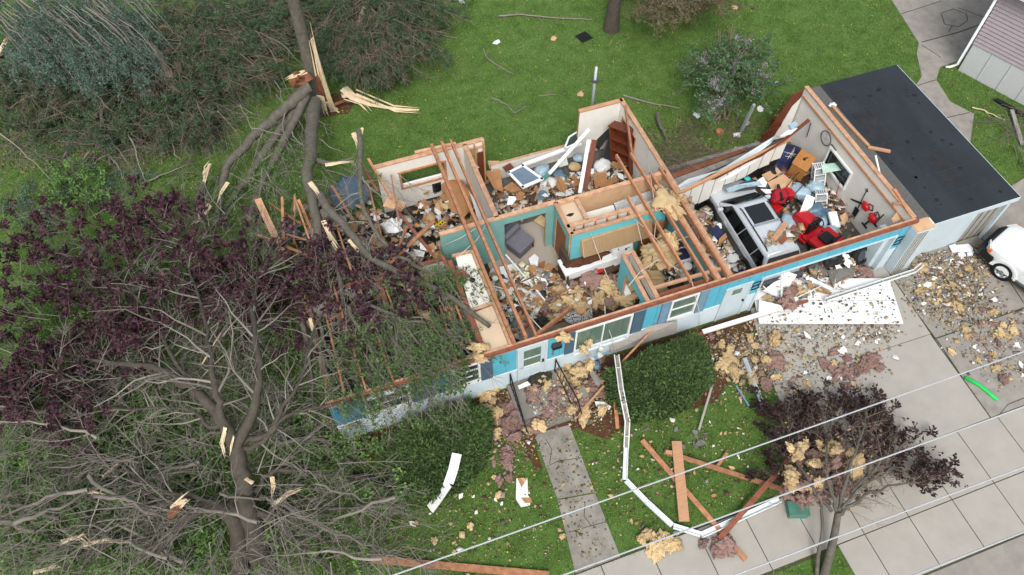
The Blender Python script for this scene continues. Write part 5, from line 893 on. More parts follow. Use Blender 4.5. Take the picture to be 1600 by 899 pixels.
# ------------------------------------------------------------------ in front of the house
sp0 = [(950, 521), (1058, 502), (1057, 521), (954, 551)]; panel('grey_fence_section', 'grey weathered board panel leaning on the front wall behind the big yew', 'panel', sp0, [1.25, 1.25, .5, .5], .05, 'grey_panel')
panel('slate_sheet', 'slate blue board fallen below the chandelier', 'board', [(918, 560), (950, 538), (953, 550), (926, 566)], [.3, .5, .35, .2], .02, 'slate_pale'); bag('blue_bag', 'small blue bag on the insulation beside the big yew', 932, 571, .25, .18, 'blue_bag_dark', 71)
panel('grey_block_slab', 'grey slab standing in the insulation heap by the steps', 'slab', [(921, 585), (926, 580), (940, 598), (937, 604), (930, 603)], [.5, .5, .3, .3, .3], .08, 'stoop'); panel('grey_block_slab', 'grey slab lying in the insulation heap, nearer the walk', 'slab', [(903, 612), (911, 606), (922, 622), (914, 628)], [.3, .3, .25, .25], .08, 'stoop')
plank('wood_lath', 'orange lath lying from the insulation heap to the right railing', 'lath', (898, 655), (944, 603), .4, .4, .07, .05, 'board'); plank('wood_lath', 'orange lath leaning across the grey board panel', 'lath', (967, 571), (1029, 506), .8, 1.1, .06, .04, 'lumber'); plank('wood_lath', 'orange board end lying left of the long gutter', 'lath', (958, 597), (965, 670), .5, .2, .12, .05, 'lumber'); panel('white_metal_piece', 'white metal piece on the bed left of the gutter', 'metal', [(929, 628), (944, 629), (955, 636), (952, 641), (931, 635)], .2, .04, 'alum_white')
panel('white_foam_block', 'white torn foam board on the landing under the storm door', 'foam', [(809, 604), (824, 597), (829, 602), (811, 609)], .45, .06, 'white'); tag(lump(.42, .3, .12, 80, .5, 3).build('dark_shrub', M['dead_leaf'], None, at(843, 592, .35)), 'dark dead shrub clippings on the landing', 'shrub clippings')
def gutter(name, label, pts, z, w=.13, br=0):
    t = thing(name, label, 'gutter'); P = [at(x, y, q) for (x, y), q in zip(pts, z)]; b, c = MB(), MB()
    for p, q in zip(P, P[1:]): 
        d = (q-p).normalized(); n = d.cross(Vector((0, 0, 1))).normalized()
        b.beam(p, q, w, .02); b.beam(p+n*w/2+Vector((0, 0, .045)), q+n*w/2+Vector((0, 0, .045)), .025, .1); b.beam(p-n*w/2+Vector((0, 0, .045)), q-n*w/2+Vector((0, 0, .045)), .025, .1); c.beam(p+Vector((0, 0, .014)), q+Vector((0, 0, .014)), w-.04, .012)
        L_ = (q-p).length; k = .5
        while br and k < L_: b.beam(p+d*k-n*w/2+Vector((0, 0, .09)), p+d*k+n*w/2+Vector((0, 0, .09)), .02, .01); k += br
    b.build('trough', M['alum_white'], t); c.build('trough_bottom', M['gutter_in' if br else 'alum_white'], t)
gutter('fallen_gutter', 'long dirty gutter lying over the big yew down to the lawn', [(963, 556), (970, 610), (980, 660), (978, 700)], [1.1, 1.1, .6, .1], .15, 1.6); gutter('fallen_gutter', 'white gutter bent on the lawn below the long dirty one', [(978, 700), (976, 750)], [.1, .08]); gutter('fallen_gutter', 'white gutter slanting over the lawn to the sidewalk', [(978, 752), (1010, 785), (1050, 822)], [.08, .08, .08]); gutter('fallen_gutter', 'short white gutter piece on the edge of the sidewalk', [(1052, 823), (1094, 836)], [.1, .1]); gutter('fallen_gutter', 'white gutter on the sidewalk rising to the right', [(1096, 837), (1150, 813), (1218, 782)], [.1, .1, .12], .16)
for p, q, z0, z1, w, m_, lab in (((1003, 688), (1165, 875), .12, .1, .16, 'lumber', 'long orange rafter lying diagonally from the lawn onto the sidewalk'), ((1057, 690), (1069, 815), .26, .2, .32, 'board', 'wide pale board lying over the diagonal orange rafter'), ((1038, 706), (1245, 772), .2, .2, .15, 'lumber', 'orange rafter reaching into the broken plum tree'), ((1256, 692), (1124, 842), .6, .2, .16, 'lumber_red', 'darker rafter leaning from the plum tree down to the gutter'), ((1136, 708), (1120, 730), .15, .15, .1, 'lumber', 'short orange board end under the second wire'), ((578, 874), (858, 899), .12, .1, .22, 'lumber', 'long broken orange board at the bottom edge of the lawn'), ((1092, 672), (1113, 602), .15, .5, .07, 'grey_panel', 'grey wooden pole lying from the yew toward the stones'), ((1163, 560), (1192, 634), .15, .12, .15, 'galv', 'dented grey metal channel on the lawn beside the driveway'), ((1150, 603), (1170, 635), .12, .1, .05, 'slate_pale', 'thin blue grey tube on the lawn beside the metal channel'), ((1040, 706), (1050, 708), .3, .3, .12, 'board', 'orange board end crossing the wide pale board')):
    nm = 'metal_channel' if m_ == 'galv' else 'metal_tube' if m_ == 'slate_pale' else 'yard_board'; plank(nm, lab, 'board' if nm == 'yard_board' else 'metal', p, q, z0, z1, w, .06, m_)
o = MB().tube([(0, 0, 0), at(1195, 628, .14)-at(1172, 637, .14)], .05, 8).build('black_grip', M['black'], None, at(1172, 637, .14)); tag(o, 'black rubber grip at the end of the grey metal channel', 'grip')
gx = thing('green_utility_box', 'green utility box knocked over beside the plum tree trunk', 'utility box', at(1243, 800, .0), R(-20), None); b = MB(); b.box(-.3, .3, -.22, .22, 0, .3); b.build('body', M['green_box'], gx, bevel=.02); b = MB(); b.box(-.32, .32, -.24, .24, .3, .35); b.build('lid', M['green_box'], gx, bevel=.02)
o = MB(); P = [at(x, y, z) for x, y, z in ((714, 709, 1.25), (708, 735, 1.22), (701, 755, 1.15), (686, 777, .55), (672, 796, .14))]; c = P[2]
for p, q in zip(P, P[1:]): o.beam(p-c, q-c, .3, .03)
tag(o.build('bent_white_board', M['white'], None, c), 'bent white fascia board lying across the left yew', 'board')
tag(MB().tube([at(x, y, .12)-at(590, 752, .12) for x, y in ((548, 743), (572, 743), (600, 755), (634, 768))], .09, 8).build('black_pipe', M['black'], None, at(590, 752, .12), smooth=True), 'thick black corrugated pipe curving over the lawn left of the yew', 'pipe')
wb = thing('torn_white_board', 'white board with torn brown paper lying on the lawn left of the walk', 'board', at(818, 770, .05)); c = at(818, 770, .05); b = MB(); b.prism([at(x, y, .05)-c for x, y in ((807, 748), (824, 747), (825, 775), (830, 780), (828, 790), (814, 793), (806, 780))], (0, 0, .03)); b.build('board', M['white'], wb); b = MB(); b.prism([at(x, y, .085)-c for x, y in ((808, 747), (824, 747), (815, 762))], (0, 0, .01)); b.build('torn_paper', M['cardboard'], wb); b = MB(); b.prism([at(x, y, .085)-c for x, y in ((814, 778), (830, 778), (831, 786), (820, 786))], (0, 0, .01)); b.build('torn_paper', M['cardboard'], wb)
# garage door fallen on the drive
gd = thing('garage_door', 'big white garage door lying flat on the driveway', 'garage door'); c = at(1300, 480, .2); Q = [at(1186, 507, .16), at(1411, 507, .16), at(1388, 436, .22), at(1164, 508-70+8, .22)]
Q[3] = Q[0]+(Q[2]-Q[1])
def inter(u, v): return Q[0].lerp(Q[1], u).lerp(Q[3].lerp(Q[2], u), v)
for k in range(4): b = MB(); b.prism([inter(0, k/4+.005), inter(1, k/4+.005), inter(1, (k+1)/4-.005), inter(0, (k+1)/4-.005)], (0, 0, .05)); d_ = b.build('door_section', M['white'], gd)
b = MB(); b.prism([inter(.005, .01), inter(.995, .01), inter(.995, .99), inter(.005, .99)], (0, 0, .035)); b.build('backing', M['clad'], gd)
b = MB(); [b.beam(inter(.5+.02*k, .22)+Vector((0, 0, .06)), inter(.5+.02*k, .32)+Vector((0, 0, .06)), .02, .015) for k in (-1.2, 1.2)]; b.build('door_handle', M['black'], gd)
gutter('fallen_gutter', 'gutter with brackets lying along the upper edge of the fallen garage door', [(1290, 470), (1360, 447), (1428, 425), (1440, 415)], [.45, .42, .35, .4], .12, .8); plank('white_fascia', 'long white fascia strip lying from the side door along the garage door', 'fascia', (1098, 519), (1222, 481), .25, .5, .16, .08, 'alum_white'); plank('brown_fascia', 'brown edge board under the white fascia strip', 'fascia', (1088, 524), (1262, 470), .16, .5, .1, .1, 'lumber_red'); plank('white_fascia', 'short white fascia strip lying on the shingles in the garage opening', 'fascia', (1255, 430), (1300, 453), .4, .4, .14, .05, 'alum_white')
panel('blank_white_board', 'white blank panel at the left end of the fallen garage door', 'panel', [(1186, 470), (1220, 478), (1222, 486), (1185, 488)], [.5, .55, .45, .4], .03, 'white'); panel('garage_plywood', 'white ceiling board leaning inside the garage opening', 'board', [(1192, 455), (1230, 425), (1245, 430), (1235, 448), (1215, 465)], [.5, .8, .7, .45, .4], .02, 'white')
plank('garage_track', 'thin white upright track hanging in the garage opening', 'track', (1221, 427), (1221, 468), 1.6, .5, .05, .05, 'alum_white'); cable('cable', 'dark cable drooping over the debris in the garage opening', [(1192, 447, 1.0), (1205, 460, .5), (1235, 470, .4), (1285, 446, .6)], .02, 'white')
for i, (pts, lab, m_) in enumerate([([(1262, 418), (1275, 412), (1292, 424), (1286, 440), (1268, 438)], 'grey shingle sheet nearest the middle of the garage opening', 'shingle'), ([(1292, 424), (1312, 420), (1338, 416), (1334, 432), (1300, 446)], 'grey shingle sheet on the right side of the garage opening', 'shingle'), ([(1248, 435), (1262, 432), (1290, 448), (1296, 458), (1280, 455)], 'grey brown shingle strip by the short white fascia', 'grey_panel'), ([(1235, 452), (1250, 448), (1262, 462), (1248, 470)], 'small grey shingle sheet above the garage door', 'shingle'), ([(1300, 442), (1306, 430), (1314, 433), (1310, 446), (1303, 452)], 'white torn board standing on the shingles', 'white'), ([(1196, 440), (1212, 452), (1208, 462), (1198, 455)], 'yellow torn insulation board in the garage opening', 'ins_y'), ([(1187, 466), (1200, 460), (1210, 470), (1196, 474)], 'yellow insulation piece by the garage door frame', 'ins_y'), ([(1280, 450), (1300, 458), (1296, 462), (1275, 455)], 'brown lath under the short white fascia', 'cardboard')]):
    panel({'shingle': 'shingle_sheet', 'grey_panel': 'shingle_sheet', 'white': 'torn_board', 'ins_y': 'insulation_board', 'cardboard': 'brown_lath'}[m_], lab, 'shingles' if 'hing' in lab[:24] else 'board', pts, [.2+.12*((i+j) % 3) for j in range(len(pts))], .03, m_)
tr_ = thing('tyre', 'black ribbed tyre standing inside the garage opening', 'tyre', at(1344, 399, .5), 0, None, rot=(R(60), R(20), 0)); b = MB(); n = 24; b.loft([[(r*math.cos(2*math.pi*i/n), r*math.sin(2*math.pi*i/n), z) for i in range(n)] for z, r in ((-.12, .24), (-.13, .34), (-.06, .38), (.06, .38), (.13, .34), (.12, .24))], cap=False); b.build('tread', M['tyre'], tr_); b = MB(); b.disc((0, 0, -.05), .25, (0, 0, 1), .1, 18); b.build('rim', M['clad'], tr_)
block('green_case', 'dark green case standing behind the tyre in the garage', 'case', on(1362, 393, .5), (.5, .35, .6), R(20), 'green_box', .06); tag(lump(.35, .3, .3, 92, .25).build('black_sack', M['black'], None, at(1300, 403, 1.6), smooth=True), 'dark sack hanging on the garage door header', 'sack')
# right side of the drive
tag(MB().tube([at(x, y, .08)-at(1533, 606, .08) for x, y in ((1508, 590), (1530, 602), (1545, 614), (1558, 625))], .065, 8).build('green_pipe', M['green_pvc'], None, at(1533, 606, .08), smooth=True), 'bright green curved plastic strip on the worn driveway', 'plastic strip')
for i, (pts, z) in enumerate([([(1493, 384), (1513, 382), (1520, 390), (1518, 394), (1497, 395)], .12), ([(1482, 385), (1492, 382), (1496, 394), (1488, 396)], .1), ([(1496, 397), (1506, 395), (1509, 401), (1498, 402)], .08), ([(1510, 396), (1521, 393), (1519, 400), (1511, 401)], .1)]): panel('white_gutter_piece', ['white flat panel piece at the foot of the annex screen, the largest', 'white bracket shaped piece left of the largest annex piece', 'lowest small white piece below the annex screen', 'rightmost small white piece below the annex screen'][i], 'panel piece', pts, z, .04, 'alum_white')
# yard behind
for lab, x, y, hgt in (('nearer white post standing in the yard behind the garage', 1157, 207, 1.75), ('farther white post standing inside the lilac', 1128, 158, 2.0)):
    p = at(x, y, 0); tag(MB().tube([(0, 0, 0), (.05, -.2, hgt)], .075, 4).build('white_post', M['galv'], None, p), lab, 'post')
vp = thing('vent_pipe', 'white vent pipe with a round collar rising behind the bedroom wall', 'pipe', at(922, 196, .0)); b = MB(); b.tube([(0, 0, 0), (0, 0, 3.2)], .06, 10); b.build('pipe', M['galv'], vp, smooth=True); b = MB(); b.disc((0, 0, 2.5), .17, (0, 0, 1), .06, 18); b.build('collar', M['clad'], vp)
def pot(name, label, x, y, r, h, m, rot=None): n = 14; b = MB(); b.loft([[(q*math.cos(2*math.pi*i/n), q*math.sin(2*math.pi*i/n), z) for i in range(n)] for z, q in ((0, r*.75), (h, r), (h, r*.85), (.02, r*.6))]); return tag(b.build(name, M[m], None, at(x, y, .02 if not rot else .1), rot), label, 'pot' if 'pot' in name else 'bottle')
pot('flower_pot', 'terracotta flower pot on the grass behind the garage', 1123, 210, .17, .2, 'lumber'); pot('white_jug', 'white plastic jug lying on the grass near the post', 1146, 211, .11, .28, 'white', (R(80), 0, R(60))); pot('yellow_cup', 'pale yellow cup on the grass below the white jug', 1148, 231, .07, .14, 'ceil_board', (R(75), 0, R(20))); pot('white_bowl', 'white bowl beside the nearer post', 1166, 194, .13, .08, 'white')
gr = thing('drain_grate', 'black ribbed plastic grate on the back lawn', 'grate', at(912, 58, .03), R(15)); b = MB(); [b.box(-.28, .28, -.3+k*.1, -.25+k*.1, 0, .05) for k in range(6)]; b.box(-.3, -.24, -.32, .27, 0, .04); b.box(.24, .3, -.32, .27, 0, .04); b.build('slats', M['black'], gr)
for i, (x, y, m_, lab) in enumerate(((776, 66, 'white', 'small white scrap in the middle of the back lawn'), (865, 60, 'drywall_back', 'pinkish scrap on the back lawn left of the grate'), (722, 3, 'white', 'white scrap at the top edge of the back lawn'), (1213, 131, 'blue_bag', 'pale blue scrap right of the lilac'), (1188, 171, 'white', 'white scrap behind the nearer post'), (1089, 180, 'white', 'white scrap left below the lilac'), (1147, 12, 'drywall_back', 'tan scrap near the olive tree'), (907, 147, 'drywall_back', 'brown board scrap behind the bedroom wall corner'))):
    tag(lump(.16, .12, .04, i+200, .4).build('lawn_scrap', M[m_], None, at(x, y, .06), (0, 0, i), smooth=False), lab, 'scrap')
# ------------------------------------------------------------------ scattered pieces, one object each
rd = random.Random(11)
VAR = {k: [tuft(s_).mesh(n_, True) for s_ in range(40+i*10, 47+i*10)] for i, (k, n_) in enumerate((('ins_y', 'yellow_insulation'), ('ins_p', 'pink_insulation')))}
def shard(seed, m, n=6, th=.05):
    r_ = random.Random(seed); P = [(math.cos(2*math.pi*(i+r_.uniform(-.3, .3))/n)*r_.uniform(.6, 1), .7*math.sin(2*math.pi*(i+r_.uniform(-.3, .3))/n)*r_.uniform(.6, 1), .08*r_.uniform(-1, 1)) for i in range(n)]; b = MB(); b.prism(P, (0, 0, th*2)); return b.mesh('broken_piece')
for k in ('chip', 'cardboard', 'drywall_back', 'lumber', 'shingle', 'white_dirty', 'mahogany', 'clad'): VAR[k] = [shard(i*31+len(k), k, 4+i % 4) for i in range(5)]
def lath_mesh(i):
    r_ = random.Random(i); b = MB(); w = r_.uniform(.03, .07); b.hexa([(-1, -w, 0), (1, -w*.8, .0), (1+r_.uniform(-.2, .2), w*.6, .0), (-1.05, w, 0)], [(-1, -w, .05), (1, -w*.8, .05), (1, w*.6, .05), (-1.0, w, .05)]); return b.mesh('broken_lath')
VAR['lath'] = [lath_mesh(i) for i in range(6)]; M['lath'] = M['lumber']
for k, v in VAR.items():
    for me in v: me.materials.append(M[k])
def scatter(name, label, cat, group, key, zone, n, s0, s1, z=.05, rs_=np.random.RandomState(3), zj=.0, tilt=.3, avoid=()):
    for (x, y) in rand_in(zone, n, rs_)+(rs_.randn(n, 2)*13 if any(zone is q for q in SOFT) else 0):
        zz = z+rd.uniform(0, zj); p = at(x, y, zz); s_ = rd.uniform(s0, s1)*rd.choice((.55, .7, .9, 1.15)); o = bpy.data.objects.new(name, rd.choice(VAR[key])); COL.objects.link(o); o.location = p; o.rotation_euler = (rd.gauss(0, tilt)*.5, rd.gauss(0, tilt)*.5, rd.uniform(0, 6.28)); o.scale = (s_, s_*rd.uniform(.7, 1.1), s_*rd.uniform(.7, 1.2)); tag(o, label, cat, group)
ZB = [(866, 580), (925, 570), (945, 600), (940, 645), (905, 650), (880, 615)]; ZL = [(748, 632), (800, 612), (812, 640), (828, 690), (790, 692), (752, 680)]; ZD = [(1112, 540), (1185, 515), (1212, 540), (1212, 590), (1150, 590), (1120, 570)]; ZE = [(1208, 525), (1390, 518), (1380, 560), (1330, 640), (1225, 650)]; ZW = [(1420, 440), (1505, 405), (1535, 450), (1540, 480), (1490, 500), (1440, 470)]; ZR = [(1530, 490), (1600, 478), (1600, 600), (1550, 580), (1490, 540)]; ZK = [(873, 447), (955, 430), (985, 462), (930, 485), (862, 500), (848, 485)]; ZG = [(1195, 440), (1340, 405), (1350, 425), (1300, 452), (1200, 478)]; ZS = [(815, 600), (885, 585), (898, 650), (838, 670)]; ZA = [(900, 690), (1190, 600), (1200, 690), (1240, 770), (1090, 800), (980, 850), (930, 760)]; ZF = [(640, 760), (830, 690), (880, 860), (640, 890)]
SOFT = (ZB, ZL, ZD, ZE, ZW, ZR, ZA, ZF)
Y_, P_ = 'yellow_insulation', 'pink_insulation'
scatter(Y_, 'yellow fibreglass clump heaped between the front steps and the big yew', 'insulation', 'yellow insulation by the steps', 'ins_y', ZB, 22, .2, .36, .1, zj=.25); scatter(P_, 'pink fibreglass clump heaped between the front steps and the big yew', 'insulation', 'pink insulation by the steps', 'ins_p', ZB, 11, .2, .36, .1, zj=.2)
scatter(P_, 'pink fibreglass clump on the bed between the left yew and the steps', 'insulation', 'pink insulation on the left bed', 'ins_p', ZL, 20, .2, .36, .08, zj=.15); scatter(Y_, 'yellow fibreglass clump on the bed between the left yew and the steps', 'insulation', 'yellow insulation on the left bed', 'ins_y', ZL, 13, .16, .32, .1, zj=.2)
scatter(Y_, 'yellow fibreglass clump right of the big yew below the side door', 'insulation', 'yellow insulation below the side door', 'ins_y', ZD, 17, .16, .38, .08, zj=.12); scatter(P_, 'pink fibreglass clump right of the big yew below the side door', 'insulation', 'pink insulation below the side door', 'ins_p', ZD, 9, .16, .34, .08)
scatter(Y_, 'small yellow fibreglass tuft on the driveway before the garage door', 'insulation', 'yellow tufts on the driveway', 'ins_y', ZE, 14, .07, .18, .07); scatter(P_, 'small pink fibreglass tuft on the driveway before the garage door', 'insulation', 'pink tufts on the driveway', 'ins_p', ZE, 12, .07, .2, .07)
scatter(P_, 'pink fibreglass clump in the trail along the driveway joint', 'insulation', 'pink trail on the driveway', 'ins_p', [(1285, 565), (1300, 562), (1330, 580), (1362, 553), (1370, 562), (1340, 590), (1318, 592), (1290, 578)], 24, .14, .26, .07)
scatter(Y_, 'yellow fibreglass tuft among the rubble right of the garage', 'insulation', 'yellow tufts by the annex', 'ins_y', ZW, 20, .08, .22, .07); scatter(P_, 'pink fibreglass tuft on the worn slabs at the right edge', 'insulation', 'pink tufts on the worn slabs', 'ins_p', ZR, 12, .1, .22, .07); scatter(Y_, 'yellow fibreglass tuft on the worn slabs at the right edge', 'insulation', 'yellow tufts on the worn slabs', 'ins_y', ZR, 15, .1, .24, .07)
scatter(Y_, 'yellow fibreglass clump heaped on the kitchen floor', 'insulation', 'yellow insulation in the kitchen', 'ins_y', ZK, 40, .24, .44, .5, zj=.5); scatter(P_, 'pink fibreglass clump heaped on the kitchen floor', 'insulation', 'pink insulation in the kitchen', 'ins_p', ZK, 16, .18, .34, .6, zj=.5)
scatter(Y_, 'yellow fibreglass clump in the wrecked garage opening', 'insulation', 'yellow insulation in the garage opening', 'ins_y', ZG, 10, .12, .26, .3, zj=.2); scatter(P_, 'pink fibreglass clump in the wrecked garage opening', 'insulation', 'pink insulation in the garage opening', 'ins_p', [(1330, 425), (1355, 415), (1365, 432), (1340, 440)], 8, .2, .32, .15); scatter(P_, 'pink fibreglass clump hanging at the end of the brown fascia', 'insulation', 'pink insulation on the fascia', 'ins_p', [(1220, 460), (1236, 455), (1238, 480), (1226, 486)], 6, .15, .28, .5, zj=.3)
scatter(Y_, 'yellow fibreglass clump on the concrete front steps', 'insulation', 'yellow insulation on the steps', 'ins_y', ZS, 9, .12, .24, .38); scatter(P_, 'pink fibreglass clump on the concrete front steps', 'insulation', 'pink insulation on the steps', 'ins_p', ZS, 8, .14, .26, .36)
scatter(Y_, 'yellow fibreglass clump by the gutter corner on the sidewalk', 'insulation', 'yellow insulation on the sidewalk', 'ins_y', [(1000, 835), (1040, 830), (1060, 850), (1030, 862), (1005, 858)], 7, .16, .28, .1); scatter(P_, 'pink fibreglass clump under the rafters on the sidewalk', 'insulation', 'pink insulation on the sidewalk', 'ins_p', [(1095, 845), (1135, 838), (1138, 862), (1108, 862)], 9, .18, .32, .1)
scatter(Y_, 'yellow fibreglass clump along the lower edge of the fascia by the plum tree', 'insulation', 'yellow insulation on the plum tree', 'ins_y', [(1225, 700), (1330, 680), (1370, 740), (1290, 770), (1220, 760)], 22, .15, .3, .9, zj=.5); scatter(P_, 'pink fibreglass clump caught in the broken plum tree', 'insulation', 'pink insulation on the plum tree', 'ins_p', [(1225, 710), (1320, 700), (1350, 780), (1250, 790), (1215, 760)], 30, .16, .3, .7, zj=.5)
scatter(Y_, 'small yellow fibreglass tuft on the front lawn between walk and driveway', 'insulation', 'yellow tufts on the front lawn', 'ins_y', ZA, 14, .04, .1, .08); scatter(Y_, 'small yellow fibreglass tuft on the lawn left of the walk', 'insulation', 'yellow tufts on the left lawn', 'ins_y', ZF, 10, .05, .13, .08); scatter(P_, 'pink fibreglass tuft on the lawn left of the walk', 'insulation', 'pink tufts on the left lawn', 'ins_p', [(770, 700), (800, 695), (795, 760), (770, 765)], 12, .12, .24, .07)
scatter(Y_, 'yellow fibreglass lump resting on the front fascia board', 'insulation', 'yellow lumps on the fascia', 'ins_y', [(868, 520), (900, 514), (898, 530), (876, 534)], 5, .14, .24, 2.55, zj=.25); scatter(Y_, 'yellow fibreglass lump at the joist end above the left window', 'insulation', 'yellow lumps over the left window', 'ins_y', [(735, 545), (758, 535), (762, 555), (740, 562)], 5, .14, .24, 2.7, zj=.1); scatter(Y_, 'yellow fibreglass hanging below the picture window', 'insulation', 'yellow insulation at the picture window', 'ins_y', [(908, 530), (930, 530), (925, 570), (918, 575)], 7, .14, .26, 1.3, zj=.5)
scatter(Y_, 'yellow insulation scrap caught under the branches over the left rooms', 'insulation', 'yellow scraps in the left rooms', 'ins_y', [(560, 410), (720, 400), (740, 520), (620, 520)], 14, .12, .26, 2.0, zj=.6); scatter(Y_, 'yellow insulation scrap on the torn floor of the left back bedroom', 'insulation', 'yellow scraps in the left bedroom', 'ins_y', [(640, 320), (740, 300), (745, 350), (660, 365)], 8, .12, .24, .6, zj=.3)
C_ = 'drywall_chip'
for zone, n, s0, s1, z, zj, lab, grp in ((ZW, 24, .1, .24, .06, 0, 'broken white drywall chip on the rubble right of the garage', 'white chips by the annex'), (ZE, 18, .08, .26, .06, 0, 'broken white drywall chip on the driveway before the garage door', 'white chips on the driveway'), ([(1310, 395), (1342, 390), (1345, 412), (1312, 420)], 18, .12, .26, .35, .3, 'broken white drywall lump before the tyre', 'white lumps before the tyre'), (ZG, 18, .1, .24, .25, .3, 'broken white board piece in the garage opening', 'white pieces in the garage opening'), (ZA, 16, .05, .14, .06, 0, 'small white scrap on the front lawn', 'white scraps on the front lawn'), (ZF, 12, .05, .14, .06, 0, 'small white scrap on the lawn left of the walk', 'white scraps on the left lawn'), (ZR, 9, .08, .2, .06, 0, 'white chip on the worn slabs at the right edge', 'white chips on the worn slabs'), ([(650, 320), (760, 300), (770, 345), (670, 365)], 30, .12, .34, .5, .4, 'white paper scrap in the left back bedroom', 'white scraps in the left bedroom'), ([(780, 300), (960, 260), (975, 285), (800, 330)], 22, .12, .34, .45, .3, 'white scrap on the back bedroom floor', 'white scraps in the back bedroom'), ([(770, 430), (860, 420), (880, 470), (800, 500)], 20, .14, .42, .4, .2, 'white scrap on the living room floor', 'white scraps in the living room'), (ZK, 8, .1, .2, .8, .4, 'white scrap in the kitchen heap', 'white scraps in the kitchen'), ([(1080, 330), (1120, 320), (1160, 420), (1140, 425)], 16, .12, .28, .3, .4, 'white scrap in the gap left of the car', 'white scraps left of the car'), ([(1000, 440), (1090, 400), (1100, 410), (1030, 445)], 10, .1, .2, .8, .5, 'white scrap on the utility room floor', 'white scraps in the utility room'), ([(530, 330), (680, 335), (690, 500), (600, 520)], 26, .14, .34, 1.6, .7, 'white board scrap under the branches over the left rooms', 'white scraps in the left rooms')): scatter(C_, lab, 'scrap', grp, 'chip', zone, n, s0, s1, z, zj=zj, tilt=.6)
for key, nm, cat, items in (('lath', 'broken_lath', 'wood', (([(770, 430), (870, 415), (960, 440), (970, 470), (800, 510)], 16, .4, .8, .6, .5, 'broken lath on the heap between living room and kitchen', 'laths in the living room'), ([(650, 310), (755, 290), (765, 345), (670, 365)], 9, .35, .7, .7, .3, 'broken lath in the left back bedroom', 'laths in the left bedroom'), ([(420, 330), (560, 310), (640, 400), (620, 470), (480, 480)], 24, .4, 1.0, 1.2, 1.2, 'broken lath at the crushed left corner of the house', 'laths at the left corner'), ([(790, 290), (970, 255), (975, 285), (800, 325)], 8, .35, .7, .6, .3, 'broken lath on the back bedroom floor', 'laths in the back bedroom'), (ZG, 9, .35, .8, .3, .3, 'broken lath in the garage opening', 'laths in the garage opening'), ([(500, 480), (720, 460), (730, 540), (540, 590)], 16, .5, 1.1, 1.9, .7, 'broken lath under the green branches', 'laths in the left rooms'), ([(1000, 440), (1090, 400), (1100, 410), (1030, 445)], 7, .3, .6, .9, .5, 'broken lath on the utility room heap', 'laths in the utility room'))), ('cardboard', 'brown_scrap', 'cardboard', (([(770, 430), (870, 415), (880, 470), (810, 500)], 14, .2, .5, .4, .25, 'brown torn cardboard on the living room floor', 'brown scraps in the living room'), ([(650, 300), (760, 280), (770, 345), (670, 365)], 16, .2, .5, .5, .4, 'brown torn cardboard in the left back bedroom', 'brown scraps in the left bedroom'), ([(780, 290), (970, 255), (975, 285), (800, 330)], 18, .18, .46, .45, .35, 'brown torn cardboard on the back bedroom floor', 'brown scraps in the back bedroom'), (ZG, 10, .1, .22, .25, .2, 'brown board scrap in the garage opening', 'brown scraps in the garage opening'), ([(1280, 345), (1345, 320), (1350, 370), (1300, 395)], 14, .1, .24, .2, .2, 'brown scrap on the garage floor behind the mower', 'brown scraps behind the mower'), ([(1080, 330), (1120, 320), (1160, 420), (1140, 425)], 10, .12, .26, .3, .4, 'brown scrap in the gap left of the car', 'brown scraps left of the car'), ([(540, 330), (680, 335), (690, 500), (600, 520)], 20, .12, .3, 1.6, .8, 'brown board scrap under the branches over the left rooms', 'brown scraps in the left rooms'))), ('lumber', 'wood_splinter', 'wood', (([(430, 320), (560, 310), (600, 420), (480, 480)], 26, .15, .42, 1.2, 1.0, 'splintered orange lumber under the limbs at the left corner', 'splinters at the left corner'), ([(500, 430), (720, 440), (720, 540), (540, 580)], 26, .14, .36, 1.6, .8, 'splintered orange lumber under the leaves over the left rooms', 'splinters in the left rooms'), (ZA, 9, .06, .14, .08, 0, 'wood splinter on the front lawn', 'splinters on the front lawn'), (ZK, 10, .1, .24, .7, .4, 'wood splinter in the kitchen heap', 'splinters in the kitchen'))), ('clad', 'dark_scrap', 'scrap', (([(650, 300), (760, 280), (770, 345), (670, 365)], 12, .1, .24, .5, .3, 'dark scrap in the left back bedroom', 'dark scraps in the left bedroom'), ([(1000, 440), (1090, 400), (1100, 410), (1030, 445)], 14, .12, .26, .7, .4, 'dark scrap on the utility room floor', 'dark scraps in the utility room'), ([(780, 290), (970, 255), (975, 285), (800, 330)], 12, .1, .24, .45, .2, 'dark scrap on the back bedroom floor', 'dark scraps in the back bedroom'), (ZW, 8, .06, .14, .05, 0, 'dark scrap among the rubble right of the garage', 'dark scraps by the annex'))), ('shingle', 'shingle_piece', 'shingle', (([(900, 640), (1000, 660), (1060, 680), (1020, 700), (930, 690)], 8, .08, .2, .05, 0, 'grey shingle scrap on the lawn below the big yew', 'shingle scraps below the yew'), ([(1130, 540), (1210, 540), (1210, 590), (1140, 585)], 12, .1, .24, .06, .05, 'grey shingle scrap below the side door', 'shingle scraps below the side door'), ([(1045, 670), (1100, 665), (1110, 690), (1060, 705)], 12, .1, .28, .06, .06, 'grey broken slab in the pile left of the grey pole', 'broken slabs on the lawn')))):
    for zone, n, s0, s1, z, zj, lab, grp in items: scatter(nm, lab, cat, grp, key, zone, n, s0, s1, z, zj=zj, tilt=.7)
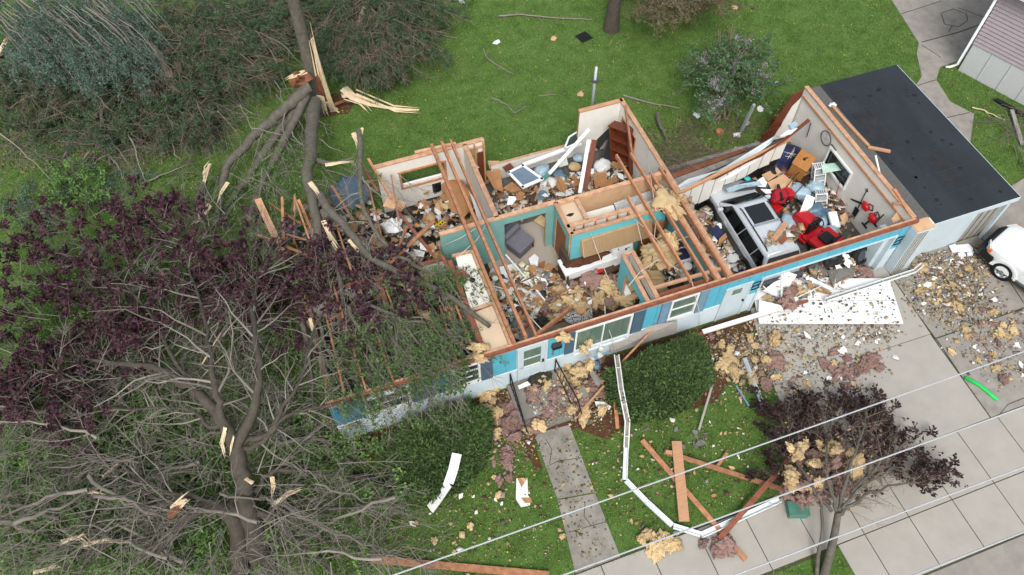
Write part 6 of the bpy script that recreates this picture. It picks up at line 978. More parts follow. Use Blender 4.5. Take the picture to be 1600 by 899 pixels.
# crumbs nobody could count
def litter(name, label, zones, m, size, seed, z=.03, zj=.04, kind='stuff', thick=.3, spread=.5):
    rs_ = np.random.RandomState(seed); PP = []
    for zone, n, *zz in zones: q = rand_in(zone, n, rs_)+(rs_.randn(n, 2)*16 if any(zone is q_ for q_ in SOFT) else 0); z0 = zz[0] if zz else z; z1 = zz[1] if len(zz) > 1 else zj; PP.append(ats(q, z0+rs_.rand(n)*z1))
    P = np.vstack(PP); n = len(P); s_ = size*np.minimum(np.exp(rs_.randn(n)*spread), 3.2); A = rs_.rand(n)*6.28; T = rs_.randn(n, 2)*.35
    u = np.c_[np.cos(A), np.sin(A), T[:, 0]]*s_[:, None]; v = np.c_[-np.sin(A), np.cos(A), T[:, 1]]*(s_*(.35+.6*rs_.rand(n)))[:, None]; w = np.c_[np.zeros(n), np.zeros(n), s_*thick]
    V = np.stack([P-u-v, P+u*.8-v, P+u+v*.9, P-u*.7+v, P-u-v+w, P+u*.8-v+w, P+u+v*.9+w, P-u*.7+v+w], 1).reshape(-1, 3); f = np.array([(4, 5, 6, 7), (0, 1, 5, 4), (1, 2, 6, 5), (2, 3, 7, 6), (3, 0, 4, 7)]); Fq = (f[None]+(np.arange(n)*8)[:, None, None]).reshape(-1, 4)
    return tag(mesh_obj(name, np_mesh(name, V, Fq), M[m]), label, 'litter', None, kind)
litter('rubble', 'fine mixed rubble strewn over driveway, beds and lawn', [(ZW, 800), (ZE, 150), (ZD, 700), (ZB, 600), (ZL, 400), (ZR, 220), (ZG, 700, .06, .3), (ZA, 110), (ZF, 80), ([(1430, 400), (1540, 380), (1545, 420), (1450, 440)], 900), (ZS, 200, .33, .05), ([(1190, 505), (1410, 500), (1400, 530), (1195, 535)], 500)], 'litter', .03, 5)
litter('leaf_litter', 'shredded leaf litter and dirt around the wreck', [(ZW, 1500), (ZE, 600), (ZD, 900), (ZB, 700), (ZL, 900), (ZA, 700), (ZF, 600), ([(842, 692), (895, 685), (962, 860), (905, 880)], 260, .04, .02), ([(1195, 470), (1395, 440), (1410, 505), (1190, 505)], 260, .27, .02), ([(0, 640), (640, 640), (640, 899), (0, 899)], 2500), ([(0, 110), (250, 110), (340, 200), (250, 260), (0, 270)], 3200), ([(950, 200), (1240, 150), (1240, 230), (1050, 270)], 1300)], 'leaf_litter', .022, 6, thick=.15)
litter('household_litter', 'jumble of small household litter on the floors of the open rooms', [([(650, 320), (765, 295), (770, 340), (670, 370)], 300, .35, .4), ([(560, 330), (700, 340), (735, 520), (600, 540)], 825, .6, 1.3), ([(440, 330), (580, 300), (640, 440), (480, 500)], 550, .4, 1.3), ([(770, 300), (980, 250), (985, 285), (790, 335)], 770, .36, .25), ([(765, 425), (880, 420), (900, 480), (790, 530)], 495, .34, .2), (ZK, 450, .4, .5), ([(990, 440), (1090, 400), (1110, 415), (1010, 460)], 495, .4, .6), ([(1080, 330), (1125, 320), (1165, 420), (1140, 428)], 495, .1, .4), ([(1130, 260), (1290, 210), (1350, 340), (1290, 380), (1230, 370), (1200, 300)], 935, .08, .35), ([(1190, 370), (1255, 350), (1260, 370), (1200, 385)], 60, 1.78, .1), ([(1060, 310), (1075, 310), (1140, 420), (1125, 425)], 300, 2.3, .3)], 'litter_house', .06, 8, thick=.12, spread=.75)

litter('insulation_shreds', 'fine shreds of yellow insulation strewn over beds, lawn and driveway', [(ZW, 260), (ZE, 180), (ZD, 420), (ZB, 420), (ZL, 260), (ZR, 220), (ZA, 80), (ZF, 50), (ZK, 260, .4, .5), (ZG, 120, .1, .3), (ZS, 120, .33, .05), ([(1215, 660), (1380, 660), (1390, 740), (1330, 800), (1250, 790)], 260, .3, .9)], 'ins_y', .03, 15, thick=.2); litter('pink_shreds', 'fine shreds of pink insulation strewn over beds and driveway', [(ZW, 90), (ZE, 160), (ZD, 220), (ZB, 220), (ZL, 320), (ZR, 140), (ZK, 200, .4, .5), ([(1285, 565), (1330, 580), (1362, 553), (1340, 590), (1290, 578)], 160), ([(1215, 660), (1380, 660), (1390, 740), (1330, 800), (1250, 790)], 420, .3, .9)], 'ins_p', .03, 16, thick=.2)
# ------------------------------------------------------------------ trees, shrubs, brush
class NM:
    """grows big quad meshes"""
    def __init__(s): s.V, s.F, s.n = [], [], 0
    def add(s, V, Fq): s.V.append(V); s.F.append(Fq+s.n); s.n += len(V)
    def tube(s, P, r0, r1, k=6):
        P = np.asarray(P, float); n = len(P); d = np.gradient(P, axis=0); d /= np.linalg.norm(d, axis=1)[:, None]+1e-9
        a = np.cross(d[0], (0.3, .2, 1.0)); a /= np.linalg.norm(a)+1e-9; R_ = np.linspace(r0, r1, n) if np.isscalar(r0) else np.asarray(r0); V = np.zeros((n, k, 3)); t = np.arange(k)*2*np.pi/k
        for i in range(n):
            a = a-d[i]*(a@d[i]); a /= np.linalg.norm(a)+1e-9; b = np.cross(d[i], a); V[i] = P[i]+R_[i]*(np.cos(t)[:, None]*a+np.sin(t)[:, None]*b)
        i, j = np.meshgrid(np.arange(n-1), np.arange(k), indexing='ij'); Fq = np.stack([i*k+j, i*k+(j+1) % k, (i+1)*k+(j+1) % k, (i+1)*k+j], -1).reshape(-1, 4); s.add(V.reshape(-1, 3), Fq)
    def build(s, name, m, parent=None, smooth=False):
        if not s.V: return None
        return mesh_obj(name, np_mesh(name, np.vstack(s.V), np.vstack(s.F), smooth), m, parent)
def unit(v): v = np.asarray(v, float); return v/(np.linalg.norm(v, axis=-1, keepdims=True)+1e-9)
def leaves_on(rs_, P, T, n, ll, lw, spread=.05):
    """n leaves near the points P (with direction T)"""
    i = rs_.randint(0, len(P), n); c = P[i]+rs_.randn(n, 3)*spread; d = unit(T[i]*.5+rs_.randn(n, 3)*.7); w = unit(np.cross(d, rs_.randn(n, 3)+np.array([0, 0, 1.2]))); L = ll*(.6+.8*rs_.rand(n))[:, None]; Wd = lw*(.6+.8*rs_.rand(n))[:, None]
    nrm = np.cross(d, w); V = np.stack([c, c+d*L*.45+w*Wd*.5+nrm*L*.06, c+d*L, c+d*L*.45-w*Wd*.5+nrm*L*.06], 1).reshape(-1, 3); return V, np.arange(n*4).reshape(n, 4)
def variant(seed, L, nsub, nleaf, ll, lw, r0=.008, sublen=.4, droop=.0, flat=.5, spread=.03):
    rs_ = np.random.RandomState(seed); tw = NM(); t = np.linspace(0, 1, 6); bend = rs_.randn(2)*.12*L
    main = np.c_[t*L, bend[0]*np.sin(t*2.5), bend[1]*t*t*.7-droop*L*t*t]; tw.tube(main, r0, r0*.4, 3); pts, dr = [main[2:]], [np.repeat([[1., 0, 0]], 4, 0)]
    for _ in range(nsub):
        u = rs_.uniform(.12, .95); i = u*5; k = int(i); p = main[k]+(main[min(k+1, 5)]-main[k])*(i-k); a = rs_.uniform(.35, .9)*rs_.choice((-1, 1)); l = L*sublen*rs_.uniform(.5, 1)*(1-.45*u); d = unit([math.cos(a), math.sin(a), rs_.randn()*flat*.6]); e = p+d*l; m_ = (p+e)/2+rs_.randn(3)*l*.08-np.array([0, 0, droop*l*.3]); e[2] -= droop*l; tw.tube(np.array([p, m_, e]), r0*.55, r0*.25, 3); q = np.array([p+(e-p)*x for x in (.35, .6, .8, 1)]); pts.append(q); dr.append(np.repeat([d], 4, 0))
    P, T = np.vstack(pts), np.vstack(dr); V, Fq = leaves_on(rs_, P, T, nleaf, ll, lw, spread) if nleaf else (np.zeros((0, 3)), np.zeros((0, 4), int))
    return np.vstack(tw.V), np.vstack(tw.F), V, Fq
def inst(vs, P, D, S, rs_, tw, lf):
    n = len(P); x = unit(D); up = np.array([0, 0, 1.])+rs_.randn(n, 3)*.35; y = unit(np.cross(up, x)); z = np.cross(x, y); B = np.stack([x, y, z], 1)*np.asarray(S)[:, None, None]; ch = rs_.randint(0, len(vs), n)
    for k, (tV, tF, lV, lF) in enumerate(vs):
        id_ = np.where(ch == k)[0]
        if not len(id_): continue
        for nm, V, Fq in ((tw, tV, tF), (lf, lV, lF)):
            if nm is None or not len(V): continue
            W_ = np.einsum('vj,njk->nvk', V, B[id_])+P[id_][:, None]; W_[:, :, 2] = np.maximum(W_[:, :, 2], .015); nm.add(W_.reshape(-1, 3), (Fq[None]+(np.arange(len(id_))*len(V))[:, None, None]).reshape(-1, 4))
def pxdir(x, y, dx, dy): return np.array(at(x+dx, y+dy)-at(x, y))
def poly3(pts): return np.array([at(x, y, z) for x, y, z in pts])
def smooth_line(P, k=4, jit=0.0, rs_=None):
    P = np.asarray(P, float); n = len(P); out = []; Q = np.vstack([2*P[0]-P[1], P, 2*P[-1]-P[-2]])
    for i in range(n-1):
        a, b, c, d = Q[i:i+4]
        for j in range(k): t = j/k; out.append(.5*((2*b)+(c-a)*t+(2*a-5*b+4*c-d)*t*t+(3*b-a-3*c+d)*t**3))
    out.append(P[-1]); out = np.array(out)
    if jit: out[1:-1] += rs_.randn(len(out)-2, 3)*jit
    return out
def grow(nm, P, r, rs_, step=.4, ln=(.6, 1.8), depth=2, hang=.15, ends=None, flatz=.35, rmin=.006, k=5):
    """side branches along the polyline P"""
    L = np.r_[0, np.cumsum(np.linalg.norm(np.diff(P, axis=0), axis=1))]; s_ = rs_.uniform(0, step)+L[-1]*.12
    while s_ < L[-1]:
        i = np.searchsorted(L, s_)-1; i = max(0, min(i, len(P)-2)); t = (s_-L[i])/(L[i+1]-L[i]+1e-9); p = P[i]+(P[i+1]-P[i])*t; d = unit(P[i+1]-P[i]); rr = r*(1-.7*s_/L[-1]); w = unit(np.array([-d[1], d[0], 0])+1e-6)*rs_.choice((-1, 1)); a = rs_.uniform(.4, 1.1); q = unit(d*math.cos(a)+w*math.sin(a)+np.array([0, 0, rs_.randn()*flatz])); l = rs_.uniform(*ln)*(1-.35*s_/L[-1]); m = 5; u = np.linspace(0, 1, m)
        B = p+q*(u*l)[:, None]+rs_.randn(3)*(.12*l*u*u)[:, None]+np.cumsum(rs_.randn(m, 3)*.035*l, 0)*(u > 0)[:, None]-np.array([0, 0, hang*l])*(u*u)[:, None]; B[:, 2] = np.maximum(B[:, 2], .03); r1 = max(rmin, min(rr*.42, .02*l)); nm.tube(B, r1, max(rmin*.5, r1*.25), k if r1 > .02 else 3)
        if ends is not None: ends.append((B[-1], B[-1]-B[-2])); ends.append((B[2], B[3]-B[2]))
        if depth > 1: grow(nm, B, r1, rs_, step*.7, (ln[0]*.45, ln[1]*.45), depth-1, hang, ends, flatz, rmin, 3)
        s_ += step*rs_.uniform(.6, 1.5)
def zone_sprays(vs, zones, rs_, tw, lf, z=(.2, 1), dirf=None, tilt=.25, s=(.7, 1.25)):
    for zone in zones:
        if len(zone) == 5: (cx, cy, rx, ry, n) = zone; q = np.array([cx, cy])+np.clip(rs_.randn(n, 2)*.6, -1.6, 1.6)*np.array([rx, ry])
        else: q = rand_in(zone[0], zone[1], rs_); n = len(q)
        P = ats(q, z[0]+(z[1]-z[0])*rs_.rand(n)); D = dirf(q, rs_) if dirf else np.c_[rs_.randn(n, 2), np.zeros(n)]; D = unit(D)+np.c_[np.zeros((n, 2)), rs_.randn(n)*tilt]; inst(vs, P, D, rs_.uniform(s[0], s[1], n), rs_, tw, lf)
def const_dir(dx, dy, sp=.5):
    b = unit(pxdir(800, 450, dx, dy)); return lambda q, rs_: b+np.c_[rs_.randn(len(q), 2)*sp, np.zeros(len(q))]
def from_pt(cx, cy, sp=.4):
    c = np.array(at(cx, cy)); return lambda q, rs_: unit(ats(q)-c)*np.array([1, 1, 0])+np.c_[rs_.randn(len(q), 2)*sp, np.zeros(len(q))]
def torn(name, parent, pts, w, m='split', th=.04, lab=None, cat=None):
    """a torn strip of raw wood along the points, tapering to a point"""
    P = [Vector(p) for p in (pts if isinstance(pts[0], Vector) else poly3(pts))]; b = MB(); r_ = random.Random(len(pts)*7+int(w*100)); n = len(P)
    rings = []
    for i, p in enumerate(P):
        d = (P[min(i+1, n-1)]-P[max(i-1, 0)]).normalized(); a = (Vector((.8, -.6, 0)) if abs(d.z) > .9 else d.cross(Vector((0, 0, 1)))).normalized(); u = a.cross(d).normalized(); k = w*(1-.85*(i/(n-1))**1.3)*r_.uniform(.8, 1.1)
        rings.append([p-a*k*.5, p+u*th*.5, p+a*k*.5, p-u*th*.5])
    b.loft(rings)
    for _ in range(4):
        o_ = r_.uniform(-.5, .5)*w; f0, f1 = r_.uniform(0, .3), r_.uniform(.7, 1.25); q0, q1 = P[0].lerp(P[-1], f0), P[0].lerp(P[-1], f1); d = (q1-q0).normalized(); a = (Vector((.8, -.6, 0)) if abs(d.z) > .9 else d.cross(Vector((0, 0, 1)))).normalized(); u = a.cross(d); m_ = (q0+q1)/2+u*th*.8+(P[n//2]-(P[0]+P[-1])/2); k = w*.1
        b.loft([[p+a*o_-a*k*s_, p+a*o_+u*k*s_, p+a*o_+a*k*s_, p+a*o_-u*k*s_] for p, s_ in ((q0, .8), (m_, 1), (q1, .1))])
    o = b.build(name, M[m], parent)
    if lab: tag(o, lab, cat)
    return o
rs5 = np.random.RandomState(21)
V_PURPLE = [variant(i, .8, 6, 50, .125, .10, .008, .4, .1) for i in range(5)]; V_GREEN = [variant(10+i, 1.0, 7, 48, .085, .06, .007, .42, .15) for i in range(5)]; V_BARE = [variant(20+i, 1.3, 8, 0, .1, .1, .011, .5, .1) for i in range(6)]; V_BLUE = [variant(30+i, 1.3, 9, 90, .085, .05, .010, .3, .12, spread=.05) for i in range(5)]
V_PINE = [variant(40+i, .8, 8, 150, .15, .022, .010, .45, .05, spread=.02) for i in range(5)]; V_LIL = [variant(50+i, .6, 6, 40, .09, .06, .007, .5, 0) for i in range(4)]; V_OLIVE = [variant(60+i, .8, 7, 50, .07, .05, .007, .45, .1) for i in range(4)]; V_PLUM = [variant(70+i, .75, 6, 30, .125, .08, .007, .4, .1) for i in range(4)]; V_UNDER = [variant(80+i, .5, 5, 30, .09, .065, .005, .5, 0) for i in range(4)]
# ---- the big purple maple at the left
tp = thing('purple_maple', 'big torn purple leaved maple leaning over the left lawn and house corner', 'tree')
tk = NM(); tk.tube(smooth_line(poly3([(418, 905, 0), (398, 838, .9), (386, 785, 1.8), (376, 735, 2.5), (368, 690, 3.0)]), 4, .03, rs5), .35, .21, 12); tk.tube(smooth_line(poly3([(376, 905, 0), (374, 860, .8), (368, 820, 1.4), (345, 794, 1.8)])), .28, .2, 10); tk.build('trunk', M['bark_dark'], tp, True)
LIMBS = [([(368, 695, 3.), (345, 655, 3.3), (320, 625, 3.5), (290, 600, 3.4), (250, 578, 3.2), (200, 570, 2.9), (150, 562, 2.5), (80, 545, 2.)], .27), ([(365, 692, 3.), (345, 640, 3.6), (335, 600, 3.9), (330, 560, 3.9), (320, 500, 3.5), (300, 430, 3.), (280, 360, 2.5)], .17), ([(370, 695, 3.), (392, 650, 3.6), (404, 600, 4.), (400, 540, 4.), (395, 480, 3.6), (410, 420, 3.2), (440, 360, 2.9)], .21), ([(375, 702, 2.8), (410, 690, 3.1), (440, 655, 3.3), (480, 640, 3.2), (540, 630, 2.9), (600, 610, 2.7)], .11), ([(376, 695, 2.9), (425, 675, 3.2), (440, 640, 3.4), (470, 590, 3.4), (490, 520, 3.2), (520, 455, 3.)], .12), ([(396, 770, 1.8), (420, 742, 2.), (455, 735, 2.), (500, 740, 1.6), (560, 748, .9), (630, 756, .5)], .12), ([(388, 797, 1.4), (420, 806, 1.5), (470, 790, 1.2), (540, 795, .8), (600, 785, .5), (632, 768, .4)], .15), ([(400, 800, 1.4), (440, 822, 1.2), (470, 850, .8), (520, 892, .4), (545, 930, .3)], .15), ([(470, 856, .8), (520, 845, .6), (590, 852, .4), (670, 885, .25)], .07), ([(372, 800, 1.5), (330, 793, 1.8), (292, 808, 2.), (255, 848, 1.7), (180, 845, 1.4), (100, 888, 1.)], .3), ([(300, 806, 2.), (260, 790, 2.), (210, 762, 1.8), (150, 755, 1.4), (60, 735, 1.)], .11), ([(255, 845, 1.7), (242, 885, 1.2), (235, 940, .8)], .13), ([(350, 660, 3.3), (330, 668, 3.2), (290, 640, 2.8), (200, 640, 2.4), (90, 650, 1.8), (0, 640, 1.4)], .1), ([(340, 790, 1.8), (300, 775, 2.1), (250, 765, 2.2), (180, 720, 1.9), (100, 700, 1.5), (20, 660, 1.2)], .1), ([(300, 600, 3.3), (270, 560, 3.2), (240, 500, 2.9), (190, 440, 2.5), (120, 400, 2.)], .1), ([(330, 560, 3.9), (360, 500, 3.6), (390, 440, 3.2), (450, 390, 3.0)], .08)]
tw, lf, ends = NM(), NM(), []
for L_, r in LIMBS:
    P = smooth_line(poly3(L_), 4, .03, rs5); r *= .8; n = NM(); n.tube(P, r, max(.018, r*.16), 8); n.build('limb', M['bark_dark'], tp, True); grow(tw, P, r, rs5, .26, (.8, 2.6), 2, .12, ends)
def purple_ends():
    P = np.array([e[0] for e in ends]); D = np.array([e[1] for e in ends]); u = P-np.array(CAM); k = F_PX/(u@np.array(fwd)); X = 800+(u@np.array(rgt))*k; Y = 449.5-(u@np.array(upv))*k
    ok = (Y < 560-.12*X) & (Y > 290) | (X < 160) & (Y < 660); return P[ok], D[ok]
P, D = purple_ends(); _k = rs5.rand(len(P)) < .16; P, D = P[_k], D[_k]; inst(V_PURPLE, P, D, rs5.uniform(.6, 1.1, len(P)), rs5, tw, lf)
PZ = [(60, 380, 80, 50, 120), (150, 480, 110, 60, 200), (70, 590, 90, 55, 200), (250, 340, 90, 40, 150), (330, 440, 80, 55, 160), (420, 480, 80, 45, 160), (520, 450, 75, 40, 150), (600, 440, 60, 32, 110), (640, 490, 50, 22, 70), (560, 515, 60, 25, 90), (230, 545, 60, 35, 90), (120, 660, 60, 30, 40), (190, 390, 80, 50, 70), (470, 560, 40, 25, 30), (15, 500, 40, 100, 90)]
PZ = [(a, b, c*.85, d*.85, int(n*.36)) for a, b, c, d, n in PZ]; zone_sprays(V_PURPLE, PZ, rs5, tw, lf, (1.6, 3.3), from_pt(370, 690, .6), .3)
zone_sprays(V_BARE, [([(300, 640), (470, 640), (480, 899), (290, 899)], 60), ([(0, 560), (420, 560), (420, 899), (0, 899)], 460), ([(380, 560), (520, 640), (560, 720), (640, 790), (660, 899), (400, 899)], 100), ([(0, 330), (480, 330), (480, 600), (0, 640)], 240)], rs5, tw, None, (.3, 2.9), from_pt(385, 760, .8), .3, (.8, 1.8))
for i in range(34):                                               # long loose limbs lying over one another
    x, y, a = rs5.uniform(20, 620), rs5.uniform(600, 890), rs5.uniform(-.7, .7)+(math.pi if rs5.rand() < .5 else 0); l = rs5.uniform(110, 240); z0 = rs5.uniform(.8, 3.0); z1 = rs5.uniform(.2, 1.8)
    if x > 470: y = max(y, 730)
    if x+l*math.cos(a) > 640: continue
    P = smooth_line(poly3([(x, y, z0), (x+.5*l*math.cos(a), y+.35*l*math.sin(a)-rs5.uniform(-15, 25), (z0+z1)/2+.3), (x+l*math.cos(a), y+.7*l*math.sin(a), z1)]), 5, .05, rs5)
    if P[-1][0] > -5.2 and P[-1][1] > -1: continue
    r = rs5.uniform(.03, .085); tw.tube(P, r, .014, 6); grow(tw, P, r, rs5, .3, (.6, 1.8), 2, .12)
tw.build('twigs', M['twig'], tp); lf.build('crown', M['leaf_purple'], tp)
for pts, w in (([(352, 668, 3.5), (347, 690, 3.2), (352, 708, 3.0)], .12), ([(365, 682, 3.6), (362, 698, 3.2), (359, 712, 3.0)], .1), ([(268, 800, 2.3), (285, 786, 2.5), (292, 780, 2.5)], .32), ([(126, 767, 1.9), (143, 768, 1.9), (162, 772, 1.9)], .14), ([(95, 848, 1.7), (125, 838, 1.9), (138, 850, 1.8)], .16), ([(130, 852, 1.8), (155, 845, 1.7), (178, 846, 1.6)], .12), ([(315, 570, 3.6), (330, 545, 3.7), (345, 520, 3.7)], .05), ([(395, 755, 2.6), (368, 740, 2.3)], .12), ([(425, 790, 1.7), (445, 775, 1.8), (470, 765, 1.7)], .16), ([(425, 745, 2.4), (428, 760, 2.1), (426, 775, 1.9)], .14), ([(52, 895, 1.2), (90, 885, 1.1)], .12), ([(160, 745, 1.6), (190, 720, 1.7)], .08)): torn('torn_wood', tp, pts, w)
torn('torn_wood', tp, [(262, 806, 2.25), (275, 796, 2.42), (280, 790, 2.45)], .3, 'heart')
# ---- the tree snapped in the back yard
st_ = thing('snapped_tree', 'tall grey trunk snapped and split at its base in the back yard', 'tree'); n = NM(); TB = np.array([[-4.05, 15.55, 0], [-4.05, 15.6, .6], [-4.05, 15.62, 1.5], [-4.0, 15.7, 4], [-3.9, 15.8, 10]]); n.tube(smooth_line(TB), .42, .2, 12); n.build('trunk', M['bark'], st_, True)
torn('torn_wood', st_, [Vector((-3.64-.015*z, 15.36+.02*z, z)) for z in (.0, .8, 1.8, 3.0, 3.8)], .42, 'split', .26); torn('torn_wood', st_, [(507, 160, .9), (514, 168, .5), (524, 172, .15), (530, 176, .05)], .5); torn('torn_wood', st_, [(500, 150, 1.4), (508, 172, .6), (512, 178, .2)], .35); torn('torn_wood', st_, [(516, 165, .3), (535, 158, .4), (546, 160, .3)], .2, 'heart'); torn('torn_wood', st_, [(495, 118, 2.1), (498, 140, 1.4), (505, 165, .5)], .3, 'heart'); torn('torn_wood', st_, [(480, 176, .9), (486, 190, .6), (482, 205, .4)], .3)
torn('long_splinter', None, [(537, 138, .6), (552, 152, .45), (578, 163, .2), (605, 168, .1), (630, 171, .08), (655, 172, .06)], .42, 'split', .1, 'long pale wood splinter lying on the lawn right of the snapped trunk', 'splinter'); torn('wood_splinter', None, [(534, 150, .5), (545, 150, .4), (560, 160, .2), (572, 172, .08)], .3, 'split', .1, 'shorter forked wood splinter beside the snapped trunk', 'splinter')
fl = thing('fallen_limbs', 'grey limbs broken off the snapped trunk and lying across the lawn to the house', 'tree'); ends = []; tw, lf = NM(), NM()
FL = [([(484, 135, 2.3), (460, 155, 2.1), (432, 182, 1.8), (405, 205, 1.5), (378, 232, 1.3), (354, 262, 1.0), (346, 305, .9), (335, 355, .8)], .25), ([(468, 168, 1.7), (440, 200, 1.3), (415, 235, 1.), (385, 282, .7), (345, 335, .5)], .23), ([(478, 150, 2.), (462, 185, 1.7), (440, 228, 1.5), (420, 265, 1.2), (400, 310, 1.), (388, 350, .8)], .2), ([(492, 160, 1.5), (488, 200, 2.), (486, 240, 2.5), (480, 272, 2.8), (488, 310, 2.9), (497, 360, 2.9), (498, 410, 2.7)], .29), ([(490, 292, 2.9), (512, 325, 3.05), (545, 362, 2.95), (575, 398, 2.8), (620, 425, 2.75), (690, 455, 2.75), (765, 510, 2.9)], .17), ([(561, 205, 3.3), (563, 260, 3.3), (565, 312, 3.2), (580, 350, 3.), (612, 392, 2.9), (665, 425, 2.85)], .11), ([(492, 250, 2.5), (520, 256, 2.5), (552, 248, 2.4)], .12), ([(505, 330, 2.9), (520, 370, 2.8), (530, 430, 2.6), (535, 480, 2.5)], .15)]
for L_, r in FL: P = smooth_line(poly3(L_), 4, .02, rs5); n = NM(); n.tube(P, r, max(.025, r*.45), 9); n.build('limb', M['bark'], fl, True); grow(tw, P, r, rs5, .55, (.6, 2.0), 2, .12, ends)
for L_, r in (([(480, 500, 2.9), (500, 540, 2.6), (515, 590, 2.3), (540, 640, 1.9)], .08), ([(497, 500, 2.9), (520, 560, 2.7), (560, 590, 2.5), (600, 600, 2.3)], .07), ([(545, 480, 3.), (565, 520, 2.9), (590, 570, 2.7), (600, 640, 2.2)], .08), ([(612, 480, 3.), (640, 520, 2.9), (680, 570, 2.7), (720, 610, 2.1)], .06), ([(600, 470, 3.), (612, 530, 2.8), (625, 590, 2.5), (640, 640, 2.)], .06), ([(560, 470, 3.1), (640, 500, 3.), (700, 520, 2.9), (740, 560, 2.7)], .06), ([(470, 500, 2.9), (485, 560, 2.6), (490, 640, 2.)], .09)): P = smooth_line(poly3(L_), 4, .03, rs5); n = NM(); n.tube(P, r, .02, 6); n.build('limb', M['bark'], fl, True); grow(tw, P, r, rs5, .3, (.5, 1.4), 2, .2, ends)
P = np.array([e[0] for e in ends]); D = np.array([e[1] for e in ends]); u = P-np.array(CAM); k = F_PX/(u@np.array(fwd)); Y = 449.5-(u@np.array(upv))*k; ok = ((Y > 430) & (Y < 600) & (rs5.rand(len(P)) < .35)) | (rs5.rand(len(P)) < .06); inst(V_GREEN, P[ok], D[ok], rs5.uniform(.5, .9, ok.sum()), rs5, tw, lf)
gd_ = const_dir(60, 110, .35)
zone_sprays(V_GREEN, [(680, 430, 50, 30, 55), (640, 510, 60, 45, 90), (672, 530, 36, 38, 56), (590, 560, 60, 40, 56), (555, 605, 50, 20, 18), (530, 520, 40, 50, 30), (430, 265, 40, 40, 22)], rs5, tw, lf, (2.3, 3.1), gd_, .25)
zone_sprays(V_GREEN, [(560, 630, 60, 10, 8), (660, 600, 30, 10, 9), (400, 300, 60, 40, 18)], rs5, tw, lf, (1.2, 2.4), gd_, .25)
zone_sprays(V_BARE, [([(500, 240), (620, 260), (640, 400), (480, 420)], 70), ([(480, 420), (740, 420), (730, 620), (480, 640)], 130), ([(400, 150), (480, 200), (440, 330), (330, 330)], 24)], rs5, tw, None, (2.2, 3.2), gd_, .3, (.7, 1.4))
tw.build('twigs', M['twig'], fl); lf.build('crown', M['leaf_green'], fl)
torn('torn_wood', fl, [(480, 118, 2.5), (468, 128, 2.5), (455, 133, 2.4)], .75, 'heart', .5); torn('torn_wood', fl, [(478, 112, 2.7), (464, 118, 2.75), (452, 124, 2.6)], .3)
for pts, w in (([(356, 285, 1.25), (346, 300, 1.2), (340, 316, 1.1)], .22), ([(328, 320, .9), (315, 340, .6), (302, 352, .4)], .3), ([(484, 285, 3.2), (494, 296, 3.2), (500, 304, 3.1)], .2), ([(505, 345, 3.1), (515, 370, 3.0), (530, 392, 2.9)], .18), ([(552, 208, 3.3), (558, 218, 3.3), (561, 232, 3.3)], .2), ([(508, 258, 2.65), (530, 254, 2.6), (550, 252, 2.5)], .2), ([(566, 200, 3.35), (564, 212, 3.3)], .14), ([(545, 375, 3.), (560, 392, 2.9)], .12), ([(484, 498, 2.95), (490, 515, 2.9)], .12)): torn('torn_wood', fl, pts, w)
bs = thing('broken_sapling', 'broken sapling stub with a pale torn tip on the lawn left of the limbs', 'tree stub'); n = NM(); n.tube(poly3([(308, 320, 0), (314, 300, .5), (320, 283, .9)]), .14, .12, 8); n.build('trunk', M['bark'], bs, True); torn('torn_wood', bs, [(319, 284, .9), (324, 268, 1.3), (328, 256, 1.6)], .24, 'split', .16)
# ---- blue green poplar crown and pines in the far left corner
pt = thing('fallen_poplar', 'fallen blue green leaved tree crown in the top left corner', 'tree'); tw, lf = NM(), NM(); bd = const_dir(80, 62, .28)
for i in range(60): x0, y0 = rs5.uniform(-60, 170), rs5.uniform(-70, 20); P = smooth_line(poly3([(x0, y0, 3.2), (x0+45, y0+35, 3.), (x0+90, y0+80, 2.4), (x0+rs5.uniform(100, 140), y0+rs5.uniform(100, 130), 1.4)]), 4, .05, rs5); tw.tube(P, .026, .009, 4)
zone_sprays(V_BLUE, [([(-10, -10), (200, -10), (240, 60), (230, 110), (130, 122), (60, 110), (-10, 100)], 520)], rs5, tw, lf, (1.0, 3.2), bd, .25); n = NM(); n.tube(poly3([(-80, -40, 1.5), (-20, 40, 1.2), (5, 90, .6)]), .3, .15, 8); n.build('trunk', M['bark'], pt, True); tw.build('twigs', M['twig'], pt); lf.build('crown', M['leaf_blue'], pt); torn('torn_wood', pt, [(-6, 85, 1.3), (4, 72, 1.4), (8, 60, 1.4)], .3)
def pine(name, label, zones, trunk, d, nb=60):
    t = thing(name, label, 'tree'); tw, lf = NM(), NM(); n = NM(); P = smooth_line(poly3(trunk), 4, .03, rs5); n.tube(P, .2, .06, 8); n.build('trunk', M['twig_brown'], t, True); grow(tw, P, .16, rs5, .22, (1.0, 2.6), 2, .12, None, .3)
    zone_sprays(V_PINE, zones, rs5, tw, lf, (.3, 1.7), d, .35); zone_sprays(V_BARE, [(z[0], z[1], z[2], z[3], max(4, z[4]//3)) for z in zones], rs5, tw, None, (.9, 2.0), d, .3, (.7, 1.3)); tw.build('twigs', M['twig_brown'], t); lf.build('crown', M['leaf_pine'], t)
pine('fallen_pine', 'fallen dark pine on the lawn right of the snapped trunk', [(600, 10, 75, 25, 330), (560, 60, 55, 35, 260), (625, 55, 45, 30, 180), (580, 95, 40, 20, 120), (530, 40, 30, 40, 110)], [(585, -40, 1.6), (570, 10, 1.5), (555, 60, 1.2), (545, 95, .8)], from_pt(590, -60, .5))
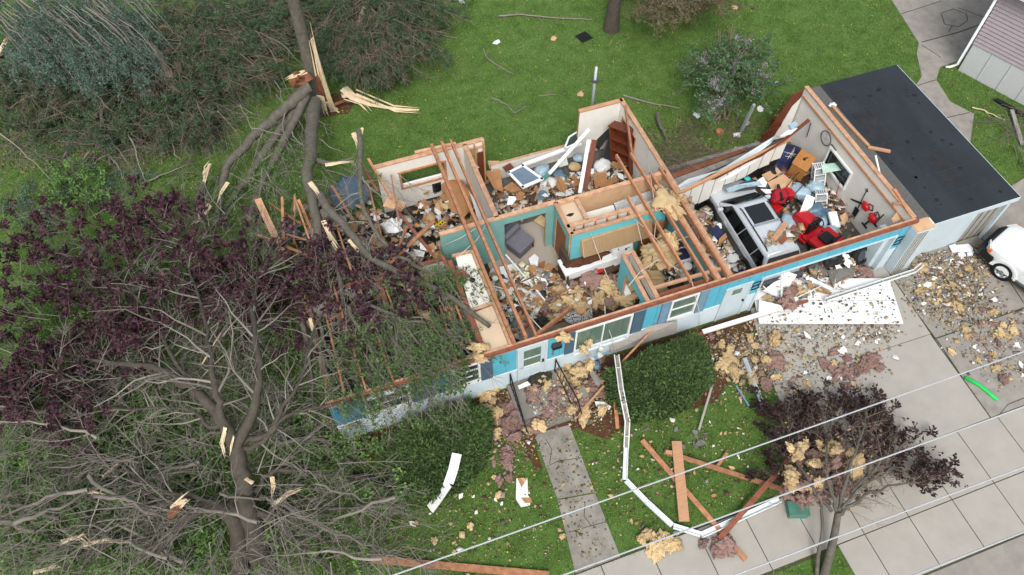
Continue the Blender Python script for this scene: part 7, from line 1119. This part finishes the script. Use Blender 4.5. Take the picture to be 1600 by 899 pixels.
pine('fallen_pine', 'fallen pine with many bare brown twigs between the poplar and the snapped trunk', [(330, 30, 70, 40, 200), (400, 30, 45, 40, 170), (300, 90, 60, 40, 170), (370, 100, 45, 35, 110), (285, 180, 38, 22, 170), (250, 140, 45, 40, 90), (440, 10, 30, 30, 100)], [(235, 70, 1.6), (262, 115, 1.4), (280, 150, 1.1), (290, 185, .7)], from_pt(300, -30, .6))
pine('fallen_pine', 'low dark pine brush at the left edge below the poplar crown', [(20, 130, 50, 25, 110), (90, 150, 60, 25, 90), (170, 140, 50, 30, 90), (60, 190, 70, 25, 70), (180, 195, 50, 25, 60)], [(0, 125, .9), (80, 135, .8), (170, 130, .7)], None)
def brush(name, label, cat, zones, n_main, m, d=None, z=(.1, .8), vs=None, leafv=None, leafm=None, r=.02, s=(.7, 1.5)):
    t = thing(name, label, cat); tw, lf = NM(), NM(); zone_sprays(vs or V_BARE, zones, rs5, tw, None, z, d, .25, s); tw.build('branches', M[m], t)
    if leafv: zone_sprays(leafv, [(*q[:-1], max(3, q[-1]//2)) for q in zones], rs5, NM(), lf, z, d, .25); lf.build('leaves', M[leafm], t)
    return t
brush('brush_tangle', 'tangle of grey and brown broken twigs below the poplar crown', 'brush', [([(0, 110), (240, 110), (330, 140), (380, 200), (240, 220), (140, 210), (0, 200)], 420), ([(0, 180), (260, 190), (240, 240), (0, 260)], 120)], 0, 'twig', const_dir(50, 20, .8)); pb = thing('bare_branches', 'long pale bare branches strewn over the brush in the far left corner', 'branches'); n_ = NM()
for i in range(30):
    x, y = (rs5.uniform(-10, 450), rs5.uniform(0, 240)); a = rs5.uniform(-.4, 1.3); l = rs5.uniform(50, 130); P = smooth_line(poly3([(x, y, rs5.uniform(.8, 2.2)), (x+.5*l*math.cos(a), y+.5*l*math.sin(a)-rs5.uniform(-10, 15), rs5.uniform(.8, 1.8)), (x+l*math.cos(a), y+l*math.sin(a), rs5.uniform(.1, .8))]), 4, .04, rs5); r = rs5.uniform(.02, .05); n_.tube(P, r, .01, 5); grow(n_, P, r, rs5, .35, (.4, 1.2), 2, .1)
n_.build('branches', M['twig'], pb); brush('brush_tangle', 'brown twig tangle between the two pines at the top', 'brush', [([(250, 0), (480, 0), (470, 60), (380, 130), (260, 110)], 110)], 0, 'twig_brown', None, (.5, 1.8)); brush('brush_tangle', 'sparse grey twigs strewn on the left lawn', 'brush', [([(0, 200), (300, 220), (320, 320), (0, 340)], 46), ([(200, 220), (340, 200), (330, 330), (210, 330)], 20)], 0, 'twig', None, (.05, .3))
brush('twig_scatter', 'sparse small twigs scattered over the back lawn', 'twigs', [([(520, 130), (700, 60), (1000, 60), (1090, 180), (900, 200), (640, 240)], 46), ([(1180, 20), (1380, 20), (1400, 110), (1240, 130)], 12)], 0, 'twig', None, (.02, .06), s=(.25, .55))['kind'] = 'stuff'; brush('brush_pile', 'dark brown brush pile against the garage back corner', 'brush', [([(1000, 225), (1060, 205), (1110, 215), (1120, 240), (1060, 262), (1045, 275)], 120), ([(1060, 180), (1180, 165), (1220, 220), (1130, 240)], 60)], 0, 'twig_brown', None, (.05, .6), s=(.5, 1.1)); nb_ = brush('brush_pile', 'pile of pale twigs beside the neighbour house wall', 'brush', [([(1540, 150), (1600, 175), (1600, 240), (1570, 215)], 46)], 0, 'twig', None, (.1, .5), s=(.6, 1.1))
tag(MB().tube([at(x, y, .15)-at(1580, 168, .15) for x, y in ((1556, 155), (1580, 168), (1610, 185))], .09, 8).build('black_pipe', M['black'], None, at(1580, 168, .15)), 'black pipe lying along the neighbour house wall in the brush', 'pipe'); plank('grey_plank', 'weathered grey plank on the grass beside the neighbour brush pile', 'plank', (1581, 172), (1597, 226), .2, .08, .16, .06, 'grey_panel')
for pts, r, lab, m_ in (([(1519, 168, .05), (1545, 176, .1), (1570, 188, .1)], .03, 'pale stick on the grass below the neighbour house', 'split'), ([(974, 149, .05), (1005, 158, .06), (1030, 164, .06), (1062, 169, .05)], .05, 'long pale stick on the grass right of the bedroom corner', 'twig'), ([(1028, 177, .3), (1031, 195, .25), (1040, 212, .2), (1044, 228, .1)], .1, 'thick crooked branch beside the dark brush pile', 'bark'), ([(779, 25, .08), (815, 23, .1), (860, 28, .08), (925, 31, .06)], .05, 'long thin branch at the top of the back lawn', 'twig'), ([(755, 77, .06), (763, 92, .08), (782, 105, .06), (803, 116, .05)], .035, 'pale bent stick in the middle of the back lawn', 'twig'), ([(768, 153, .05), (785, 160, .06), (800, 172, .06), (806, 176, .05), (822, 166, .05)], .03, 'forked stick on the lawn above the broken back wall', 'twig'), ([(665, 50, .05), (690, 55, .1), (715, 60, .05)], .03, 'short stick right of the pine', 'twig'), ([(250, 43, .5), (285, 40, .5), (330, 22, .6), (375, 6, .7)], .08, 'pale barkless branch lying over the pine twigs', 'split'), ([(295, 65, .5), (310, 95, .5), (335, 120, .45), (343, 150, .4)], .05, 'pale curved branch in the pine twigs', 'twig'), ([(292, 114, .5), (330, 125, .4), (365, 160, .3), (400, 180, .2)], .05, 'pale branch crossing toward the fallen limbs', 'twig'), ([(215, 290, .05), (250, 275, .1), (300, 255, .1)], .04, 'grey branch lying on the grass above the purple leaves', 'twig'), ([(842, 150, .04), (868, 148, .04)], .03, 'tiny stick near the vent pipe', 'twig'), ([(640, 245, .05), (700, 246, .05)], .02, 'thin twig on the lawn outside the back wall', 'twig')):
    b = NM(); P = smooth_line(poly3(pts), 4, .015, rs5); b.tube(P, r, r*.5, 6); grow(b, P, r, rs5, .5, (.3, .9), 2, .05, None, .1); tag(b.build('fallen_branch', M[m_], None, True), lab, 'branch')
bi = thing('pale_branch', 'pale forked branch standing out of the brush at the left', 'branch'); n = NM()
for pts, r in (([(155, 146, 1.0), (159, 160, .9), (157, 190, .8), (155, 205, .6)], .09), ([(152, 165, .9), (142, 190, .7), (136, 222, .3)], .08), ([(155, 200, .6), (140, 235, .4), (122, 262, .1)], .06), ([(157, 200, .6), (168, 225, .4), (172, 260, .1)], .07), ([(155, 205, .6), (148, 240, .3), (142, 270, .1)], .05), ([(113, 205, .6), (105, 235, .3), (98, 247, .1)], .08), ([(172, 245, .2), (185, 262, .2), (192, 280, .1)], .04)): n.tube(smooth_line(poly3(pts), 3, .02, rs5), r, r*.5, 6)
n.build('branches', M['twig'], bi, True)
brush('silver_leaf_branch', 'small broken branch with silvery leaves under the pale forked branch', 'branch', [(180, 275, 25, 16, 26), (60, 330, 50, 22, 50)], 0, 'twig', None, (.05, .4), V_BARE, V_BLUE, 'leaf_blue', s=(.4, .8)); t = brush('green_shrub', 'bright green shrub half hidden by the purple leaves', 'shrub', [(100, 290, 40, 30, 60)], 0, 'twig', None, (.1, .8), V_UNDER, V_UNDER, 'leaf_green')
# undergrowth that reads as one mass under the torn maple
lf, tw = NM(), NM(); zone_sprays(V_UNDER, [([(0, 620), (330, 620), (350, 720), (340, 899), (0, 899)], 1500), ([(0, 400), (330, 400), (480, 560), (440, 690), (330, 640), (0, 640)], 700), ([(400, 620), (520, 640), (600, 720), (480, 740), (420, 720)], 300), ([(380, 740), (640, 740), (560, 899), (380, 899)], 120), ([(60, 265), (150, 250), (170, 320), (80, 330)], 90), ([(0, 120), (240, 130), (330, 200), (140, 230), (0, 230)], 110), ([(480, 430), (700, 450), (720, 560), (520, 600)], 90)], rs5, NM(), lf, (.1, 1.2)); tag(lf.build('undergrowth', M['leaf_under']), 'green undergrowth beneath the torn maple branches', 'undergrowth', None, 'stuff')
# ---- olive tree, lilac, plum, yews
ot = thing('olive_tree', 'brown trunked tree with pale olive young leaves at the top edge', 'tree'); n = NM(); p0 = np.array(at(955, 46, 0)); n.tube(np.array([p0, p0+[0, 0, .8], p0+[.1, .1, 1.8], p0+[-.2, .3, 3.5]]), [.45, .36, .33, .2], None or 10); n.tube(np.array([p0+[.05, .05, 1.2], p0+[.7, .2, 2.6], p0+[1.6, .2, 3.6]]), .22, .1, 8); n.build('trunk', M['bark_dark'], ot, True); tw, lf = NM(), NM()
for e in ([3.2, -.5, 2.6], [4.5, .2, 3.], [2.2, -1, 2.4], [1.5, 1.5, 4.2], [5.5, -.2, 2.8]): P = smooth_line(np.array([p0+[.6, .2, 2.5], p0+np.array(e)*.5+[0, 0, 1.2], p0+np.array(e)]), 4, .04, rs5); tw.tube(P, .07, .02, 5); grow(tw, P, .06, rs5, .3, (.5, 1.5), 2)
zone_sprays(V_OLIVE, [([(985, -70), (1180, -70), (1150, -10), (1080, 12), (1010, 16)], 420), (1035, 12, 35, 14, 60), (1110, 0, 45, 10, 60)], rs5, tw, lf, (1.6, 3.4), None, .4); tw.build('twigs', M['twig_brown'], ot); lf.build('crown', M['leaf_olive'], ot)
ll_ = thing('lilac_bush', 'lilac bush with mauve blossom behind the garage', 'shrub'); tw, lf, bl = NM(), NM(), NM(); bse = np.array(at(1122, 186, 0))
for i in range(34): e = np.array(at(rs5.uniform(1085, 1200), rs5.uniform(60, 175), 0)); e[2] = rs5.uniform(1.2, 2.4); e[:2] = bse[:2]+(e[:2]-bse[:2])*rs5.uniform(.5, .8); P = smooth_line(np.array([bse+rs5.randn(3)*[.3, .3, 0], (bse+e)/2+rs5.randn(3)*.2, e]), 4, .04, rs5); tw.tube(P, .03, .01, 4); grow(tw, P, .02, rs5, .3, (.3, .8), 1)
zone_sprays(V_LIL, [(1150, 85, 42, 26, 130), (1160, 115, 42, 32, 150), (1115, 125, 28, 28, 70), (1110, 165, 18, 24, 26), (1185, 140, 18, 20, 30), (1095, 105, 20, 20, 36)], rs5, tw, lf, (.9, 2.3), None, .7)
for (x, y, n_) in ((1165, 72, 2), (1172, 68, 1), (1108, 92, 2), (1098, 95, 2), (1125, 120, 3), (1118, 135, 4), (1128, 138, 3), (1112, 158, 4), (1118, 172, 2), (1165, 100, 2), (1178, 120, 3), (1195, 120, 2), (1195, 102, 2), (1130, 148, 2), (1150, 105, 2), (1175, 128, 2), (1170, 140, 1), (1158, 60, 1)):
    for _ in range(n_): p = np.array(at(x+rs5.randn()*5, y+rs5.randn()*5, rs5.uniform(1.5, 2.4))); V, Fq = leaves_on(rs5, p[None]+rs5.randn(8, 3)*.06, np.repeat([[0, 0, 1.]], 8, 0), 50, .055, .05, .045); bl.add(V, Fq)
tw.build('branches', M['twig_brown'], ll_); lf.build('crown', M['leaf_lilac'], ll_); bl.build('blossom', M['lilac'], ll_)
pl_ = thing('plum_tree', 'small dark plum tree snapped over the sidewalk, hung with insulation', 'tree'); tw, lf, ends = NM(), NM(), []; n = NM(); n.tube(smooth_line(poly3([(1283, 915, 0), (1293, 880, .3), (1303, 840, .6), (1310, 800, .9)])), .15, .1, 9); n.tube(smooth_line(poly3([(1276, 905, 0), (1278, 870, .4), (1285, 830, .8), (1282, 780, 1.1)])), .07, .04, 7); n.build('trunk', M['bark'], pl_, True)
for L_, r in (([(1308, 805, 1.2), (1330, 790, 1.3), (1360, 770, 1.3), (1400, 757, 1.2), (1455, 750, 1.)], .07), ([(1310, 800, 1.2), (1320, 760, 1.4), (1330, 720, 1.5), (1345, 680, 1.4), (1355, 635, 1.1)], .08), ([(1308, 800, 1.2), (1298, 760, 1.4), (1290, 710, 1.4), (1300, 650, 1.1)], .07), ([(1300, 800, 1.2), (1270, 760, 1.2), (1240, 710, 1.), (1220, 660, .7)], .06), ([(1330, 770, 1.4), (1370, 730, 1.4), (1410, 695, 1.2), (1435, 680, 1.)], .05), ([(1315, 795, 1.3), (1350, 760, 1.5), (1400, 730, 1.4)], .05)): P = smooth_line(poly3(L_), 4, .03, rs5); n = NM(); n.tube(P, r, .015, 6); n.build('limb', M['bark'], pl_, True); grow(tw, P, r, rs5, .22, (.4, 1.2), 2, .1, ends)
zone_sprays(V_PLUM, [(1225, 660, 20, 18, 16), (1285, 650, 24, 18, 24), (1335, 645, 26, 18, 28), (1375, 662, 24, 14, 18), (1400, 690, 20, 14, 12), (1435, 742, 30, 14, 24), (1395, 722, 28, 16, 22), (1265, 695, 34, 26, 26), (1340, 700, 40, 20, 16), (1462, 742, 10, 8, 3), (1290, 740, 50, 34, 26), (1225, 720, 20, 24, 14), (1340, 745, 24, 20, 10), (1255, 655, 16, 16, 10)], rs5, tw, lf, (.2, 1.1), from_pt(1300, 800, .5), .35)
zone_sprays(V_BARE, [([(1215, 660), (1380, 660), (1390, 740), (1330, 800), (1250, 790)], 200)], rs5, tw, None, (.15, 1.2), from_pt(1300, 800, .5), .3, (.4, .9)); tw.build('twigs', M['twig_brown'], pl_); lf.build('crown', M['leaf_black'], pl_)
def yew(label, poly, h, seed, n=26000):
    t = thing('yew_shrub', label, 'shrub'); rs_ = np.random.RandomState(seed); c = np.mean(poly, 0); b = MB(); rings = []; q = []
    for i in range(len(poly)):
        for k in range(4): q.append(np.array(poly[i])*(1-k/4)+np.array(poly[(i+1) % len(poly)])*k/4)
    q = np.array(q); q = c+(q-c)*(1+rs_.randn(len(q), 1)*.03)
    prof = [(.86, .02), (.97, h*.3), (1, h*.6), (.95, h*.88), (.85, h), (.45, h*1.04), (.08, h*1.05)]
    for s_, z in prof: rings.append([(*(c+(p-c)*s_*.94), z*.95) for p in q])
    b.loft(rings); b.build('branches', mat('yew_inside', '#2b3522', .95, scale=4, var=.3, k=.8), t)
    i = rs_.rand(n)**.8*(len(prof)-1.001); i = np.where(rs_.rand(n) < .6, 4+rs_.rand(n)**.5*-0+np.sqrt(rs_.rand(n))*-0+rs_.rand(n)*1.99, i); k = i.astype(int); f = i-k; pr_ = np.array(prof); s_ = pr_[k, 0]*(1-f)+pr_[k+1, 0]*f; z = pr_[k, 1]*(1-f)+pr_[k+1, 1]*f
    top = k >= 4; s_ = np.where(top, .9*np.sqrt(rs_.rand(n)), s_); z = np.where(top, h*1.02, z); j = rs_.rand(n)*len(q); j0 = j.astype(int); g = (j-j0)[:, None]; e = q[j0]*(1-g)+q[(j0+1) % len(q)]*g; P = np.c_[c+(e-c)*s_[:, None], z]
    und = np.array([mnoise.noise(Vector((x*1.6, y*1.6, seed))) for x, y, _ in P]); P[:, 2] += und*.16; P += unit(np.c_[P[:, :2]-c, np.full(n, 1.)])*(rs_.randn(n, 1)*.06)
    D = unit(np.c_[(P[:, :2]-c)*.35, np.full(n, .5)]+rs_.randn(n, 3)*.6); w = unit(np.cross(D, rs_.randn(n, 3))); L_ = .13*(.5+rs_.rand(n))[:, None]; Wd = .03*(.6+.8*rs_.rand(n))[:, None]
    V = np.stack([P-D*L_*.3, P+w*Wd, P+D*L_*.8, P-w*Wd], 1).reshape(-1, 3); mesh_obj('crown', np_mesh('crown', V, np.arange(n*4).reshape(n, 4)), M['leaf_yew'], t)
yew('big clipped dark yew under the right front window', [(2.4, -.95), (4.0, -.7), (5.75, -.62), (6.0, -1.1), (5.6, -2.45), (4.0, -3.0), (2.5, -2.75), (2.15, -1.7)], .95, 1, 34000); yew('clipped dark yew at the left front corner with a bent white board on it', [(-5.4, -.75), (-4.2, -.35), (-2.3, -.3), (-1.85, -1.2), (-2.3, -2.3), (-3.2, -2.95), (-4.4, -3.1), (-5.5, -2.2)], .95, 2, 34000)
# ------------------------------------------------------------------ wires over the street
for (p, q, lab) in (((600, 899), (1600, 545), 'uppermost pale overhead wire, crossing the orange boards'), ((868, 899), (1600, 632), 'second pale overhead wire, above the sidewalk edge'), ((1140, 899), (1600, 727), 'third pale overhead wire, over the plum tree trunk'), ((1425, 899), (1600, 830), 'lowest pale overhead wire in the bottom right corner')):
    a, c = at(*p, 7), at(*q, 7); d = (c-a).normalized(); n = 24; b = MB(); b.tube([a-d*60+d*(130*i/n)-Vector((0, 0, .25*math.cos((i/n-.5)*math.pi))) for i in range(n+1)], .02, 6); tag(b.build('overhead_wire', M['wire'], None, smooth=True), lab, 'wire')
